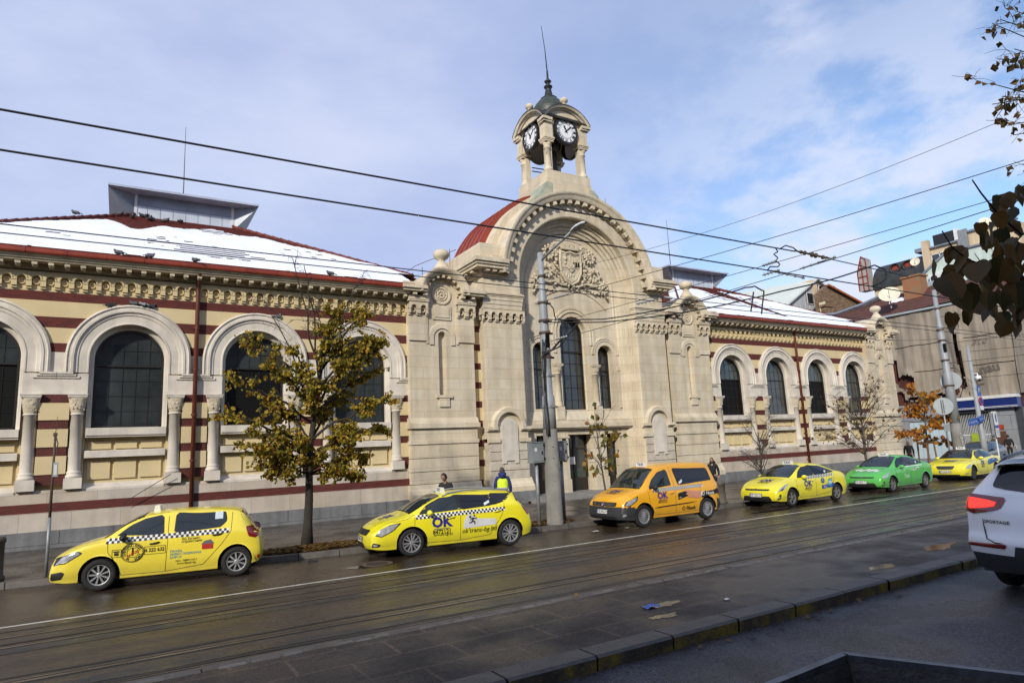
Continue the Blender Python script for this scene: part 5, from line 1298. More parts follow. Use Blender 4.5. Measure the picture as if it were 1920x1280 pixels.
side_lamp(c, t, [(.02,.29),(.22,.30),(.27,.36),(.05,.41)], 'fog_light_surround', [K_BLK, K_HL], inner=[(.05,.31),(.17,.315),(.2,.35),(.06,.375)])
side_lamp(c, t, [(4.30,1.17),(4.20,1.02),(4.36,.74),(4.46,.78),(4.47,.95)], 'tail_light', [K_RED])
plate(c, t, 'СВ 7976 КХ', .0, .455, c.face)
roof_sign(c, t, 2.12, -.05)
for sg in (-1,1):
    mb = MB(); mb.smooth = True
    mb.tube([c.pos(xx, sg*(hermite(c.roofw,xx)*c.half(xx)/c.W-.02), c.ztop(xx, hermite(c.roofw,xx)-.02)+h_) for xx, h_ in ((2.0,.0),(2.15,.05),(2.6,.075),(3.2,.075),(3.8,.06),(4.0,.0))], .022, 6); mb.build('roof_rail', K_ALU, t)
f = lambda u, v, o: c.side(u, v, o)
mb = MB(); ok_logo(c, mb, 1.88, .66, .92, f, '8472121'); c.text(mb, "ok'trans-bg.ltd", 1.90, .46, .085, f, shear=.25)
mb.mi(1); c.text(mb, "ok'trans-bg.ltd", 2.88, .49, .165, f, shear=.25, bold=.006)
mb.mi(2); c.patch(mb, [(2.45,.55),(3.35,.57),(3.36,.76),(2.90,.745),(2.60,.92),(2.47,.74)], lambda u,v,o: c.side(u,v,.006), 10, 12)
mb.mi(1)
def run_man(mb, u, v, s, fn):
    for a, b, w in (((.0,.07),(-.02,-.02),.022),((-.02,-.02),(.05,-.05),.018),((.05,-.05),(.03,-.11),.015),((-.02,-.02),(-.06,-.06),.018),((-.06,-.06),(-.12,-.06),.015),((0,.06),(.06,.03),.014),((.06,.03),(.10,.06),.012),((0,.06),(-.06,.04),.014),((-.06,.04),(-.08,-.0),.012)):
        d = Vector((b[0]-a[0], b[1]-a[1])).normalized(); nn = Vector((-d.y,d.x))*w
        mb.add([fn(u+s*(p[0]+g*nn.x), v+s*(p[1]+g*nn.y), .010) for p, g in ((a,-1),(b,-1),(b,1),(a,1))], [(0,1,2,3)])
    mb.add([fn(u+s*(.035+.026*cos(2*pi*k/10)), v+s*(.115+.026*sin(2*pi*k/10)), .010) for k in range(10)], [tuple(range(10))])
    mb.add([fn(u+s*a_, v+s*b_, .010) for a_, b_ in ((-.11,.06),(-.06,.06),(-.06,.12),(-.11,.12))], [(0,1,2,3)])
run_man(mb, 2.72, .74, .95, f)
mb.build('side_lettering', [K_BLU, K_INK, mat('grey_white_panel', (.56,.57,.58), rough=.5, space='obj')], t)
hf = lambda u, v, o: c.hood(v, -u, o)
def bonnet_logo(t, v, s_, num):
    mb = MB(); ok_logo(c, mb, 0, v, s_, hf, num); mb.build('bonnet_lettering', [K_BLU, K_INK], t)
bonnet_logo(t, .62, .85, '8472121')
mb = MB(); c.patch(mb, [(3.06,1.08),(3.22,1.085),(3.22,1.20),(3.06,1.195)], lambda u,v,o: c.side(u,v,.010), 2, 2); mb.build('window_notice', K_PAP, t)
# ---- amber high-roof van
c = Car(4.22, 1.80, [(0,.80),(.10,.90),(.45,1.02),(.80,1.10),(.92,1.16),(1.25,1.46),(1.60,1.71),(2.0,1.80),(2.6,1.83),(3.6,1.81),(3.98,1.77),(4.12,1.68),(4.19,1.25),(4.22,1.0)],
        [(0,.74),(.4,.92),(.9,1.02),(2,1.06),(3,1.09),(4.41,1.10)], [(0,.62),(.8,.72),(1.0,.73),(1.6,.66),(2.4,.66),(4.0,.655),(4.41,.66)], 2.68, .90, .335, bot=.23, bow=.14, rbow=.03, nose=[(.2,.05),(.4,.0),(.6,.02),(.8,.08),(1.1,.16)], tail=[(.2,.06),(.45,0),(.6,.04),(1.0,.05),(1.8,.12)], front_w=.86, rear_w=.95)
x, y, rz = from_contacts(c, (13.52,15.05), (16.18,15.03))
t = place_car('parked_car', 'amber high roofed van taxi with a charcoal front bumper and a bank card advert', 'taxi', TAXIS, c, x, y, rz)
c.body(None, lambda x, z: (x < .62 and z < .64-.25*max(0,x-.35)) or (x > 4.02 and z < .62)).build('body', [P_ORG, K_GRY, K_BLK], t)
wheel(c, t, 15, hub=.66)
glass_side(c, t, [[(1.16,1.10),(2.10,1.12),(2.06,1.63),(1.78,1.625),(1.40,1.37)], [(2.40,1.15),(3.90,1.21),(3.86,1.55),(3.74,1.63),(2.32,1.655)]], [K_GL, K_GLD], .012)
screen(c, t, .88, 1.60, .04)
checker(c, t, 1.30, 3.42, lambda x: 1.0+.02*(x-1.3)/2)
seam(c, t, [[(1.12,1.05),(1.14,.7),(1.24,.34),(2.18,.32)],[(2.20,1.72),(2.22,1.1),(2.18,.32)],[(3.24,.66),(3.22,.32),(2.18,.32)],[(3.30,1.06),(3.28,.75)]])
handle(c, t, 2.06, .92, P_ORG); handle(c, t, 2.42, .92, P_ORG); mirror(c, t, 1.34, 1.14, K_BLK)
side_lamp(c, t, [(.03,.66),(.26,.65),(.62,.80),(.70,.94),(.42,.86),(.12,.79)], 'headlight', [K_BLK, K_HL], inner=[(.07,.675),(.27,.675),(.58,.81),(.64,.91),(.20,.80)])
front_patch(c, t, [(-.56,.66),(.56,.66),(.58,.78),(-.58,.78)], 'grille', K_BLK); front_patch(c, t, [(-.60,.28),(.60,.28),(.55,.38),(-.55,.38)], 'air_intake', K_BLK)
mb = MB(); mb.mi(0)
for z_ in (.69,.72,.75): mb.grid(lambda i, j: c.face(-.54+1.08*i/10, z_+.008*j, .012), 11, 2)
mb.lathe([(.075,0),(.075,.012),(.06,.012),(.06,.004)], c.face(0,.715,.012), 20, axis=(-1,0,0), cap=False)
for a_, b_ in (((-.045,.045),(-.015,-.045)),((-.015,-.045),(0,-.005)),((.045,.045),(.015,-.045)),((.015,-.045),(0,-.005)),((-.02,.05),(0,.01)),((.02,.05),(0,.01))):
    mb.tube([c.face(-a_[0],.715+a_[1],.022), c.face(-b_[0],.715+b_[1],.022)], .007, 5)
mb.build('grille_badge', K_CHR, t)
side_lamp(c, t, [(.02,.36),(.14,.37),(.16,.44),(.03,.45)], 'fog_light', [K_HL])
plate(c, t, 'СВ 5565 СН', -.0, .505, c.face)
roof_sign(c, t, 1.72)
f = lambda u, v, o: c.side(u, v, o)
mb = MB(); ok_logo(c, mb, 1.66, .80, .72, f, '8752121')
mb.mi(1)
c.patch(mb, [(1.28,.525),(3.12,.575),(3.12,.605),(1.28,.56)], lambda u,v,o: c.side(u,v,.010), 2, 14)
c.patch(mb, [(2.30,.70),(2.72,.71),(2.72,.97),(2.30,.95)], lambda u,v,o: c.side(u,v,.008), 3, 4); c.patch(mb, [(3.32,.69),(4.16,.72),(4.16,.95),(3.34,.91)], lambda u,v,o: c.side(u,v,.006), 3, 8)
c.text(mb, '◇ Fibank', 2.72, .42, .15, f, bold=.03)
mb.mi(2); c.text(mb, '◇ Fibank', 3.62, .81, .15, f, o=.013, bold=.015); c.text(mb, 'MasterCard', 2.42, .91, .035, f, o=.013); c.patch(mb, [(3.26,.68),(3.36,.69),(3.36,.91),(3.28,.90)], lambda u,v,o: c.side(u,v,.009), 2, 2)
c.patch(mb, [(2.34,.83),(2.50,.835),(2.50,.85),(2.34,.845)], lambda u,v,o: c.side(u,v,.013), 1, 2); c.text(mb, '4027', 2.40, .76, .05, f, o=.013)
mb.mi(3)
for pl in ([(3.30,.70),(3.30,.89),(3.08,.94),(2.92,.93),(2.88,.80),(3.0,.70)], [(2.95,.94),(2.72,.985),(2.62,.95),(2.64,.91),(2.80,.91),(2.95,.86)], [(2.93,.86),(2.72,.895),(2.63,.865),(2.66,.83),(2.93,.80)], [(2.98,.78),(2.80,.80),(2.70,.775),(2.72,.745),(2.86,.74),(3.02,.70)]): c.patch(mb, round_poly(pl,.03), lambda u,v,o: c.side(u,v,.011), 6, 8)
hf = lambda u, v, o: c.hood(v, -u, o)
mb.build('side_lettering', [K_BLU, K_INK, K_WHT, K_SKIN], t); bonnet_logo(t, .50, .85, '8752121')
mb = MB(); c.patch(mb, [(2.44,1.16),(2.60,1.165),(2.60,1.31),(2.44,1.305)], lambda u,v,o: c.side(u,v,.010), 2, 2); mb.build('window_notice', K_PAP, t)
side_lamp(c, t, [(4.12,1.05),(4.20,1.05),(4.20,.72),(4.13,.72)], 'tail_light', [K_RED])

# ---- the two wedge shaped hybrids
def hybrid(pnt, label, fc, rc, plate_txt, green):
    c = Car(4.46, 1.75, [(0,.66),(.10,.735),(.5,.86),(.98,.985),(1.12,1.04),(1.6,1.29),(2.0,1.43),(2.35,1.485),(2.8,1.46),(3.4,1.34),(3.9,1.19),(4.22,1.09),(4.36,1.04),(4.46,.95)],
            [(0,.62),(.5,.80),(1.05,.92),(2,.97),(3,1.02),(3.8,1.06),(4.46,.93)], [(0,.60),(1,.68),(1.2,.68),(2.0,.58),(3,.575),(3.8,.55),(4.2,.57),(4.46,.60)], 2.70, .93, .315, nose=[(.2,.05),(.35,0),(.55,.03),(.68,.10),(1.2,.25)], tail=[(.2,.08),(.5,.0),(.8,.01),(1.05,.04),(1.5,.2)])
    x, y, rz = from_contacts(c, fc, rc)
    t = place_car('parked_car', label, 'taxi', TAXIS, c, x, y, rz)
    c.body(None).build('body', [pnt, K_BLK, K_BLK], t)
    wheel(c, t, 5, split=False, hub=.66, rim=mat('dusty_wheel', (.24,.235,.23), rough=.4, metal=.5, space='obj'))
    glass_side(c, t, [[(1.42,.985),(2.30,1.005),(2.30,1.37),(2.06,1.345),(1.68,1.19)], [(2.38,1.01),(3.18,1.05),(3.24,1.24),(3.0,1.31),(2.40,1.375)], [(3.28,1.06),(3.60,1.09),(3.30,1.215)]], [K_GL, K_GLD, K_GLD], .02, [(1.32,.965),(3.66,1.075),(3.28,1.25),(2.98,1.335),(2.34,1.395),(2.0,1.36),(1.62,1.19)])
    screen(c, t, 1.08, 1.99, .045); screen(c, t, 3.3, 4.2, .08, 'rear_screen', K_GLD)
    seam(c, t, [[(1.22,.95),(1.22,.65),(1.32,.30),(2.32,.28)],[(2.34,1.37),(2.36,.9),(2.32,.28)],[(3.52,1.10),(3.50,.85),(3.36,.66),(3.16,.36),(2.32,.28)]])
    handle(c, t, 2.12, .83, pnt); handle(c, t, 3.30, .87, pnt); mirror(c, t, 1.60, 1.0, pnt)
    side_lamp(c, t, [(.05,.56),(.28,.575),(.55,.70),(.80,.845),(.56,.80),(.16,.68)], 'headlight', [K_HL, K_CHR], inner=[(.14,.59),(.28,.60),(.40,.66),(.28,.66)])
    front_patch(c, t, [(-.50,.60),(.50,.60),(.54,.655),(-.54,.655)], 'grille', K_BLK); front_patch(c, t, [(-.62,.24),(.62,.24),(.55,.41),(-.55,.41)], 'air_intake', K_BLK)
    side_lamp(c, t, [(.04,.27),(.20,.30),(.24,.47),(.14,.48)], 'fog_light', [K_BLK, K_HL], inner=[(.07,.32),(.15,.33),(.17,.40),(.10,.40)])
    side_lamp(c, t, [(4.20,1.04),(4.26,.92),(4.42,.72),(4.455,.80),(4.44,.98)], 'tail_light', [K_HL])
    mb = MB(); mb.smooth = True; p = c.face(0,.635,.012); mb.tube([p+Vector((0,.055*cos(a*pi/8),.038*sin(a*pi/8))) for a in range(17)], .007, 5); mb.tube([p+Vector((-.002,.022*cos(a*pi/8),.036*sin(a*pi/8))) for a in range(17)], .006, 5); mb.build('grille_badge', K_CHR, t)
    plate(c, t, plate_txt, -.0, .44, c.face); roof_sign(c, t, 2.05)
    f = lambda u, v, o: c.side(u, v, o); hf = lambda u, v, o: c.hood(v, -u, o); mb = MB()
    if green:
        mb.mi(2); c.text(mb, 'Taxi', 2.02, .60, .24, f, bold=.0)
        m2 = MB()
        for k in range(9): c.text(m2, '✱' if k % 2 else '◆', -.42+.105*k, .62+.10*sin(k*2.1), .26, hf)
        m2.build('bonnet_leaf_sticker', K_WHT, t)
        c.patch(mb, [(2.62,.78),(3.12,.80),(3.12,.93),(2.62,.91)], lambda u,v,o: c.side(u,v,.006), 2, 4); mb.grid(lambda i, j: c.side(1.5+1.95*i/16, .955+.025*i/16+.03*j, .009), 17, 2)
        mb.mi(1); c.text(mb, '1013', 2.76, .85, .10, f, bold=.02, o=.011); c.patch(mb, [(2.92,.82),(3.07,.825),(3.07,.90),(2.92,.895)], lambda u,v,o: c.side(u,v,.010), 2, 2)
    else:
        ok_logo(c, mb, 1.86, .66, .78, f, '9732121'); m2 = MB(); ok_logo(c, m2, 0, .60, .95, hf, '9732121'); m2.build('bonnet_lettering', [K_BLU, K_INK], t)
        mb.mi(3); c.patch(mb, [(2.66,.50),(3.42,.54),(3.42,.70),(3.1,.66),(2.66,.64)], lambda u,v,o: c.side(u,v,.007), 6, 10)
        mb.add([c.side(2.76+.11*cos(k*pi/8), .80+.10*sin(k*pi/8), .007) for k in range(16)], [tuple(range(16))])
        mb.mi(4); mb.add([c.side(u,v,.009) for u, v in ((3.0,.62),(3.26,.58),(3.36,.80),(3.12,.86))], [(0,1,2,3)])
        mb.mi(2); c.text(mb, 'б', 2.76, .80, .12, f, o=.011); c.text(mb, 'Банка', 2.86, .60, .07, f, o=.011); c.text(mb, 'Онлайн', 2.88, .545, .06, f, o=.011)
        for k in range(5): mb.add([c.side(3.10+.045*k*.9+a_, .66+.02*(k%2)+b_, .011) for a_, b_ in ((0,0),(.03,0),(.03,.1),(0,.1))], [(0,1,2,3)])
        checker(c, t, 1.62, 3.46, lambda x: .905+.04*(x-1.6)/1.9)
    mb.build('side_lettering', [K_BLU, K_INK, K_WHT, K_SKY, mat('teal_print', (.05,.30,.38), space='obj')], t)
    mb = MB(); c.patch(mb, [(3.02,1.07),(3.16,1.08),(3.14,1.17),(3.02,1.16)], lambda u,v,o: c.side(u,v,.010), 2, 2); mb.build('window_notice', K_PAP, t)
hybrid(P_YEL, 'yellow wedge shaped taxi between the amber van and the green taxi', (20.72,15.18), (23.33,15.20), 'СВ 7323 СН', False)
hybrid(P_GRN, 'bright green taxi with white leaf stickers on its bonnet', (27.6,15.40), (30.26,15.46), 'СА 9676 ТТ', True)
# ---- yellow saloon with a black roof
c = Car(4.80, 1.83, [(0,.68),(.10,.77),(.6,.88),(1.18,.97),(1.34,1.03),(1.75,1.25),(2.1,1.40),(2.55,1.465),(3.0,1.455),(3.45,1.36),(3.9,1.15),(4.15,1.06),(4.6,1.03),(4.74,.98),(4.80,.90)],
        [(0,.64),(.6,.82),(1.3,.92),(2.5,.96),(3.6,1.0),(4.2,1.0),(4.80,.86)], [(0,.62),(1.2,.74),(1.4,.73),(2.1,.61),(3,.60),(3.6,.62),(4.1,.68),(4.80,.70)], 2.73, .93, .335)
x, y, rz = from_contacts(c, (35.25,15.75), (37.98,15.95))
t = place_car('parked_car', 'yellow saloon taxi with a black roof and blue door stickers, farthest of the row', 'taxi', TAXIS, c, x, y, rz)
c.body(None, lambda x, z: z > 1.36 and 1.9 < x < 3.5).build('body', [P_YEL, P_ROOF, K_BLK], t)
wheel(c, t, 7, hub=.68, rim=K_GRY)
glass_side(c, t, [[(1.62,.985),(2.50,1.0),(2.48,1.35),(2.16,1.32),(1.84,1.18)], [(2.60,1.0),(3.55,1.05),(3.30,1.29),(2.62,1.35)]], None, .015, [(1.54,.965),(3.62,1.03),(3.34,1.31),(2.6,1.375),(2.12,1.345),(1.80,1.19)])
screen(c, t, 1.30, 2.10, .045); screen(c, t, 3.45, 3.95, .06, 'rear_screen')
seam(c, t, [[(1.36,.95),(1.38,.65),(1.5,.30),(2.52,.28)],[(2.55,1.37),(2.56,.9),(2.52,.28)],[(3.62,1.02),(3.6,.85),(3.3,.36),(2.52,.28)]])
handle(c, t, 2.36, .84, P_YEL); handle(c, t, 3.44, .87, P_YEL); mirror(c, t, 1.80, 1.0, P_YEL)
side_lamp(c, t, [(.02,.56),(.30,.575),(.70,.665),(.66,.775),(.2,.705)], 'headlight', [K_HL, K_CHR], inner=[(.1,.59),(.3,.60),(.5,.66),(.25,.66)])
front_patch(c, t, [(-.32,.54),(.32,.54),(.42,.70),(-.42,.70)], 'grille', K_GRY); front_patch(c, t, [(-.6,.24),(.6,.24),(.6,.30),(-.6,.30)], 'air_intake', K_BLK)
side_lamp(c, t, [(.03,.29),(.22,.30),(.22,.36),(.04,.36)], 'fog_light', [K_HL]); side_lamp(c, t, [(4.5,.92),(4.6,.72),(4.78,.70),(4.78,.86)], 'tail_light', [K_RED])
plate(c, t, 'СА 6162 МХ', -.0, .43, c.face); roof_sign(c, t, 2.2)
f = lambda u, v, o: c.side(u, v, o); hf = lambda u, v, o: c.hood(v, -u, o); mb = MB(); ok_logo(c, mb, 2.05, .68, .75, f, '9732121'); bonnet_logo(t, .72, 1.0, '9732121')
mb.mi(2); c.patch(mb, round_poly([(2.66,.62),(3.5,.72),(4.1,.78),(3.9,.93),(3.2,.93),(2.7,.86)], .1), lambda u,v,o: c.side(u,v,.007), 6, 10)
mb.build('side_lettering', [K_BLU, K_INK, K_SKY], t)
mb = MB(); c.patch(mb, [(2.74,.70),(2.96,.72),(2.96,.88),(2.78,.86)], lambda u,v,o: c.side(u,v,.010), 3, 3); mb.build('side_sticker', mat('teal_print', (.05,.30,.38), space='obj'), t)
# ---- dark car behind the orange tree
c = Car(4.4, 1.78, [(0,.66),(.10,.75),(.5,.88),(1.02,1.00),(1.15,1.06),(1.55,1.27),(1.95,1.42),(2.4,1.49),(3.0,1.49),(3.7,1.45),(4.05,1.38),(4.2,1.20),(4.3,1.02),(4.4,.93)],
        [(0,.62),(.5,.82),(1.1,.93),(2,.975),(3,1.02),(3.9,1.06),(4.4,.92)], [(0,.60),(1,.70),(1.2,.70),(1.95,.60),(3,.60),(4.0,.57),(4.3,.60),(4.4,.64)], 2.6, .88, .32)
t = thing('parked_car', (45.2,19.7,PZ), 'dark navy car parked on the pavement behind the orange tree', 'car', None, rad(6))
c.body(None).build('body', [P_NAV, K_BLK, K_BLK], t); wheel(c, t, 5)
glass_side(c, t, [[(1.36,.995),(2.34,1.015),(2.32,1.36),(2.02,1.345),(1.62,1.20)], [(2.43,1.03),(3.24,1.06),(3.20,1.365),(2.44,1.37)], [(3.30,1.075),(3.54,1.12),(3.90,1.33),(3.28,1.36)]], [K_GL,K_GL,K_GL], .03)
screen(c, t, 1.09, 1.94, .045); side_lamp(c, t, [(.06,.56),(.30,.575),(.60,.69),(.78,.815),(.2,.665)], 'headlight', [K_HL]); mirror(c, t, 1.56, 1.01, P_NAV)
# ---- white sport utility seen from behind
c = Car(4.44, 1.86, [(0,.80),(.10,.90),(.5,1.0),(1.05,1.10),(1.2,1.16),(1.6,1.42),(1.95,1.57),(2.5,1.635),(3.2,1.63),(3.9,1.58),(4.18,1.53),(4.30,1.42),(4.38,1.26),(4.44,1.17)],
        [(0,.74),(.5,.92),(1.1,1.03),(2,1.07),(3,1.12),(3.9,1.18),(4.44,1.12)], [(0,.62),(1.0,.72),(1.2,.72),(1.95,.63),(3,.63),(4.0,.60),(4.2,.60),(4.44,.74)], 2.64, .88, .36, bot=.26, rbow=.20, tail=[(.2,.16),(.35,.08),(.5,.02),(.62,.0),(.75,.05),(.95,.07),(1.1,.14),(1.4,.3),(1.6,.36)], front_w=.86, rear_w=.97)
t = thing('sport_utility_car', (11.8,3.5,.36), 'white sport utility car seen from behind with its left brake light lit', 'car', None, pi)
c.body(None, lambda x, z: z < .42+.16*max(0,(x-3.9)/.5)*0 or (x > 4.0 and z < .50)).build('body', [P_WHT, K_GRY, K_BLK], t)
wheel(c, t, 5)
glass_side(c, t, [[(1.40,1.12),(2.40,1.13),(2.38,1.50),(2.06,1.49),(1.66,1.32)], [(2.50,1.14),(3.30,1.17),(3.28,1.50),(2.50,1.51)], [(3.38,1.19),(3.7,1.24),(3.9,1.44),(3.36,1.49)]], [K_GL,K_GLD,K_GLD], .03)
screen(c, t, 1.14, 1.95, .045)
R_ = lambda u, v, o: c.rear(u, v, o)
mb = MB(); mb.smooth = True
def RG(u, v, o=.006):
    """tailgate skin above the belt: follows the shell in x for height v"""
    lo, hi = 4.12, 4.44
    for _ in range(24):
        m_ = (lo+hi)/2
        if c.ztop(m_, u) > v: lo = m_
        else: hi = m_
    p = c.pos((lo+hi)/2, u, v); p.x += o; p.z += o*.3; return p
c.patch(mb, round_poly([(-.62,1.235),(-.25,1.19),(.25,1.19),(.62,1.235),(.58,1.34),(.51,1.49),(-.51,1.49),(-.58,1.34)], .05), lambda u,v,o: RG(u,v,.010), 12, 16); mb.build('rear_screen', K_GLD, t)
mb = MB(); mb.smooth = True
mb.grid(lambda i, j: c.pos(4.02+.20*j/5+.06*(j==5), -.60+1.2*i/12, 0)*1+Vector((0,0,c.ztop(4.02,-.60+1.2*i/12)+.012-.05*j/5)) , 13, 6)
mb.build('roof_spoiler', P_ROOF, t)
for sg in (-1,1):
    mb = MB(); mb.smooth = True
    mb.tube([c.pos(xx, sg*.60, c.ztop(xx,.60)+h_) for xx, h_ in ((1.9,.0),(2.1,.05),(3,.06),(3.7,.05),(4.0,-.01))], .022, 6); mb.build('roof_rail', P_ROOF, t)
    # tail lamp wraps from the flank on to the tailgate
    mb = MB(); mb.smooth = True
    def wrap(u, v, o):          # u<0: along flank from the corner, u>0: across the rear
        h = c.yside(c.L, min(max(v,.3),.95))
        if u <= 0: return c.side(c.L+u, v, o, sg)
        return c.rear(sg*(h-u), v, o)
    c.patch(mb.mi(0), round_poly([(-.22,1.13),(-.10,.94),(.10,.93),(.40,1.0),(.46,1.12),(.40,1.15),(.0,1.16)],.03), lambda u,v,o: wrap(u,v,.012), 8, 20)
    c.patch(mb.mi(1), round_poly([(-.16,1.11),(-.08,1.0),(-.015,.98),(-.015,1.13)],.02), lambda u,v,o: wrap(u,v,.018), 6, 8); c.patch(mb.mi(1), round_poly([(.015,1.12),(.015,.985),(.33,1.02),(.36,1.085)],.02), lambda u,v,o: wrap(u,v,.018), 6, 10)
    mb.build('tail_light', [K_RED, K_LIT], t)
    mb = MB(); mb.smooth = True
    c.patch(mb, round_poly([(-.10,.61),(-.10,.545),(.40,.55),(.46,.615)],.02), lambda u,v,o: wrap(u,v,.012), 4, 14); mb.build('bumper_reflector', K_RED, t)
mb = MB(); c.patch(mb, [(-.42,.40),(.42,.40),(.36,.60),(-.36,.60)], R_, 5, 10); c.patch(mb, [(-.9,.30),(.9,.30),(.78,.46),(-.78,.46)], R_, 5, 14); mb.build('bumper_cladding', K_GRY, t)
mb = MB(); mb.tube([c.rear(sy_*.72, zz_, .002) for sy_, zz_ in ((-1,1.02),(-.98,.8),(-.93,.66),(-.8,.62),(0,.615),(.8,.62),(.93,.66),(.98,.8),(1,1.02))], .007, 5); mb.build('tailgate_gap', K_BLK, t)
plate(c, t, 'С', .0, .53, c.rear, sg=-1, tu=-.15)
mb = MB(); c.text(mb, 'SPORTAGE', -.55, .85, .052, lambda u,v,o: c.rear(u, v, .012), bold=.02, sx=1.15); mb.build('tailgate_lettering', K_GRY, t)
t.scale = (1.08,1.08,1.08)
# ------------------------------------------------------------------ trees
def leafmat(name, stops, rough=.6):
    m = bpy.data.materials.new(name); MATS[name] = m; m.use_nodes = True; nt = m.node_tree; N = nt.nodes; b = N['Principled BSDF']
    g = N.new('ShaderNodeNewGeometry'); r = N.new('ShaderNodeValToRGB'); e = r.color_ramp
    while len(e.elements) < len(stops): e.elements.new(.5)
    for q, (p, c) in zip(e.elements, stops): q.position = p; q.color = c+(1,)
    nt.links.new(g.outputs['Random Per Island'], r.inputs[0]); nt.links.new(r.outputs[0], b.inputs['Base Color'])
    b.inputs['Roughness'].default_value = rough
    tr = N.new('ShaderNodeBsdfTranslucent'); nt.links.new(r.outputs[0], tr.inputs[0]); mx_ = N.new('ShaderNodeMixShader'); mx_.inputs[0].default_value = .42
    nt.links.new(b.outputs[0], mx_.inputs[1]); nt.links.new(tr.outputs[0], mx_.inputs[2]); nt.links.new(mx_.outputs[0], N['Material Output'].inputs[0])
    return m
LF_OLIVE = leafmat('olive_and_gold_leaves', [(0,(.08,.085,.009)),(.25,(.19,.165,.012)),(.5,(.34,.26,.018)),(.8,(.44,.30,.02)),(.94,(.38,.17,.014)),(1,(.15,.06,.012))])
LF_ORANGE = leafmat('orange_leaves', [(0,(.42,.17,.014)),(.4,(.50,.21,.014)),(.7,(.38,.11,.012)),(.88,(.24,.18,.02)),(1,(.17,.06,.015))])
LF_MIX = leafmat('green_gold_leaves', [(0,(.07,.085,.012)),(.45,(.16,.14,.015)),(.7,(.33,.17,.015)),(1,(.22,.07,.010))])
LF_BROWN = leafmat('withered_leaves', [(0,(.10,.06,.02)),(.5,(.16,.085,.02)),(1,(.20,.12,.03))])
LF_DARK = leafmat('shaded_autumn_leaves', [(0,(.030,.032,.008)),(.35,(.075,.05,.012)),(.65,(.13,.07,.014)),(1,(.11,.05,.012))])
m_bark = mat('dark_tree_bark', (.030,.024,.019), rough=.9, var=.35, vs=9, bump=.8, bs=30)
m_bark2 = mat('grey_tree_bark', (.075,.062,.05), rough=.9, var=.3, vs=8, bump=.6, bs=30)
def limb_path(a, b, sag, n, rn, wob):
    a, b = Vector(a), Vector(b); L_ = (b-a).length; pts = []
    for i in range(n+1):
        t = i/n; p = a.lerp(b, t); p.z += sag*4*t*(1-t)*L_; w = wob*L_*min(1,4*t*(1-t)+.2)
        pts.append(p+Vector((rn.uniform(-w,w),rn.uniform(-w,w),rn.uniform(-w,w)))*(0 if i in (0,) else 1))
    return pts
def leaf(mb, p, s, rn, droop=.6, heart=False):
    """a small two-sided folded blade hanging from p"""
    d = Vector((rn.uniform(-1,1), rn.uniform(-1,1), rn.uniform(-1,.5)-droop)).normalized(); u = d.cross(Vector((rn.uniform(-1,1),rn.uniform(-1,1),rn.uniform(-.3,.3)))).normalized(); nrm = d.cross(u)
    w = s*rn.uniform(.36,.5); c = rn.uniform(.05,.28)*s
    if heart:
        o = [(0,0),(.30,-.04),(.50,.16),(.52,.42),(.36,.74),(.0,1.05)]
        mid = [p+d*s*y+nrm*(c*.9*(y*(1-y))) for y in (0,.16,.42,.74,1.05)]
        for sg in (-1,1):
            e = [p+d*s*y+u*sg*s*x-nrm*c*x*x*1.4+nrm*s*.05*sin(y*7+sg) for x,y in o]
            mb.add([mid[0],mid[1],mid[2],mid[3],mid[4],e[1],e[2],e[3],e[4]], [(0,5,6,1),(1,6,7,2),(2,7,8,3),(3,8,4)])
        return
    mb.add([p, p+d*s*.45+u*w-nrm*c, p+d*s, p+d*s*.45-u*w-nrm*c, p+d*s*.5+nrm*c*.3], [(0,1,4),(1,2,4),(2,3,4),(3,0,4)])
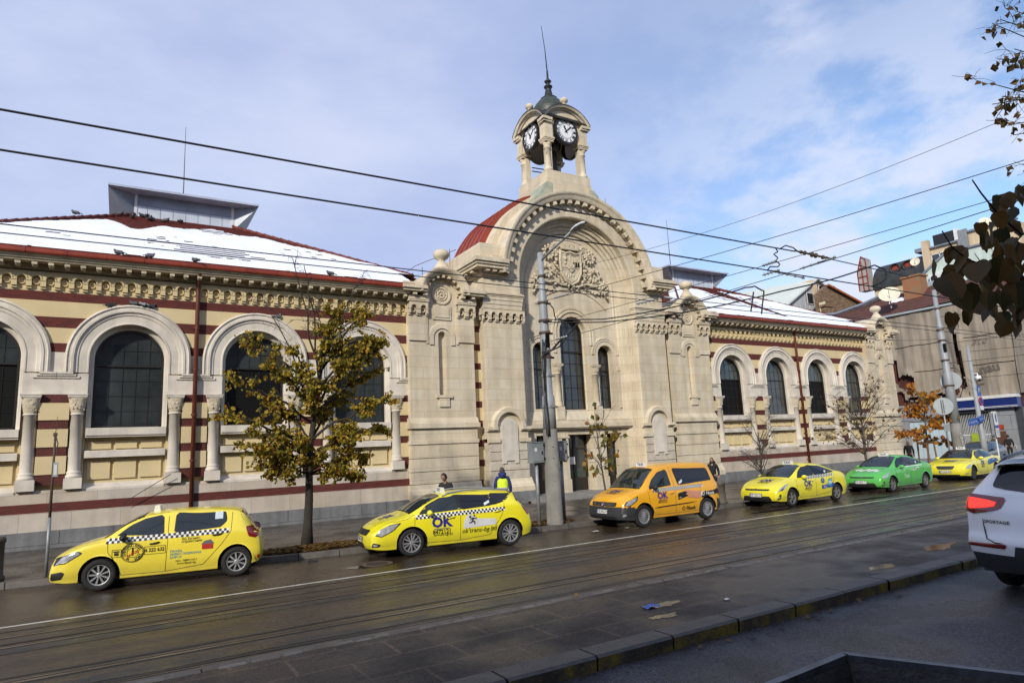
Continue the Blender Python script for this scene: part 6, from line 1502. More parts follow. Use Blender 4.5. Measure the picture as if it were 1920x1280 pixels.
def tree(name, label, base, trunk, limbs, nleaf, lsz, lmat, bark, seed, twigs=5, sub=4, tw_len=.5, group=None, droop=.6, heart=False, r0=.12, r1=.05, bare_top=(), cat='tree', fine=.006, leaf_from=.15, twig_leaf=1.):
    """trunk: polyline; limbs: [(t along trunk, end point, radius, leafiness)]"""
    rn = random.Random(seed); base = Vector(base)
    T = thing(name, base, label, cat, group); tb = MB(); tb.smooth = True; fol = MB(); fol.smooth = False
    tp = [Vector(p) for p in trunk]; n = len(tp)
    rad_ = [r0*1.35]+[r0+(r1-r0)*i/(n-1) for i in range(1,n)]
    tb.tube(tp, rad_, 9)
    lb = MB(); lb.smooth = True; slots = []
    def at(t):
        f = t*(n-1); i = min(int(f), n-2); return tp[i].lerp(tp[i+1], f-i)
    for t, end, r, lf in limbs:
        a = at(t); pts = limb_path(a, end, .05, 6, rn, .03); lb.tube(pts, r, 6, max(.006,r*.3)); L_ = (Vector(end)-a).length
        for k in range(sub*2 if L_ > 1.2 else sub):
            tt = rn.uniform(.25,1); f = tt*6; i = min(int(f),5); p = pts[i].lerp(pts[i+1], f-i)
            dr = (pts[i+1]-pts[i]).normalized(); e = p+(dr*.5+Vector((rn.uniform(-1,1),rn.uniform(-1,1),rn.uniform(-.5,.7)))).normalized()*tw_len*rn.uniform(.5,1.3)*(1.3-.5*tt)
            q = limb_path(p, e, .03, 4, rn, .05); lb.tube(q, max(fine,r*.35*(1-.5*tt)), 5, fine*.6)
            if lf: slots += [(q[j], q[j+1], lf) for j in range(4)]
            for w in range(twigs):
                j = rn.randrange(1,4); s0 = q[j]; e2 = s0+Vector((rn.uniform(-1,1),rn.uniform(-1,1),rn.uniform(-.7,.5))).normalized()*tw_len*rn.uniform(.25,.6)
                lb.tube([s0, s0.lerp(e2,.5)+Vector((0,0,.03)), e2], fine*.8, 4, fine*.5)
                if lf: slots += [(s0, e2, lf*twig_leaf)]*2
        if lf: slots += [(pts[j], pts[j+1], lf*.5) for j in range(3,6)]
    tot = sum(s_[2] for s_ in slots) or 1
    for a, b, w in slots:
        k = nleaf*w/tot; k = int(k)+(rn.random() < k-int(k))
        for _ in range(k):
            p = a.lerp(b, rn.uniform(leaf_from,1))+Vector((rn.uniform(-1,1),rn.uniform(-1,1),rn.uniform(-1,.4)))*lsz*.5
            leaf(fol, p, lsz*rn.uniform(.65,1.15), rn, droop, heart)
    for mbx in (tb, lb, fol): mbx.v = [tuple(Vector(v)-base) for v in mbx.v]
    tb.build('trunk', bark, T); lb.build('branches', bark, T)
    if fol.v: fol.build('crown', lmat, T)
    return T
rt = random.Random(11)
# olive-gold linden between the first two taxis
B = (4.55,18.75,PZ)
lim = []
for e, r, lf in [((2.35,18.5,3.75),.05,.9),((2.55,18.9,4.75),.045,.5),((3.05,19.3,5.9),.05,.45),((3.5,18.6,5.2),.045,.9),((3.3,18.2,2.9),.045,1.2),((2.7,18.7,2.75),.04,1.1),((3.6,18.9,4.1),.04,1.0),((3.7,18.3,2.15),.035,.8),
                 ((4.2,18.2,3.1),.04,1.2),((4.75,18.2,2.6),.04,1.1),((5.3,18.3,2.2),.035,1.0),((6.1,18.6,1.9),.035,1.0),((6.35,18.8,2.55),.045,1.3),((6.9,18.8,3.35),.05,1.2),((6.6,18.3,4.1),.05,1.5),((6.7,19.2,5.1),.05,1.4),
                 ((6.55,18.7,6.05),.05,1.5),((6.05,18.5,6.7),.05,1.4),((5.4,18.9,6.85),.05,1.3),((5.0,18.4,6.3),.045,1.0),((5.6,18.3,5.3),.045,1.1),((5.5,19.3,4.2),.045,1.2),((4.5,18.2,4.7),.04,.8),((4.2,19.4,5.2),.04,.6),((5.9,18.2,3.2),.04,1.3),((4.0,18.4,5.6),.04,.7),((7.0,18.6,5.9),.04,1.1),((2.9,18.4,3.3),.04,1.0),((3.2,18.6,2.3),.03,.8)]:
    lim.append((min(.95,max(.42,.40+.52*(e[2]-2.2)/5)), e, r, lf))
lim += [(.82,(4.05,18.6,8.25),.035,0),(.85,(4.42,18.8,8.1),.035,0),(.92,(6.2,18.8,7.9),.028,0),(.72,(3.35,18.9,7.0),.03,0),(.95,(6.4,18.6,7.05),.02,0),(.86,(4.75,18.5,7.0),.02,0)]
tree('linden_tree', 'olive and gold leaved street tree between the hatchback and the estate taxi', B, [(4.55,18.75,.1),(4.57,18.75,.7),(4.60,18.75,1.4),(4.6,18.75,2.1),(4.62,18.75,2.8),(4.75,18.75,3.8),(4.9,18.75,4.9),(5.05,18.75,6.0)], lim, 12000, .125, LF_OLIVE, m_bark, 5, twigs=4, sub=5, tw_len=.55, r0=.135, r1=.05, group='street trees on the pavement', fine=.007)
# young sapling before the portal
tree('sapling', 'thin leaning young tree with a few yellow leaves before the portal doors', (15.25,18.9,PZ), [(15.25,18.9,.1),(15.22,18.9,.9),(15.12,18.9,1.7),(15.05,18.9,2.4),(15.0,18.9,3.1)],
     [(.45,(14.35,18.8,2.4),.02,1),(.55,(15.95,18.9,2.3),.02,1.1),(.6,(15.7,18.7,3.0),.018,1),(.7,(14.6,18.9,3.5),.014,.5),(.85,(15.3,18.8,3.6),.014,.9),(.95,(15.0,18.9,4.0),.012,.6),(.5,(15.9,18.8,1.7),.012,.6),(.4,(14.6,18.7,1.6),.015,.5),(.6,(15.1,18.6,2.9),.014,.9),(.9,(15.9,18.9,3.9),.008,0),(.5,(13.9,18.8,2.9),.008,0)],
     95, .25, LF_MIX, m_bark2, 8, twigs=1, sub=2, tw_len=.35, r0=.04, r1=.018, group='street trees on the pavement', fine=.005)
def bare(label, base, h, spread, seed, nl, lmat_, n=16, low=.30, r0=.06):
    rn = random.Random(seed); x, y, z = base; lim = []
    for k in range(n):
        a = 2*pi*k/n+rn.uniform(-.3,.3); f = rn.uniform(.0,1)
        lim.append((.35+.55*f, (x+spread*cos(a)*(1.05-.5*f), y+.6*spread*sin(a)*(1-.5*f), z+h*(.45+.55*f)*rn.uniform(.85,1.02)), .022, 1))
    tree('bare_tree', label, base, [(x,y,z),(x+.03,y,z+h*.15),(x+.0,y,z+h*.3),(x+.06,y,z+h*.5),(x+.04,y,z+h*.72)], lim, nl, .17, lmat_, m_bark2, seed, twigs=4, sub=4, tw_len=h*.16, r0=r0, r1=.022, group='street trees on the pavement', fine=.0055)
bare('small bare tree behind the yellow wedge shaped taxi', (23.9,18.9,PZ), 3.6, 1.3, 21, 0, LF_BROWN)
bare('tall leafless tree with a few withered leaves behind the green taxi', (31.8,18.9,PZ), 5.3, 2.9, 23, 170, LF_BROWN, n=26, r0=.085)
B = (37.6,18.9,PZ); rn_ = random.Random(31); lim = []
for k in range(24):
    a = 2*pi*k/24*2.4; f = k/24; lim.append((.4+.55*f, (37.9+2.3*cos(a)*(1.1-.75*f), 18.9+1.3*sin(a)*(1-.6*f), 1.9+3.2*f+rn_.uniform(-.2,.2)), .022, 1))
tree('orange_tree', 'small tree full of orange leaves held by three stakes', B, [(37.6,18.9,.1),(37.7,18.9,1.2),(37.8,18.9,2.2),(37.9,18.9,3.2),(38.0,18.9,4.3)], lim, 620, .27, LF_ORANGE, m_bark2, 33, twigs=2, sub=2, tw_len=.5, r0=.06, r1=.02, group='street trees on the pavement')
m_wood = mat('weathered_stake_wood', (.16,.085,.045), rough=.85, var=.3, vs=5)
T = thing('tree_guard', (37.6,18.9,PZ), 'three wooden stakes with a cross bar round the orange tree', 'tree stakes')
for dx, dy in ((-.42,-.25),(.42,-.2),(.05,.45)):
    mb = MB(); mb.tube([(dx*1.15,dy*1.15,0),(dx,dy,1.75)], .045, 7); mb.build('stake', m_wood, T)
mb = MB(); mb.bar((-.42,-.25,1.6),(.42,-.2,1.66),.07,.05); mb.bar((.42,-.2,1.62),(.05,.45,1.6),.07,.05); mb.bar((-.42,-.25,1.55),(.05,.45,1.62),.07,.05); mb.build('cross_bar', m_wood, T)
# near tree whose twig of big leaves hangs beside the camera; its trunk stands to the right of the view
B = (5.8,-2.3,.35)
T = tree('overhanging_tree', 'dark shaded tree whose big brown leaves hang close at the right edge', B, [(5.8,-2.3,.35),(5.8,-2.28,1.5),(5.75,-2.2,2.4),(5.65,-2.1,3.3),(5.6,-2.0,4.6)], [(.5,(3.55,.55,3.05),.026,0),(.6,(3.6,.6,3.45),.026,0)], 0, .1, LF_DARK, m_bark, 44, twigs=1, sub=1, tw_len=.1, r0=.12, r1=.05, fine=.003)
mb = MB(); mb.smooth = True; bo = Vector(B)
for pts, r in (([(3.6,.6,3.45),(3.2,.85,3.32),(2.9,1.0,3.18),(2.72,1.0,3.24),(2.62,1.0,3.30),(2.57,1.0,3.34)],.010), ([(3.55,.55,3.05),(3.1,.85,3.02),(2.87,1.0,3.01),(2.70,1.0,3.0),(2.54,1.0,3.02),(2.43,1.0,3.03),(2.34,1.0,3.06),(2.29,1.0,3.11)],.009), ([(2.54,1.0,3.02),(2.50,1.0,3.05),(2.49,1.0,3.06)],.003), ([(2.9,1.0,3.18),(2.8,1.02,3.1),(2.72,1.04,2.98),(2.66,1.05,2.93)],.005), ([(3.1,.85,3.02),(2.95,1.05,2.95),(2.85,1.08,2.88)],.005)):
    mb.tube([Vector(p)-bo for p in pts], r*.62, 6, r*.25)
mb.build('twig', m_bark, T)
fol = MB(); fol.smooth = True; rn = random.Random(12)
for p in [(2.45, 1.009, 3.08), (2.46, 0.976, 3.08), (2.46, 1.049, 3.05), (2.43, 0.989, 3.01), (2.27, 0.967, 2.92), (2.53, 1.05, 2.94), (2.94, 1.179, 3.04), (2.7, 1.15, 2.92), (2.76, 1.141, 2.9), (2.59, 1.005, 3.05), (2.8, 1.084, 3.03), (2.65, 1.019, 2.94), (2.51, 0.993, 2.89), (2.53, 0.977, 2.85), (2.61, 1.004, 3.17), (3.18, 1.182, 3.33), (3.17, 1.157, 3.28), (3.07, 1.152, 3.19), (3.13, 1.15, 3.15), (2.74, 0.998, 3.0), (2.75, 1.027, 2.91), (3.01, 1.107, 2.91), (3.15, 1.133, 3.01), (3.32, 1.164, 3.25), (3.34, 1.17, 3.37), (2.7, 0.972, 3.25), (3.15, 1.101, 3.41), (3.29, 1.118, 3.42), (3.13, 1.076, 3.27), (2.83, 0.994, 3.03), (2.83, 1.068, 3.19), (2.43, 0.972, 2.99), (2.97, 1.184, 2.99), (3.23, 1.166, 3.24), (2.89, 1.087, 3.07), (2.84, 1.025, 2.86), (3.16, 1.177, 3.39), (2.63, 1.093, 3.02), (3.12, 1.171, 3.05), (2.95, 1.162, 3.16), (3.03, 1.077, 3.12), (2.9, 1.053, 3.36)]: [leaf(fol, Vector(p)-bo+Vector((rn.uniform(-.05,.05),rn.uniform(-.08,.08),rn.uniform(-.03,.03))), rn.uniform(.055,.09), rn, 1.6, True) for _ in range(2)]
fol.build('crown', LF_DARK, T)
B = (17.2,.4,.35); lim = []
for e, lf in [((11.95,4.0,8.95),.9),((12.3,4.1,8.5),1),((11.45,4.0,7.75),1),((11.35,4.0,7.4),1.0),((11.9,4.0,7.2),1.3),((12.1,4.1,7.75),1.1),((12.6,4.0,8.1),1.0),((12.4,4.0,9.2),.6),((13.0,4.1,8.9),1),((12.4,3.95,6.35),1.0),((12.9,3.9,6.7),1),((13.2,4.0,9.6),.7),((12.7,3.9,5.75),.5),((12.9,4.3,7.4),1)]:
    lim.append((.7, e, .022, lf))
tree('roadside_tree', 'thin branched tree with sparse brown leaves reaching in at the top right', B, [(17.2,.4,.35),(17.1,.5,3),(16.5,1.2,5.5),(15.6,2.1,7),(14.6,3.0,8)], lim, 620, .135, LF_DARK, m_bark, 47, twigs=4, sub=4, tw_len=.6, r0=.16, r1=.05, fine=.005)
# fallen leaves under the linden and by the lamp post
def litter_leaves(name, label, cx, cy, rx, ry, n, z, seed, ls=1.):
    rn = random.Random(seed); mb = MB()
    for k in range(n):
        a = rn.uniform(0,2*pi); q = sqrt(rn.random()); x, y = cx+rx*q*cos(a), cy+ry*q*sin(a); zz = z+.07*(1-q)*rn.random()+.008; s_ = ls*rn.uniform(.05,.11)
        a = rn.uniform(0,2*pi); u = Vector((cos(a),sin(a),rn.uniform(-.4,.4)))*s_; v = Vector((-sin(a),cos(a),rn.uniform(-.4,.4)))*s_*.7; p = Vector((x,y,zz+.02))
        mb.add([p-u, p-v*.9, p+u, p+v], [(0,1,2),(0,2,3)])
    o = mb.build(name, LF_BROWN); tag(o, label, 'fallen leaves', None, 'stuff')
litter_leaves('fallen_leaves', 'brown fallen leaves heaped round the linden trunk', 4.75, 18.2, 1.7, .65, 1300, PZ, 3)
litter_leaves('fallen_leaves', 'dry fallen leaves round the foot of the lamp post', 11.6, 17.6, 1.2, .5, 420, PZ, 4)
litter_leaves('fallen_leaves', 'scattered wet leaves along the edge of the near carriageway', 8.2, 5.12, 3.2, .12, 26, .345, 6, .45)
litter_leaves('fallen_leaves', 'scattered leaves along the rail side of the platform', 9, 7.45, 6, .2, 50, .43, 8, .5)

# ------------------------------------------------------------------ people
m_skin = mat('skin', (.33,.18,.12), rough=.6, space='obj', var=.05); m_hair = mat('dark_hair', (.012,.009,.008), rough=.7, space='obj'); m_hair2 = mat('auburn_hair', (.10,.05,.025), rough=.7, space='obj'); m_ghair = mat('cropped_hair', (.05,.04,.035), rough=.8, space='obj')
m_cdark = mat('charcoal_cloth', (.016,.016,.018), rough=.85, space='obj', var=.3, vs=6); m_cblk = mat('black_cloth', (.006,.006,.007), rough=.85, space='obj', var=.3, vs=6); m_cblue = mat('royal_blue_cloth', (.010,.022,.12), rough=.8, space='obj', var=.2, vs=6)
m_hiv = mat('fluorescent_vest', (.62,.80,.03), rough=.7, space='obj', var=.08, vs=6); m_tape = mat('reflective_tape', (.45,.47,.48), rough=.3, space='obj'); m_khaki = mat('khaki_cloth', (.055,.052,.022), rough=.85, space='obj', var=.2, vs=6); m_jean = mat('dark_denim', (.012,.016,.028), rough=.85, space='obj', var=.2, vs=8)
m_shoe = mat('black_shoe', (.008,.008,.008), rough=.6, space='obj')
def skinned(name, chains, mats_, parent, extra=None, levels=2):
    """grow one continuous surface round connected joint chains [(points with radii)]; the first point of the first chain is the root."""
    vs, rs, es = [], [], []; key = {}
    def vid(p):
        k = tuple(round(q,4) for q in p[:3])
        if k not in key: key[k] = len(vs); vs.append(k); rs.append(p[3:])
        return key[k]
    for ch in chains:
        for a, b in zip(ch, ch[1:]): es.append((vid(a), vid(b)))
    me = bpy.data.meshes.new(name); me.from_pydata(vs, es, []); o = bpy.data.objects.new(name, me); COL.objects.link(o)
    sk = o.modifiers.new('skin', 'SKIN'); sk.use_smooth_shade = True; sk.branch_smoothing = .3
    o.modifiers.new('smooth', 'SUBSURF').levels = levels
    for i, d in enumerate(me.skin_vertices[0].data):
        r = rs[i]; d.radius = (r[0], r[1] if len(r) > 1 else r[0]); d.use_root = (i == 0)
    dg = bpy.context.evaluated_depsgraph_get(); m2 = bpy.data.meshes.new_from_object(o.evaluated_get(dg)); m2.name = name
    bpy.data.objects.remove(o); bpy.data.meshes.remove(me)
    mb = MB(); mb.smooth = True; mb.add([v.co for v in m2.vertices], [tuple(p.vertices) for p in m2.polygons]); bpy.data.meshes.remove(m2)
    if extra: extra(mb)
    return mb.build(name, mats_, parent)
def person(label, loc, rz, Hh, pose, top, legs, hair, kind='jacket', vest=False, hood=False):
    """local frame: the figure faces -y; pose gives joint offsets in metres for a 1.75 m body."""
    T = thing('person', loc, label, 'person', None, rz); k = Hh/1.75; T.scale = (k,k,k)
    P = dict(hip=(0,0,.95), chest=(0,.0,1.30), neck=(0,.01,1.50), head=(0,-.02,1.64), tilt=0., turn=0.,
             le=(-.26,.04,1.15), lh=(-.27,-.06,.90), re=(.26,.04,1.15), rh=(.27,-.06,.90), lk=(-.10,-.02,.50), lf=(-.11,.03,.08), rk=(.10,-.02,.50), rf=(.11,.03,.08))
    P.update(pose); V = lambda n: Vector(P[n])
    def hand(mb, w, e):
        w, e = Vector(w), Vector(e); d = (w-e).normalized(); sd = d.cross(Vector((0,1,0))); sd = sd.normalized() if sd.length > .1 else Vector((1,0,0)); nn = sd.cross(d)
        mb.obox(w+d*.045, sd, nn, d, .038, .014, .045)
        for q, (o, l) in enumerate(((-.030,.065),(-.010,.075),(.010,.07),(.029,.055))):
            p = w+d*.085+sd*o; mb.tube([p, p+d*l*.5+nn*.008, p+d*l+nn*.028], .0095, 5, .007)
        p = w+d*.03+sd*.036; mb.tube([p, p+sd*.025+d*.03, p+sd*.022+d*.065+nn*.012], .011, 5, .008)
    hd = V('head'); Rz = Matrix.Rotation(P['turn'],3,'Z')@Matrix.Rotation(P['tilt'],3,'X')
    def head(mb):
        rows, n = 11, 16; v = []
        for i in range(rows):
            t = pi*i/(rows-1)
            for j in range(n):
                a = 2*pi*j/n; x, y, z = .078*sin(t)*cos(a), .098*sin(t)*sin(a), .125*cos(t)
                if z < -.02: x *= 1+.9*(z+.02)*3.2; y = y*(1+.5*(z+.02)*2) - .012*(-z-.02)*8
                if y < -.06 and abs(x) < .028 and -.05 < z < .015: y -= .028*(1-abs(x)/.028)
                v.append(hd+Rz@Vector((x,y,z)))
        f = [(i*n+j, i*n+(j+1)%n, (i+1)*n+(j+1)%n, (i+1)*n+j) for i in range(rows-1) for j in range(n)]
        mb.cur = 0; mb.add(v, [q[::-1] for q in f])
        for s in (-1,1): mb.blob(hd+Rz@Vector((s*.08,.01,-.01)), .028, 6, (.35,.7,1.1))
        mb.cur = 1
        for s in (-1,1): mb.blob(hd+Rz@Vector((s*.032,-.086,.012)), .011, 6, (1.2,.5,.7)); mb.obox(hd+Rz@Vector((s*.032,-.092,.034)), Rz@Vector((1,0,0)), Rz@Vector((0,1,0)), Rz@Vector((0,0,1)), .018, .004, .004)
        mb.cur = 2; mb.obox(hd+Rz@Vector((0,-.088,-.062)), Rz@Vector((1,0,0)), Rz@Vector((0,1,0)), Rz@Vector((0,0,1)), .022, .005, .005)
        mb.cur = 0; hand(mb, P['lh'], P['le']); hand(mb, P['rh'], P['re'])
    t4 = lambda n, *r: tuple(P[n])+r
    ch, hp, nk = V('chest'), V('hip'), V('neck')
    sh = {s: (ch.x*.3+nk.x*.7+s*.185, ch.y*.3+nk.y*.7, nk.z-.075) for s in (-1,1)}
    body = [[tuple(hp)+(.14,.10), tuple(hp.lerp(ch,.5))+(.125,.09), tuple(ch)+(.15,.10), tuple(nk)+(.055,.055), tuple(nk.lerp(hd,.6))+(.05,.05)]]
    for s, e, h in ((-1,'le','lh'),(1,'re','rh')): body.append([tuple(ch)+(.15,.10), sh[s]+(.055,.055), t4(e,.042,.042), t4(h,.027,.027)])
    for s, kk, ff in ((-1,'lk','lf'),(1,'rk','rf')):
        q = (hp.x+s*.09, hp.y, hp.z-.06); foot = V(ff)
        body.append([tuple(hp)+(.14,.10), q+(.085,.085), t4(kk,.055,.055), t4(ff,.036,.036), (foot.x, foot.y-.13, .035, .035, .025)])
    skinned('body', body, [m_skin, m_hair, mat('lip_tone', (.25,.09,.07), space='obj')], T, head)
    tl = []
    for s, kk, ff in ((-1,'lk','lf'),(1,'rk','rf')):
        q = (hp.x+s*.09, hp.y, hp.z-.06); tl.append([tuple(hp)+(.165,.125), q+(.10,.105), t4(kk,.072,.075), t4(ff,.058,.06)])
    skinned('trousers', [[tuple(hp)+(.165,.125), (hp.x,hp.y,hp.z+.08,.155,.115)]]+tl, legs, T)
    jk = [[(hp.x,hp.y,hp.z-.06,.19,.145), tuple(hp.lerp(ch,.5))+(.17,.13), tuple(ch)+(.185,.135), (nk.x,nk.y,nk.z-.02,.085,.08)]]
    for s, e, h in ((-1,'le','lh'),(1,'re','rh')):
        ev, hv = V(e), V(h); jk.append([tuple(ch)+(.185,.135), (sh[s][0],sh[s][1],sh[s][2],.085,.085), tuple(ev)+(.065,.065), tuple(ev.lerp(hv,.93))+(.05,.05)])
    skinned('jacket', jk, top, T)
    for s, ff in ((-1,'lf'),(1,'rf')):
        fo = V(ff); mb = MB(); mb.smooth = True; mb.blob((fo.x,fo.y-.06,.05), .14, 10, (.38,1.0,.36)); mb.build('shoe', m_shoe, T)
    mb = MB(); mb.smooth = True                                  # hair / hood
    rows, n = 8, 16; v = []; g = 1.10
    for i in range(rows):
        t = pi*.66*i/(rows-1)
        for j in range(n):
            a = 2*pi*j/n; yy = sin(a); cut = 1. if yy > -.35 else max(.35, 1-.62*min(1,(-yy-.35)/.3))
            tt = t*cut; v.append(hd+Rz@Vector((.083*g*sin(tt)*cos(a), .102*g*sin(tt)*yy+.004, .128*g*cos(tt)*.99)))
    mb.add(v, [(i*n+j, (i+1)*n+j, (i+1)*n+(j+1)%n, i*n+(j+1)%n) for i in range(rows-1) for j in range(n)])
    if kind == 'long': mb.blob(hd+Vector((0,.055,-.06)), .11, 10, (.9,.6,1.15))
    mb.build('hair', hair, T)
    if hood:
        mb = MB(); mb.smooth = True; c0 = nk+Vector((0,.05,.02)); mb.lathe([(.10,-.05),(.14,-.01),(.145,.04),(.12,.08),(.09,.09)], c0, 14); mb.blob(c0+Vector((0,.08,-.02)), .11, 8, (1.1,.7,.9)); mb.build('hood', top, T)
    if vest:
        vk = [[(hp.x,hp.y,hp.z+.02,.225,.18), tuple(hp.lerp(ch,.5))+(.215,.172), (ch.x,ch.y,ch.z,.225,.178), (nk.x,nk.y,nk.z-.06,.19,.15)]]
        o = skinned('hi_vis_vest', vk, [m_hiv], T)
        mb = MB(); mb.smooth = True; mb.lathe([(.215,0),(.216,.05)], (hp.x,hp.y,hp.z+.10), 20, cap=False); mb.v = [(x, y*.80, z) for x,y,z in mb.v]; mb.build('reflective_band', m_tape, T)
    return T
person('man in a dark jacket looking down behind the estate taxi', (8.72,18.6,PZ), rad(-60), 1.72, dict(head=(0,-.09,1.63), tilt=.45, neck=(0,-.01,1.49), le=(-.25,-.04,1.18), lh=(-.12,-.26,1.14), re=(.25,-.02,1.18), rh=(.10,-.28,1.12)), m_cdark, m_jean, m_hair)
person('person in a yellow hi-vis vest over blue sleeves standing by the portal pier', (11.27,19.5,PZ), rad(150), 1.74, dict(turn=-.5), m_cblue, m_jean, m_ghair, vest=True, hood=True)
person('woman in a black coat and trousers standing beside the amber van', (22.1,20.0,PZ), rad(-60), 1.58, dict(lh=(-.16,-.24,1.02), le=(-.25,-.02,1.14), rf=(.10,-.08,.08)), m_cblk, m_cblk, m_hair, kind='long', hood=True)
person('person with auburn hair in a black coat beyond the green taxi', (43.2,22.8,PZ), rad(120), 1.68, {}, m_cblk, m_cblk, m_hair2, kind='long')
person('man in a khaki jacket carrying a white bag by the bank front', (55.2,22.9,PZ), rad(100), 1.74, dict(rh=(.24,-.12,.86)), m_khaki, m_jean, m_ghair)
person('person in black beside the man in khaki', (55.3,22.1,PZ), rad(110), 1.70, {}, m_cblk, m_cblk, m_hair)
T = thing('carrier_bag', (54.93,22.95,.42), 'white plastic carrier bag held by the man in khaki', 'bag'); mb = MB(); mb.smooth = True; mb.lathe([(.10,0),(.15,.08),(.14,.25),(.07,.36),(.03,.42)], (0,0,0), 10); mb.build('bag', mat('white_plastic', (.65,.66,.68), rough=.4), T)
mb = MB(); mb.tube([(0,-.02,.40),(.0,-.05,.5),(0,.05,.5),(0,.02,.40)], .008, 5); mb.build('handle', MATS['white_plastic'], T)
# ------------------------------------------------------------------ pigeons
m_pig = mat('slate_feathers', (.055,.058,.066), rough=.7, space='obj', var=.5, vs=14); m_pig2 = mat('pale_grey_feathers', (.20,.20,.22), rough=.7, space='obj', var=.35, vs=14)
def pigeon(loc, rz, label, pale=False, s=1.):
    T = MB(); T.smooth = True
    T.blob((0,0,.09), .085, 10, (1.55,.85,.85)); T.blob((.125,0,.175), .038, 8, (1.1,.9,.95)); T.tube([(.07,0,.10),(.105,0,.145),(.125,0,.17)], [.06,.045,.033], 8)
    T.smooth = False; T.obox((-.17,0,.065), Vector((1,0,.28)).normalized(), Vector((0,1,0)), Vector((-.28,0,1)).normalized(), .09, .035, .010)
    T.obox((-.02,.066,.10), Vector((1,0,.15)).normalized(), Vector((0,1,0)), Vector((-.15,0,1)).normalized(), .12, .012, .045); T.obox((-.02,-.066,.10), Vector((1,0,.15)).normalized(), Vector((0,1,0)), Vector((-.15,0,1)).normalized(), .12, .012, .045)
    T.tube([(.158,0,.172),(.185,0,.165)], .008, 5, .002); T.tube([(.0,.03,.03),(0,.03,0)], .008, 5); T.tube([(.0,-.03,.03),(0,-.03,0)], .008, 5)
    o = T.build('pigeon', m_pig2 if pale else m_pig); o.location = loc; o.rotation_euler = (0,0,rz); o.scale = (s,)*3
    return tag(o, label, 'pigeon', 'pigeons on the market hall')
gz = 9.60; gy = 24.79
for x, r, lab, pl in ((-.31,2.8,'dark pigeon on the red gutter, leftmost of those on it',0),(.63,.4,'pale pigeon on the red gutter left of the downpipe',1),(2.04,2.2,'upright dark pigeon on the red gutter above the downpipe',0),(6.87,2.9,'lone pigeon on the red gutter above the linden tree',0)):
    pigeon((x,gy,gz), r, lab, pl)
for x, r, lab, pl in ((-.46,.5,'dark pigeon left of the other pigeons on the second window arch',0),(.22,2.7,'dark pigeon at the crown of the second window arch',0),(.50,2.5,'pale pigeon on the crown of the second window arch',1),(.74,.3,'blackest pigeon right of the pale one on the second window arch',0)):
    pigeon((x,D-.06,CZ+sqrt(max(.1,1.86**2-(x-.2)**2))-.01), r, lab, pl)
pigeon((5.02,D-.06,CZ+sqrt(1.86**2-.72**2)-.01), .4, 'grey pigeon on the third window arch, above the linden', True)
rp = random.Random(5)
for k in range(8):
    x = .0+rp.uniform(-.5,1.5) if k < 7 else 2.0; y = LY-.25-.9*rp.random() if k < 7 else 32.6
    pigeon((x, y, E_Z+(y-E_Y)*SL+.05), rp.uniform(0,6.3), 'dark pigeon in the huddle on the bare tiles under the left roof lantern', False)
pigeon((-.62,32.6,13.62), 2.2, 'dark pigeon on the hip beside the left roof lantern', False); pigeon((-2.0,31.2,13.0), 2.9, 'lone dark pigeon on the far left hip of the roof', False)
# ------------------------------------------------------------------ street furniture
m_conc = mat('pole_concrete', (.21,.20,.18), rough=.85, var=.22, vs=2.2, bump=.3, bs=60, streak=.2); m_gpaint = mat('grey_pole_paint', (.27,.29,.31), rough=.5, var=.14, vs=2, streak=.15)
m_gmet = mat('galvanised_steel', (.24,.255,.265), rough=.45, var=.2, vs=4, metal=.3); m_box = mat('grey_cabinet_paint', (.20,.22,.23), rough=.5, var=.15, vs=3); m_cable = mat('black_cable', (.006,.006,.007), rough=.6)
m_rustm = mat('rusty_steel', (.075,.05,.037), rough=.75, var=.45, vs=6, bump=.4); m_lampw = mat('lamp_housing', (.50,.52,.54), rough=.35); m_lens = mat('lamp_lens', (.12,.13,.13), rough=.15)
m_sblue = mat('sign_blue', (.012,.075,.34), rough=.4); m_swhite = mat('sign_white', (.62,.63,.64), rough=.45); m_sred = mat('sign_red', (.40,.012,.012), rough=.45); m_sgrey = mat('sign_back_grey', (.30,.34,.36), rough=.5)
m_ink = mat('sign_ink', (.012,.012,.014), rough=.5)
def flat_text(mb, t, o, ux, uz, size, **k):
    V, F = text_polys(t, size, **k); o, ux, uz = Vector(o), Vector(ux), Vector(uz); mb.add([o+ux*x+uz*y for x, y in V], F)
# main tram and lamp pole before the portal
LP = Vector((11.72,17.12,PZ))
T = thing('lamp_post', LP, 'tall stepped concrete lamp post wrapped in cables before the portal', 'lamp post')
mb = MB(); mb.smooth = True; mb.mi(1).lathe([(.27,0),(.26,.02),(.225,2.9),(.215,2.92)], n=20); mb.mi(0).lathe([(.215,2.92),(.20,3.95),(.155,4.02),(.150,5.1),(.16,5.12),(.155,5.55),(.14,6.9),(.135,7.3),(.105,7.45),(.10,8.74),(.0,8.76)], n=20)
mb.build('shaft', [m_gpaint, m_conc], T)
for z, r in ((6.4,.185),(7.0,.175),(5.2,.19),(4.6,.185),(3.6,.235),(6.0,.19),(7.9,.135)):
    mb = MB(); mb.lathe([(r,z),(r,z+.07)], n=16); mb.box(-.02,.02,-r-.10,-r,z,z+.06); mb.box(r,r+.12,-.03,.03,z,z+.06); mb.build('clamp', m_rustm if z > 4.7 else m_gmet, T)
mb = MB(); mb.box(-.07,.06,-.185,-.1,5.55,6.0); mb.build('opening', m_void, T)
mb = MB(); mb.smooth = True; mb.tube([(0,0,8.45),(.02,-.5,8.62),(.05,-1.75,8.95)], .04, 8); mb.build('arm', m_gmet, T)
mb = MB(); mb.smooth = True; mb.mi(0)
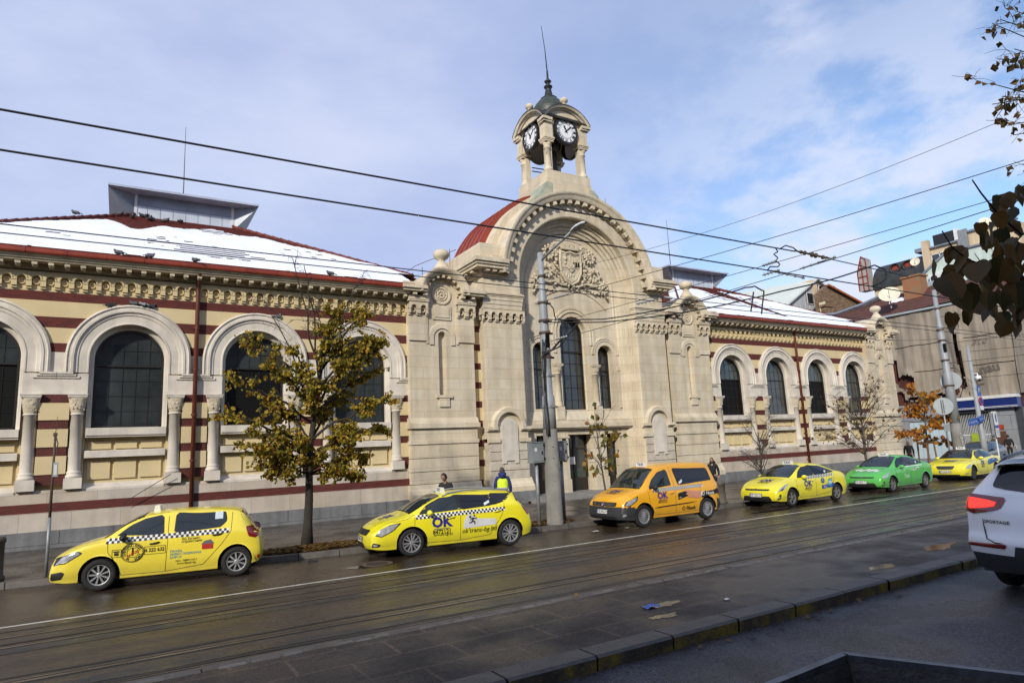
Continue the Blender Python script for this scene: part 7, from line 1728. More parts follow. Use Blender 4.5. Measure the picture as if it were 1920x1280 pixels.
def lamp_head(mb, o, d):
    o, d = Vector(o), Vector(d).normalized(); sx = d.cross(Vector((0,0,1))).normalized(); up = sx.cross(d)
    prof = [(0,.05,.05),(.10,.10,.09),(.35,.15,.11),(.62,.13,.08),(.72,.05,.03)]
    rows = []
    for l, w, h in prof: rows.append([o+d*l+sx*w*cos(a)+up*(h*max(0,sin(a))+.035*min(0,sin(a))) for a in [2*pi*k/14 for k in range(14)]])
    mb.grid(lambda i, j: rows[i][j % 14], 5, 15); mb.mi(1); mb.add([o+d*.36+d*.27*cos(a)+sx*.115*sin(a)-up*.038 for a in [2*pi*k/16 for k in range(16)]], [tuple(range(16))]); mb.mi(0)
lamp_head(mb, (.05,-1.7,8.93), (.06,-1,.12)); mb.build('lamp_head', [m_lampw, m_lens], T)
mb = MB(); mb.smooth = True
for dx, ph, r in ((-.02,0,.017),(.03,1.3,.022),(-.05,2.2,.015)):
    mb.tube([(-.2+dx-.05*sin(z*1.7+ph),-.19-.03*sin(z*2+ph),z) for z in [2.7+.28*k for k in range(12)]], r, 6)
mb.tube([(-.25,-.15,5.35),(.1,-.23,5.45),(.55,-.3,5.9),(.62,-.3,6.35),(.4,-.25,6.5)], .035, 6); mb.tube([(-.22,-.2,5.3),(.35,-.3,5.55),(1.1,-.32,6.35)], .028, 6)
mb.tube([(.2,-.1,7.0),(.32,-.12,6.85),(.38,-.12,6.5)], .02, 5)
mb.build('cable_bundle', m_cable, T)
mb = MB()
for k in range(6): mb.box(.15*cos(k*2.1)+-.01,.15*cos(k*2.1)+.01,-.235,-.21,.6+.35*k,.63+.35*k)
mb.build('bolt_hole', m_void, T)
def cabinet(loc, label, wd=.44, h=.62, side=0):
    T = thing('control_cabinet', loc, label, 'control box', 'tram control boxes on pipes')
    mb = MB(); mb.smooth = True; mb.tube([(0,0,0),(0,0,2.05)], .055, 10); mb.build('pipe', m_gmet, T)
    mb = MB(); mb.box(-wd/2, wd/2, -.14, .14, 1.9, 1.9+h); mb.box(-wd/2-.015, wd/2+.015, -.16, .16, 1.9+h, 1.93+h); c = mb.build('cabinet', m_box, T)
    mb = MB(); mb.box(-wd/2+.03, wd/2-.03, -.152, -.138, 1.94, 1.86+h); d = mb.build('door', m_box, T)
    mb = MB(); mb.box(wd/2-.10, wd/2-.07, -.175, -.15, 2.15, 2.25); mb.box(wd/2-.02, wd/2+.02, -.165, -.14, 1.98, 2.05); mb.box(wd/2-.02, wd/2+.02, -.165, -.14, 2.4, 2.47); mb.build('handle', m_cable, d)
    mb = MB(); mb.box(-.14, -.05, -.157, -.150, 2.25, 2.36); mb.build('notice', m_swhite, d)
    mb = MB(); mb.box(wd/2, wd/2+.06, .0, .13, 1.86, 2.0+h); mb.build('back_channel', m_cable, T)
cabinet((11.22,17.25,PZ), 'grey control box on a pipe left of the lamp post'); cabinet((12.42,17.6,PZ), 'grey control box on a pipe right of the lamp post', .36)
# slim sign post at the left with the back of a small plate
T = thing('sign_post', (-1.30,18.75,PZ), 'thin rusty sign post with a small plate beside the yellow hatchback', 'sign post')
mb = MB(); mb.smooth = True; mb.mi(0).tube([(0,0,0),(0,0,1.3)], .035, 8); mb.mi(1).tube([(0,0,1.3),(.0,0,3.2)], .03, 8, .024); mb.tube([(.0,0,3.2),(.02,0,3.62)], .008, 5, .004); mb.build('pole', [m_gmet, m_rustm], T)
mb = MB(); mb.box(.0,.10,-.05,-.035,2.22,2.55); mb.build('plate', m_sgrey, T); mb = MB(); mb.box(.02,.08,-.058,-.051,2.26,2.5); mb.build('plate_marking', m_swhite, T)
mb = MB(); mb.tube([(.0,0,3.2),(.06,-.02,3.0),(.05,0,2.75)], .012, 5); mb.box(-.04,.04,-.04,.03,3.16,3.24); mb.build('bracket', m_rustm, T)
m_bol = mat('bollard_stone', (.085,.075,.062), rough=.85, var=.35, vs=6, bump=.5)
for x, y, h, lab in ((19.25,17.15,.82,'squat stone bollard at the kerb behind the amber van'),(-2.28,18.9,.95,'dark stone bollard at the left edge of the view')):
    T = thing('bollard', (x,y,PZ), lab, 'bollard', 'stone bollards at the kerb')
    mb = MB(); mb.smooth = True; mb.lathe([(.22,0),(.22,.08),(.185,.12),(.175,h-.14),(.20,h-.12),(.20,h-.04),(.15,h),(.0,h+.01)], n=14); mb.build('shaft', m_bol, T)
T = thing('drain_cover', (5.27,15.1,0), 'round iron drain cover in the road before the estate taxi', 'drain cover'); mb = MB(); mb.lathe([(.36,.004),(.36,.012),(.32,.012),(.31,.008),(.0,.008)], n=24); mb.build('frame', m_rustm, T)
mb = MB()
for k in range(5): mb.box(-.26+.02*abs(k-2)*2,.26-.02*abs(k-2)*2,-.2+.1*k-.012,-.2+.1*k+.012,.008,.014)
mb.build('grating', m_groove, T)
def scrap(name, loc, label, m, s, cat):
    rn = random.Random(hash(label) % 1000 if False else len(label)); mb = MB(); n = 5
    mb.grid(lambda i, j: (s*(i-2)*.5+rn.uniform(-.02,.02)*s*5, s*(j-2)*.35+rn.uniform(-.02,.02)*s*5, .01+abs(rn.uniform(0,.25))*s), n, n); o = mb.build(name, m); o.location = loc; tag(o, label, cat)
scrap('paper_scrap', (12.0,15.5,0), 'crumpled white paper on the road left of the amber van', m_swhite, .09, 'litter'); scrap('paper_scrap', (13.1,15.35,0), 'small white paper ball on the road under the van bumper', m_swhite, .07, 'litter')
scrap('blue_wrapper', (5.65,6.3,PLZ), 'blue wrapper lying on the tram platform slabs', m_sblue, .10, 'litter'); scrap('cigarette_packet', (6.6,5.95,PLZ), 'small white scrap on the platform slabs near the kerb', m_swhite, .045, 'litter')
scrap('blue_rag', (4.2,16.7,0), 'dark blue rag in the gutter beneath the linden', MATS['dark_denim'], .12, 'litter')
# right hand tram pole with lamp, signs, graffiti
T = thing('lamp_post', (38.6,17.75,PZ), 'tall grey lamp post covered with clamps beyond the yellow saloon', 'lamp post')
mb = MB(); mb.smooth = True; mb.mi(1).lathe([(.30,0),(.27,2.6),(.25,2.62)], n=18); mb.mi(0).lathe([(.25,2.62),(.225,5.3),(.18,5.4),(.165,8.0),(.12,8.1),(.11,10.0),(0,10.02)], n=18); mb.build('shaft', [m_gpaint, m_conc], T)
for z, r in ((7.1,.2),(7.7,.19),(6.0,.21),(4.6,.26),(8.9,.14)): mb = MB(); mb.lathe([(r,z),(r,z+.09)], n=14); mb.box(-r-.14,r+.14,-.03,.03,z,z+.07); mb.build('clamp', m_rustm, T)
mb = MB(); mb.box(-.2,-.05,-.21,-.1,6.5,6.95); mb.build('opening', m_void, T)
mb = MB(); mb.tube([(0,0,9.6),(-.05,-1.0,9.95),(-.1,-2.6,10.35)], .04, 8); mb.build('arm', m_gmet, T); mb = MB(); mb.smooth = True; lamp_head(mb, (-.1,-2.55,10.33), (-.03,-1,.12)); mb.build('lamp_head', [m_lampw, m_lens], T)
mb = MB(); flat_text(mb, 'CROLL', (-.16,-.315,1.6), (.25,0,-.97), (.97,0,.25), .34); mb.v = [(x-.02, y, z) for x,y,z in mb.v]; mb.build('graffiti', m_swhite, T)
mb = MB(); mb.lathe([(.50,-.01),(.50,.01)], (.28,.0,4.9), 24, axis=(-1,-.4,0)); mb.build('round_sign', m_sgrey, T)
T = thing('traffic_sign', (37.9,17.9,PZ), 'round traffic sign seen from the back on a thin grey post', 'traffic sign')
mb = MB(); mb.smooth = True; mb.tube([(0,0,0),(0,0,4.1)], .045, 8); mb.build('post', m_gmet, T); mb = MB(); mb.lathe([(.46,-.012),(.46,.012)], (-.05,-.05,3.55), 28, axis=(-1,-.5,0)); d = mb.build('sign_disc', m_sgrey, T)
mb = MB(); mb.bar((-.09,-.09,3.2),(-.09,-.09,3.9),.03); mb.bar((-.14,-.02,3.2),(-.14,-.02,3.9),.03); mb.build('bracket', m_gmet, d); mb = MB(); mb.box(-.25,.3,-.06,.0,2.2,2.6); mb.build('lower_plate', m_sgrey, T)
T = thing('signal_post', (40.8,17.5,PZ), 'slim grey post with street name plates, a camera and parking signs', 'sign post')
mb = MB(); mb.smooth = True; mb.lathe([(.17,0),(.15,2.2),(.12,2.25),(.09,6.9),(0,6.92)], n=14); mb.build('pole', m_gpaint, T)
mb = MB(); mb.smooth = True; mb.blob((-.02,-.28,5.05), .16, 10); mb.tube([(0,0,5.3),(0,-.26,5.3),(0,-.27,5.15)], .04, 6); mb.mi(1).blob((-.06,-.33,4.97), .09, 8); mb.build('camera_dome', [m_swhite, m_ink], T)
def plate(nm, x0, x1, z0, z1, m, y=-.15, sk=0): mb = MB(); mb.add([(x0,y,z0),(x1,y,z0+sk),(x1,y,z1+sk),(x0,y,z1)]+[(x0,y+.02,z0),(x1,y+.02,z0+sk),(x1,y+.02,z1+sk),(x0,y+.02,z1)], [(0,1,2,3),(7,6,5,4),(0,4,5,1),(1,5,6,2),(2,6,7,3),(3,7,4,0)]); return mb.build(nm, m, T)
p = plate('street_name_plate', -1.55, -.35, 2.42, 2.78, m_sblue, -.12, .10); mb = MB(); flat_text(mb, 'ул. Екзарх Йосиф', (-.95,-.125,2.65), (1,0,.083), (0,0,1), .135); mb.build('lettering', m_swhite, p)
p = plate('street_name_plate', -.45, .10, 2.62, 2.94, m_sblue, -.19, .05); mb = MB(); flat_text(mb, 'ул. Пиротска', (-.17,-.195,2.80), (1,0,.09), (0,0,1), .085); mb.build('lettering', m_swhite, p)
p = plate('parking_sign', -.02, .32, 4.05, 4.62, m_sblue); mb = MB(); flat_text(mb, 'P', (.15,-.156,4.35), (1,0,0), (0,0,1), .4); mb.build('lettering', m_swhite, p)
mb = MB(); mb.lathe([(.24,-.015),(.24,.015)], (.18,-.15,3.78), 24, axis=(0,-1,0)); d = mb.build('no_parking_disc', m_sred, T); mb = MB(); mb.lathe([(.18,0),(.18,.004)], (.18,-.166,3.78), 24, axis=(0,-1,0)); mb.build('disc_face', m_sblue, d); mb = MB(); mb.bar((.05,-.175,3.91),(.31,-.175,3.65),.05,.004); mb.build('disc_bar', m_sred, d)
plate('white_plate', .02, .36, 3.28, 3.52, m_swhite)
T = thing('notice_post', (42.6,17.6,PZ), 'narrow white post with a tall blue and white parking notice', 'sign post'); mb = MB(); mb.tube([(0,0,0),(0,0,3.2)], .04, 8); mb.build('pole', m_swhite, T)
plate('notice_board', -.2, .2, 1.75, 3.2, m_swhite); plate('blue_band', -.2, .2, 2.25, 2.42, m_sblue, -.155); mb = MB(); mb.box(-.08,.08,-.157,-.152,2.6,3.05); mb.build('blue_symbol', m_sblue, T)
mb = MB(); [flat_text(mb, 'паркиране', (0,-.156,2.12-.09*k), (1,0,0), (0,0,1), .07) for k in range(4)]; mb.build('lettering', m_ink, T)
T = thing('yellow_post', (52.0,22.3,PZ), 'yellow marker post standing in front of the people by the bank', 'post'); mb = MB(); mb.tube([(0,0,0),(-.12,0,1.15)], .07, 8); mb.build('pole', mat('marker_yellow', (.65,.38,.02), rough=.5), T)
# open steel skip close to the camera
SK = thing('rubbish_skip', (2.9,1.3,.35), 'open dark rusty steel skip at the bottom right corner', 'skip')
m_skip = mat('dark_skip_steel', (.035,.032,.032), rough=.55, var=.5, vs=7, bump=.3, metal=.2); m_rim = mat('worn_skip_rim', (.075,.08,.09), rough=.45, var=.5, vs=9, metal=.4)
q = [(.50,.985),(-1.3,.88),(-1.1,-1.1),(1.5,-1.1)]; b = [(x*.8,y*.8) for x,y in q]; zt = .92
mb = MB(); n = 4
for i in range(4):
    j = (i+1) % 4; (x0,y0),(x1,y1),(u0,v0),(u1,v1) = q[i], q[j], b[i], b[j]
    mb.add([(u0,v0,.05),(u1,v1,.05),(x1,y1,zt),(x0,y0,zt)], [(0,1,2,3)]); s_ = .97; mb.add([(u0*s_,v0*s_,.07),(u1*s_,v1*s_,.07),(x1*s_,y1*s_,zt),(x0*s_,y0*s_,zt)], [(3,2,1,0)])
    for t in (.3,.6): mb.bar((u0+(u1-u0)*t,v0+(v1-v0)*t,.1),(x0+(x1-x0)*t,y0+(y1-y0)*t,zt-.04),.06)
mb.add([(x,y,.06) for x,y in b], [(0,1,2,3)]); mb.build('tub', m_skip, SK)
mb = MB()
for i in range(4):
    (x0,y0),(x1,y1) = q[i], q[(i+1)%4]; mb.bar((x0,y0,zt+.012),(x1,y1,zt+.012),.045,.045)
mb.build('rim', m_rim, SK)

# ------------------------------------------------------------------ overhead wires
def wire(name, label, pts, r, cat='wire', group='overhead tram wires', sag=0., m=None, seg=16):
    P = [Vector(p) for p in pts]; out = []
    for a, b in zip(P, P[1:]):
        for k in range(seg):
            t = k/seg; p = a.lerp(b,t); p.z -= sag*4*t*(1-t); out.append(p)
    out.append(P[-1]); mb = MB(); mb.smooth = True; o = P[0]; mb.tube([p-o for p in out], r, 5)
    ob = mb.build(name, m or m_cable); ob.location = o; return tag(ob, label, cat, group)
wire('contact_wire', 'thick black wire, highest of the lines crossing the whole facade', [(-14,9.6,6.90),(14.3,9.6,7.03)], .017, seg=4)
wire('contact_wire', 'thick black wire second from the top across the facade', [(-14,9.6,6.43),(13.4,9.6,6.42),(60,9.6,6.42)], .016, seg=4)
wire('contact_wire', 'thin black wire over the snow, third from the top', [(-14,12.7,6.47),(6,12.7,6.43),(80,12.7,6.43)], .012, seg=4)
wire('contact_wire', 'lowest thin black wire just above the red gutter', [(-14,12.7,6.31),(80,12.7,6.24)], .011, seg=4)
wire('contact_wire', 'short wire running on from the insulators towards the right lamp post', [(15.7,9.6,7.0),(19.5,9.6,6.9)], .014, seg=2)
T = thing('section_insulator', (15.1,9.6,7.05), 'dark insulators joined end to end on the highest wire', 'insulator', 'overhead tram fittings'); mb = MB()
for k, r in enumerate((.02,.05,.06,.03,.07,.07,.03,.06,.05)): mb.lathe([(r*.6,0),(r,.05),(r*.6,.1)], (-.75+.15*k,0,.0-.005*k), 8, axis=(1,0,-.05))
mb.tube([(-.8,0,0),(.7,0,-.03)], .02, 6); mb.build('insulator_string', m_rustm, T)
wire('jumper_wire', 'curly jumper wire hanging between the two highest wires', [(13.55,9.6,7.03),(13.62,9.6,6.94),(13.45,9.6,6.86),(13.6,9.6,6.78),(13.5,9.6,6.70),(13.65,9.6,6.62),(13.55,9.6,6.55),(13.25,9.6,6.52),(13.15,9.6,6.43)], .016, seg=2)
wire('jumper_wire', 'short arched jumper beside the curly one on the highest wire', [(13.7,9.6,7.02),(13.95,9.6,7.14),(14.25,9.6,7.12),(14.45,9.6,7.03)], .016, seg=3)
wire('span_wire', 'thin span wire from the lamp post clamp up to the top right', [(11.85,17.1,7.26),(14.08,4.4,7.28)], .009, sag=.10); wire('span_wire', 'lower span wire from the lamp post rising to the right edge', [(11.95,17.1,5.9),(13.45,4.2,6.4)], .009, sag=.08)
wire('span_wire', 'faint grey telephone line crossing the blue sky at the right', [(11.65,17.1,8.1),(15.4,5.2,8.72)], .006, sag=.35); wire('span_wire', 'thin span wire between the two other spans at the right', [(11.9,17.1,6.45),(14.2,4.0,6.75)], .008, sag=.05)
wire('power_cable', 'upper thick black cable from the lamp post ending in a hooked loop', [(11.6,17.0,6.58),(13.26,16,6.5),(13.91,15,6.52),(14.32,13.6,6.51),(14.5,12.6,6.52),(14.72,11.5,6.60),(14.78,11.25,6.58),(14.94,11.1,6.42),(14.80,11.1,6.0),(14.73,11.1,5.77)], .021, seg=5, sag=.01, group='power cables from the lamp post')
wire('power_cable', 'lower thick black cable from the lamp post towards the dark barrel roof', [(11.6,17.0,6.50),(13.25,16,6.40),(14.14,14.2,6.31),(14.69,12.8,6.30),(15.18,11.9,6.38),(15.57,11,6.45),(16.05,9.8,6.53),(17.09,9.2,6.87),(17.39,9.1,6.76),(17.42,9.1,6.54),(17.2,9.2,6.38),(16.95,9.3,6.3)], .021, seg=4, sag=.01, group='power cables from the lamp post')
wire('hanging_rod', 'short dark rod hanging beside the hooked cable', [(14.5,11.1,6.36),(14.30,11.1,5.80)], .02, seg=2)
def fitting(loc, d, label, ln=.5):
    T = thing('wire_clamp', loc, label, 'wire clamp', 'overhead tram fittings'); d = Vector(d).normalized(); mb = MB()
    for k in range(5): mb.lathe([(.018,0),(.045,.03),(.018,.07)], d*(ln*(k/4-.5)), 8, axis=d)
    mb.tube([-d*ln*.6, d*ln*.6], .018, 6); mb.build('clamp_body', m_gmet, T)
fitting((15.5,9.8,6.92), (.2,-1,.1), 'long turnbuckle clamp below the barrel roof', .8); fitting((14.2,10.3,6.65), (.3,-1,.1), 'clamp on the span wire above the grey gabled house', .35); fitting((14.98,10.4,6.72), (.6,-.6,-.3), 'slanting turnbuckle beside the brick gable', .8)
fitting((12.9,12.7,6.43), (1,0,0), 'small clamp on the thin wire before the right tower bay', .25); fitting((12.6,13.3,6.42), (.2,-1,0), 'insulator on the span wire over the right wing cornice', .5); fitting((14.3,10.4,6.93), (.2,-1,.1), 'white T shaped hanger on the upper span wire', .3)
fitting((12.0,16.6,5.93), (.2,-1,.02), 'black insulator on the lower span just off the lamp post', .4); fitting((11.95,16.4,7.26), (.2,-1,0), 'rusty insulator on the upper span just off the lamp post', .5)
wire('span_wire', 'thin wire from the end tower bay to the right lamp post', [(46.5,25.2,9.0),(38.6,17.8,7.4)], .012, sag=.1); wire('span_wire', 'upper span from the right lamp post across the road', [(38.6,17.7,8.6),(39.5,3,8.0)], .012, sag=.15)
wire('span_wire', 'middle span from the right lamp post across the road', [(38.6,17.7,7.1),(39.8,3,7.0)], .012, sag=.12); wire('span_wire', 'lowest span from the right lamp post across the road', [(38.6,17.7,6.0),(40.2,3,6.2)], .012, sag=.1)
wire('span_wire', 'slack guy wire between the right lamp post and the sign post', [(38.7,17.7,6.2),(40.8,17.5,4.9)], .012, sag=.05); wire('span_wire', 'horizontal span from the sign post top across the road', [(40.8,17.5,6.7),(42,3,6.5)], .012, sag=.1); wire('span_wire', 'lower span from the sign post across the road', [(40.8,17.5,5.2),(42,3,5.4)], .012, sag=.1)
wire('guy_cable', 'thin black cable slanting down the base wall to the hatchback roof', [(1.55,25.2,2.2),(.2,25.3,1.35)], .012, group=None, cat='cable')

# ------------------------------------------------------------------ buildings beyond the side street
m_mesh = mat('weathered_mesh_sheeting', (.30,.255,.20), rough=.9, var=.16, vs=.5, streak=.35, bump=.3, bs=4); m_rope = mat('dark_rope', (.03,.02,.016), rough=.9); m_redw = mat('old_red_wall', (.075,.02,.015), rough=.9, var=.35, vs=2)  # the near-black brown is the plain colour of the lashing ropes
m_clad = mat('grey_cladding', (.25,.27,.30), rough=.4, var=.12, vs=1.5, blocks=(1.4,1.1,.02), bcol=.9); m_bankb = mat('deep_blue_fascia', (.010,.022,.13), rough=.3); m_lblue = mat('pale_blue_hoarding', (.42,.52,.58), rough=.5, var=.1, vs=1)
m_tile2 = mat('old_brown_tiles', (.075,.028,.020), rough=.85, var=.4, vs=3, bump=.5, bs=20); m_mint = mat('mint_render', (.50,.60,.55), rough=.85, var=.08, vs=1, streak=.12); m_beige = mat('sand_render', (.56,.44,.30), rough=.85, var=.08, vs=1, streak=.15)
m_barrel = mat('blackened_copper', (.028,.032,.030), rough=.5, var=.4, vs=1.2, streak=.3); m_oldb = mat('crumbling_brick', (.22,.085,.045), rough=.9, var=.5, vs=3, blocks=(.25,.08,.012), bcol=.6, col2=(.36,.27,.18)); m_corr = mat('pale_corrugated_metal', (.42,.44,.48), rough=.5, var=.12, vs=2, streak=.2); m_pcvw = mat('window_white', (.6,.6,.6), rough=.5)
m_orng = mat('orange_tile', (.33,.09,.03), rough=.8, var=.3, vs=3)
def bx(name, label, loc, cat='building', group=None): return thing(name, loc, label, cat, group)
# mesh-covered building and the bank in its ground floor; front is the plane x = 58
XB = 58.
T = bx('sheeted_building', 'old building wrapped in stained torn mesh sheeting beyond the side street', (XB,26,0))
def BB(mb, name, m, par=None, smooth=None): return mb.build(name, m, par or T, smooth=smooth, world=True)
mb = MB(); mb.box(XB+.25, XB+14, 21.9, 31.2, 0, 12.7); BB(mb, 'wall', m_redw)
def sheet_x(y, z): return XB-.12+.16*noise.noise(Vector((y*.5,z*.22,1)))+.07*noise.noise(Vector((y*1.7,z*.5,4)))+.05*sin(y*2.1+.6*noise.noise(Vector((0,z*.4,2)))*3)
tears = [(29.9,6.6,.75,.65),(30.7,7.6,.3,1.2),(25.55,9.2,.14,1.4),(25.4,7.6,.18,1.5),(25.5,6.1,.3,.5),(29.4,5.1,.5,.18),(27.3,5.2,.7,.16),(26.1,5.6,.35,.4),(30.6,5.3,.5,.6)]
mb = MB(); mb.smooth = True; ny, nz = 66, 56
def zbot(y): return 4.85+.5*max(0,y-29.6)+.12*noise.noise(Vector((y*1.1,0,0)))
idx = lambda i, j: i*nz+j
mb.v = []
for i in range(ny):
    for j in range(nz):
        y = 21.75+9.4*i/(ny-1); zb = zbot(y); z = zb+(12.55-zb)*j/(nz-1); x = sheet_x(y, z); d = min(((y-a)/(c_+.5))**2+((z-b_)/(e_+.5))**2 for a,b_,c_,e_ in tears)
        if d < 1: x -= .25*(1-d)
        mb.v.append((x,y,z))
for i in range(ny-1):
    for j in range(nz-1):
        y = 21.75+9.4*(i+.5)/(ny-1); zb = zbot(y); z = zb+(12.55-zb)*(j+.5)/(nz-1); w = .35*noise.noise(Vector((y*2,z*2,8)))
        if any(((y-a)/c_)**2+((z-b_)/e_)**2 < 1+w for a,b_,c_,e_ in tears): continue
        mb.f.append((idx(i,j),idx(i,j+1),idx(i+1,j+1),idx(i+1,j))); mb.m.append(0); mb.sm.append(True)
BB(mb, 'mesh_sheeting', m_mesh)
mb = MB()
for z0, sl in ((9.6,.06),(7.35,.09)): mb.tube([(sheet_x(21.8+.3*k,z0)-.03,21.8+.3*k,z0-.02*sin(k)) for k in range(30)], .025, 4)
mb.tube([(sheet_x(25.3,z)-.05,25.3+.1*sin(z),z) for z in [5+.4*k for k in range(18)]], .03, 4); mb.tube([(XB-.25,25.9-.7*k/6,4.9+1.5*k/6) for k in range(7)], .04, 4); BB(mb, 'lashing_rope', m_rope)
mb = MB()
def bt(t, y, z, s_, rot=0):                                   # lettering runs towards -y as the viewer reads it
    V, F = text_polys(t, s_, bold=.03); c_, q_ = cos(rot), sin(rot); mb.add([(sheet_x(y-(u*c_-v*q_), z+u*q_+v*c_)-.05, y-(u*c_-v*q_), z+u*q_+v*c_) for u, v in V], F)
bt('nau', 23.55, 7.0, 1.0, .12); bt('TIM', 24.35, 6.2, .75, pi/2+.1); BB(mb, 'graffiti', mat('faded_black_spray', (.11,.095,.08), rough=.9)); mb = MB()
V, F = text_polys('ate', .95, bold=-.02, font_shear=.4); mb.add([(sheet_x(24.0-u,9.2+v)-.05,24.0-u,9.2+v+.05*u) for u, v in V], F); BB(mb, 'graffiti', MATS['faded_black_spray'])
mb = MB()
ridge = [(60,38,13.9),(61,32.5,14.9),(61,28.8,15.0),(61,26.6,14.9),(60.5,21.6,14.6)]; eave = [(57.8,38,12.4),(57.8,31,12.6),(57.8,28,12.7),(57.8,26,12.75),(57.8,21.6,12.8)]
mb.grid(lambda i, j: Vector(eave[i]).lerp(Vector(ridge[i]), j/6)+Vector((0,0,.03*(j%2))), 5, 7); mb.grid(lambda i, j: Vector(ridge[i]).lerp(Vector((68,ridge[i][1],12.5)), j), 5, 2); BB(mb, 'tiled_roof', m_tile2)
mb = MB(); mb.box(57.7,57.9,21.6,38,12.45,12.62); BB(mb, 'eaves_gutter', m_sgrey)
mb = MB(); mb.smooth = True; mb.grid(lambda i, j: (57.8+.7*i, 21.72+.12*noise.noise(Vector((i*.4,j*.2,7))), 4.9+.55*j), 20, 15); BB(mb, 'side_sheeting', m_mesh)
mb = MB(); mb.tube([(60,37.7,14.2),(60,36.6,14.1),(60.2,34,14.5),(60.6,32.4,15.0)], .22, 4); BB(mb, 'ridge_flashing', m_zinc)
mb = MB(); mb.grid(lambda i, j: Vector((58.3,28.6-1.0*i,12.98)).lerp(Vector((59.0,28.9-1.0*i,13.5)), j), 2, 2); BB(mb, 'skylight', m_zinc); mb = MB(); mb.grid(lambda i, j: Vector((59.6,31.3-2*i/6,13.95+.05*(i%2))).lerp(Vector((60.2,31.5-2*i/6,14.4)), j), 7, 2); BB(mb, 'snow_patch', m_snow)
mb = MB(); mb.box(59.6,60.8,28.4,29.9,13.6,15.9); mb.box(59.5,60.9,28.3,30.0,15.9,16.05); ch_ = BB(mb, 'chimney', mat('flaking_chimney_plaster', (.42,.30,.17), rough=.9, var=.5, vs=1.8, col2=(.30,.10,.04), bump=.6, bs=8))
# ground floor of the same building: bank front, a separate shop fitting
T = bx('bank_front', 'grey clad bank front with a deep blue fascia and lattice grille', (XB-.3,24,0), 'shop front')
mb = MB(); mb.box(XB-.55, XB+.3, 21.95, 26.4, 3.85, 4.62); BB(mb, 'fascia', m_bankb); mb = MB(); mb.box(XB-.60, XB+.3, 21.95, 26.45, 4.62, 4.85); mb.box(XB-.57,XB-.55,21.95,26.4,3.98,4.02); mb.box(XB-.57,XB-.55,21.95,26.4,3.90,3.93); BB(mb, 'fascia_trim', m_pcvw)
mb = MB(); mb.box(XB-.2, XB+.3, 22.4, 24.1, 0, 3.85); BB(mb, 'cladding', m_clad); mb = MB(); mb.box(XB-.2,XB+.3,26.4,26.7,0,4.2); BB(mb, 'cladding', m_clad); mb = MB(); mb.box(XB-.05, XB+.3, 21.9, 22.4, 0, 3.85); BB(mb, 'corner_pier', mat('dark_corner', (.05,.055,.065), rough=.3))
mb = MB(); mb.box(XB+.15, XB+.3, 24.1, 26.4, 0, 3.85); BB(mb, 'door_recess', m_void)
mb = MB(); y = 24.15
while y < 26.4: mb.bar((XB-.02,y,.1),(XB-.02,y+.0,3.7),.022); mb.bar((XB-.05,y,.1),(XB-.05,y+.10,3.7),.014); y += .115
for z in (.15,1.9,3.7): mb.box(XB-.06, XB, 24.1, 26.4, z-.04, z+.04)
BB(mb, 'lattice_grille', m_swhite)
mb = MB(); mb.box(XB-.25,XB-.19,23.22,23.82,2.25,2.6); BB(mb, 'red_plaque', mat('red_gold_plaque', (.32,.05,.02), rough=.4, var=.4, vs=6)); mb = MB(); mb.box(XB-.26,XB-.19,23.15,23.82,1.1,2.1); BB(mb, 'notice_board', mat('brown_board', (.10,.045,.03), rough=.4, var=.4, vs=5))
mb = MB(); mb.box(XB-.12,XB-.08,24.9,25.6,.3,2.0); BB(mb, 'green_poster', mat('lime_poster', (.28,.36,.03), rough=.5, var=.3, vs=2))
mb = MB(); mb.smooth = True
mb.tube([(XB-.215,23.9-.045*k,1.0+.16*sin(k*1.7)+.1*sin(k*.6)) for k in range(30)], .015, 4)
BB(mb, 'graffiti', m_swhite)
T = bx('hoarding', 'pale blue hoarding with a grey wall end beside the bank', (XB-.2,28.5,0), 'hoarding')
mb = MB(); mb.box(XB-.2, XB+.3, 26.7, 30.1, 0, 3.2); BB(mb, 'panel', m_lblue); mb = MB(); mb.box(XB-.3, XB+.3, 30.1, 31.1, 0, 4.6); mb.box(XB-.3,XB+.3,26.7,30.1,3.2,4.6); BB(mb, 'wall_end', m_clad)
mb = MB()
for k in range(7): mb.box(XB-.215, XB-.2, 26.9+.48*k, 26.92+.48*k, 0, 3.2)
BB(mb, 'batten', m_sgrey)
def dish(loc, r, d, label):
    T2 = thing('satellite_dish', loc, label, 'satellite dish', 'satellite dishes on the roofs'); mb = MB(); mb.smooth = True; mb.lathe([(r,.26*r),(r*.75,.15*r),(r*.4,.05*r),(.0,.0)], (0,0,0), 24, axis=d, cap=False); mb.lathe([(r,.26*r+.02),(r*.75,.15*r+.03),(r*.4,.05*r+.03),(.0,.03)], (0,0,0), 24, axis=d, cap=False); mb.build('reflector', mat('cream_dish', (.62,.57,.44), rough=.5), T2)
    dd = Vector(d).normalized(); mb = MB(); mb.tube([dd*r*.9, Vector((0,0,-r*.85))+dd*r*.2], .025, 5); mb.tube([(0,0,0),-dd*.2,(0,.0,-r*1.3)], .05, 6); mb.build('arm', m_gmet, T2)
dish((57.6,30.1,14.25), .85, (-.75,-.35,.55), 'large cream satellite dish on the edge of the brown tiled roof')
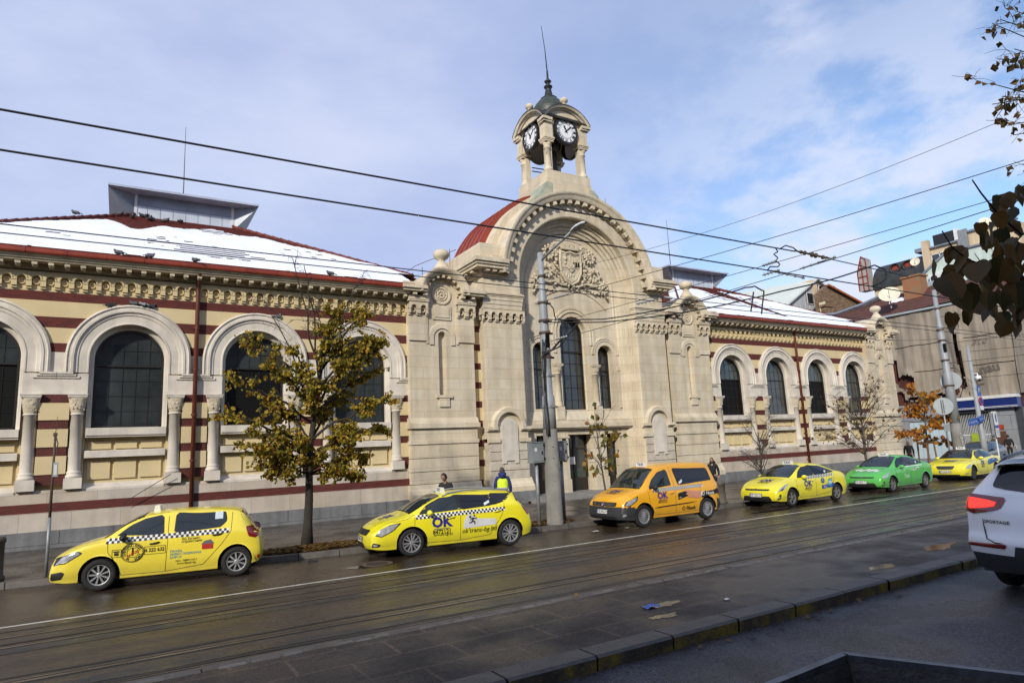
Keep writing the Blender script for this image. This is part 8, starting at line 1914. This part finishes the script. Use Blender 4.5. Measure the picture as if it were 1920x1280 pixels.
# houses behind, each its own block with a gable or flat front in a plane of constant x
def gable_x(name, label, x, depth, prof, mat_, cat='building'):
    """prof: (y,z) outline of the front in the plane x, extruded backwards."""
    global T
    T = bx(name, label, (x, sum(p[0] for p in prof)/len(prof), 0), cat); mb = MB(); mb.prism(prof, 'x', x, x+depth); BB(mb, 'wall', mat_); return T
def win_x(x, y0, y1, z0, z1, fr=m_pcvw, mullion=True):
    mb = MB(); w = .08
    mb.box(x-.05,x+.03,y0,y1,z0,z0+w); mb.box(x-.05,x+.03,y0,y1,z1-w,z1); mb.box(x-.05,x+.03,y0,y0+w,z0,z1); mb.box(x-.05,x+.03,y1-w,y1,z0,z1)
    if mullion: mb.box(x-.05,x+.03,(y0+y1)/2-.05,(y0+y1)/2+.05,z0,z1)
    f = BB(mb, 'window', fr); mb = MB(); mb.box(x-.02,x+.02,y0+w,y1-w,z0+w,z1-w); BB(mb, 'pane', m_glass, f)
def aircon(x, y0, y1, z0, z1, label):
    T2 = thing('air_conditioner', (x-.2,(y0+y1)/2,z0), label, 'air conditioner', 'air conditioners on the roofs and walls'); h, w = z1-z0, (y1-y0)/2; mb = MB(); mb.box(-.25,.2,-w,w,0,h); mb.build('case', m_swhite, T2); mb = MB(); mb.lathe([(h*.38,0),(h*.38,.02)], (-.25,.15*w,h/2), 18, axis=(-1,0,0)); mb.build('fan_grille', m_ink, T2)
mz = 66
gable_x('mint_house', 'mint green gabled house with one small window and an air conditioner', mz, 9, [(31.9,10),(31.9,16.4),(30.8,17.4),(28.85,18.7),(28.2,18.85),(24.5,18.6),(24.5,10)], m_mint)
win_x(mz, 28.5, 29.2, 16.1, 16.95, mullion=False); mb = MB(); mb.bar((mz-.1,32.1,16.35),(mz-.1,30.8,17.5),.18); mb.bar((mz-.1,30.8,17.5),(mz-.1,28.85,18.8),.18); mb.bar((mz-.1,28.85,18.8),(mz-.1,24.5,18.75),.16); BB(mb, 'roof_edge', m_zinc)
mb = MB(); mb.grid(lambda i, j: Vector((64.5,31.3-2.9*i/2,15.2+.55*(i==1))).lerp(Vector((mz,31.3-2.9*i/2,15.9+.45*(i==1))), j), 3, 2); mb.prism([(30.7,14.6),(30.7,15.9),(30.4,16.2),(28.6,16.2),(28.4,15.9),(28.4,14.6)], 'x', 64.6, 66); BB(mb, 'dormer', m_sgrey)
aircon(mz, 29.45, 30.35, 16.2, 17.0, 'white air conditioner on the mint green wall')
bz = 75
gable_x('sand_house', 'sand coloured flat topped block with a two pane window behind the mint house', bz, 9, [(34.6,12),(34.6,22.2),(31.4,21.9),(31.3,22.7),(26,22.4),(26,12)], m_beige)
win_x(bz, 32.5, 34.2, 19.9, 21.25); mb = MB(); mb.box(bz-.3,bz,30.4,31.35,19.2,23.0); BB(mb, 'duct', m_gmet); mb = MB(); mb.box(bz-.4,bz+.2,34.2,34.9,16,22.9); BB(mb, 'chimney_stack', m_beige)
mb = MB(); mb.box(bz-.3,bz+.3,31.4,34.6,21.9,22.05); mb.box(bz-.25,bz+.3,26,31.3,22.55,22.75); BB(mb, 'parapet_coping', m_zinc)
T2 = thing('roof_unit', (bz,32.6,22.05), 'black louvred ventilation unit on the sand coloured block', 'ventilation unit'); mb = MB(); mb.box(-.3,1.4,-1.0,1.05,0,1.15); mb.build('case', m_ink, T2); mb = MB(); mb.box(-.34,1.4,-1.35,-1.02,0,1.25); mb.build('end_panel', m_swhite, T2)
dish((bz-.5,27.2,23.6), .45, (-.8,-.4,.3), 'small white dish at the right end of the sand coloured roof'); dish((bz-.4,28.6,23.0), .55, (-.7,-.5,.4), 'white dish half hidden behind the parapet of the sand coloured roof'); dish((mz-.4,31.4,18.6), .42, (-.9,-.2,.2), 'round white dish at the left slope of the mint house')
mb = MB(); T = bx('roof_chimney', 'small brick chimney beside the white dishes on the sand coloured roof', (bz,27.6,22.6), 'chimney'); mb.box(bz-.2,bz+.4,27.4,28.1,22.6,23.5); BB(mb, 'stack', m_oldb)
# dark barrel roof with round dormers
T = bx('barrel_roofed_building', 'dark copper barrel roof with two round windows behind the brown tiles', (80,40,0)); mb = MB(); mb.box(80.3, 92, 35, 43.7, 0, 20.2); BB(mb, 'wall', m_beige)
mb = MB(); mb.smooth = True; mb.grid(lambda i, j: (80+3.2*(1-cos(pi/2*j/10)), 43.7-8.4*i/6, 20.0+3.4*sin(pi/2*j/10)+.0*i), 7, 11); mb.grid(lambda i, j: (83.2+8*j, 43.7-8.4*i/6, 23.4), 7, 2); BB(mb, 'barrel_roof', m_barrel)
for y_, z_ in ((40.9,22.1),(39.4,22.1)):
    mb = MB(); mb.smooth = True; mb.lathe([(.62,-.2),(.66,.55),(.52,.55),(.50,.35)], (80.9,y_,z_), 24, axis=(-1,0,0), cap=False); f = BB(mb, 'round_window', m_iron); mb = MB(); mb.lathe([(.52,.3),(0.001,.3)], (80.9,y_,z_), 20, axis=(-1,0,0), cap=False); BB(mb, 'pane', MATS['red_painted_metal'], f)
mb = MB(); mb.box(80.4,82,36.8,38.4,23.3,23.75); BB(mb, 'roof_light', m_zinc)
T = bx('dormer_turret', 'pointed pale turret with red glazing bars beside the dark barrel roof', (79.5,44.3,20), 'turret'); mb = MB(); mb.prism([(44.9,20),(44.9,22.4),(44.2,24.4),(43.7,24.0),(43.7,20)], 'x', 79.2, 80.4); BB(mb, 'wall', mat('grey_beige_panes', (.33,.31,.29), rough=.4, var=.2, vs=2)); mb = MB()
for a_, b_ in (((44.9,20),(44.9,22.4)),((44.9,22.4),(44.2,24.4)),((43.7,20),(43.7,24.0)),((44.3,20),(44.3,23.8)),((44.9,20.9),(43.7,20.9)),((44.9,21.8),(43.7,21.8)),((44.6,22.9),(43.7,22.9)),((44.2,24.4),(43.7,23.9))): mb.bar((79.15,)+a_, (79.15,)+b_, .10)
BB(mb, 'glazing_bars', m_redm)
# grey corrugated gable house and the ruined brick gable behind the right wing
T = bx('corrugated_house', 'pale grey corrugated gabled house with one white window behind the right wing', (68,45,0))
mb = MB(); prof = [(64.1,10),(64.1,17.1),(70.4,20.7),(75,17.6),(75,10)]; mb.prism(prof, 'y', 45, 54); x = 64.3
while x < 74.8: mb.box(x-.04,x+.04,44.95,45,10,min(17.1+(x-64.1)*.571,20.7-(x-70.4)*.67 if x > 70.4 else 99)-.1); x += .32
BB(mb, 'wall', m_corr); mb = MB()
mb.add([(63.7,44.7,16.95),(70.4,44.7,20.85),(67.2,54,20.85),(60.4,54,16.95),(75.3,44.7,17.5),(72.3,54,17.5)], [(0,1,2,3),(1,4,5,2)]); mb.bar((63.7,44.7,16.95),(70.4,44.7,20.85),.16); mb.bar((70.4,44.7,20.85),(75.3,44.7,17.5),.2); BB(mb, 'roof', mat('pale_green_sheet_roof', (.50,.54,.50), rough=.5, var=.06, vs=1))
mb = MB(); w = [(68.1,69.3,17.6,19.0),(70.6,71.4,19.2,20.0)]
for a,b_,c_,d_ in w: mb.box(a,b_,44.9,45.02,c_,d_)
f = BB(mb, 'window', m_pcvw); mb = MB()
for a,b_,c_,d_ in w: mb.box(a+.1,b_-.1,44.86,44.9,c_+.1,d_-.1)
BB(mb, 'pane', m_glass, f)
T = bx('brick_gable', 'ruined brick gable with patches of cream plaster and an orange tiled slope', (71,43,0)); mb = MB(); mb.prism([(67.3,10),(67.3,18.3),(69.2,19.4),(75.4,17.7),(75.4,10)], 'y', 43, 43.5); BB(mb, 'wall', m_oldb)
mb = MB(); mb.prism([(67.3,17.2),(68.4,17.5),(68.4,17.0),(69.1,17.05),(69.1,16.6),(67.6,16.1),(67.3,16.2)], 'y', 42.93, 43.05); BB(mb, 'plaster_patch', mat('cream_plaster', (.62,.58,.40), rough=.9))
mb = MB(); mb.add([(69.2,42.8,19.5),(75.8,42.8,17.75),(76.5,44.5,17.95),(69.9,44.5,19.75)], [(0,1,2,3)]); mb.bar((69.1,42.75,19.45),(75.8,42.75,17.7),.22); BB(mb, 'roof', m_orng)
for a,b_,c_,d_,nm in ((69.35,74.1,18.7,20.3,'tall'),):
    mb = MB(); mb.box(a+.8,b_,45,46.2,c_,d_); BB(mb, 'chimney', m_oldb); mb = MB(); mb.box(a,a+.8,44.8,46.2,c_,d_+.3); BB(mb, 'chimney_plaster', m_beige)
mb = MB(); mb.box(67.4,68.8,42.4,43,15.6,16.7); mb.box(67.2,69,42.3,43.05,16.7,16.95); BB(mb, 'chimney', m_oldb)
T = bx('low_chimney', 'low crumbling chimney under the corrugated house', (66,44,0), 'chimney'); mb = MB(); mb.box(65.8,66.9,43.8,44.6,10,16.6); BB(mb, 'stack', m_oldb)

# unseen block added behind the viewer to shade the near lane; hall windows mirror it
T = thing('shade_block', (-10,-14,0), 'long plain block added unseen behind the viewer to shade the near lane', 'building')
m_blk = mat('grey_beige_render', (.30,.27,.23), rough=.9, var=.12, vs=.6, streak=.2)
mb = MB(); mb.box(-75, 42, -27, -14, 0, 17.6); BB(mb, 'wall', m_blk); mb = MB(); mb.prism([(-13.6,17.6),(-14.2,18.4),(-18,19.4),(-27.4,17.6)], 'x', -75.4, 42.4); BB(mb, 'roof', m_tile2)
fr = pn = None
for k in range(29):
    for r in range(5):
        x, z = -73+4*k, 2.2+3.2*r
        mb = MB(); mb.box(x, x+1.5, -14.0, -13.92, z, z+1.8)
        if fr is None:
            fr = mb.build('window', m_pcvw, T, world=True); mb = MB(); mb.box(x+.1, x+1.4, -13.95, -13.90, z+.1, z+1.7); pn = BB(mb, 'pane', m_glass, fr)
        else:
            if k*5+r > 99: continue
            o = fr.copy(); COL.objects.link(o); o.parent = T; o.location = (4*k, 0, 3.2*r); q_ = pn.copy(); COL.objects.link(q_); q_.parent = o
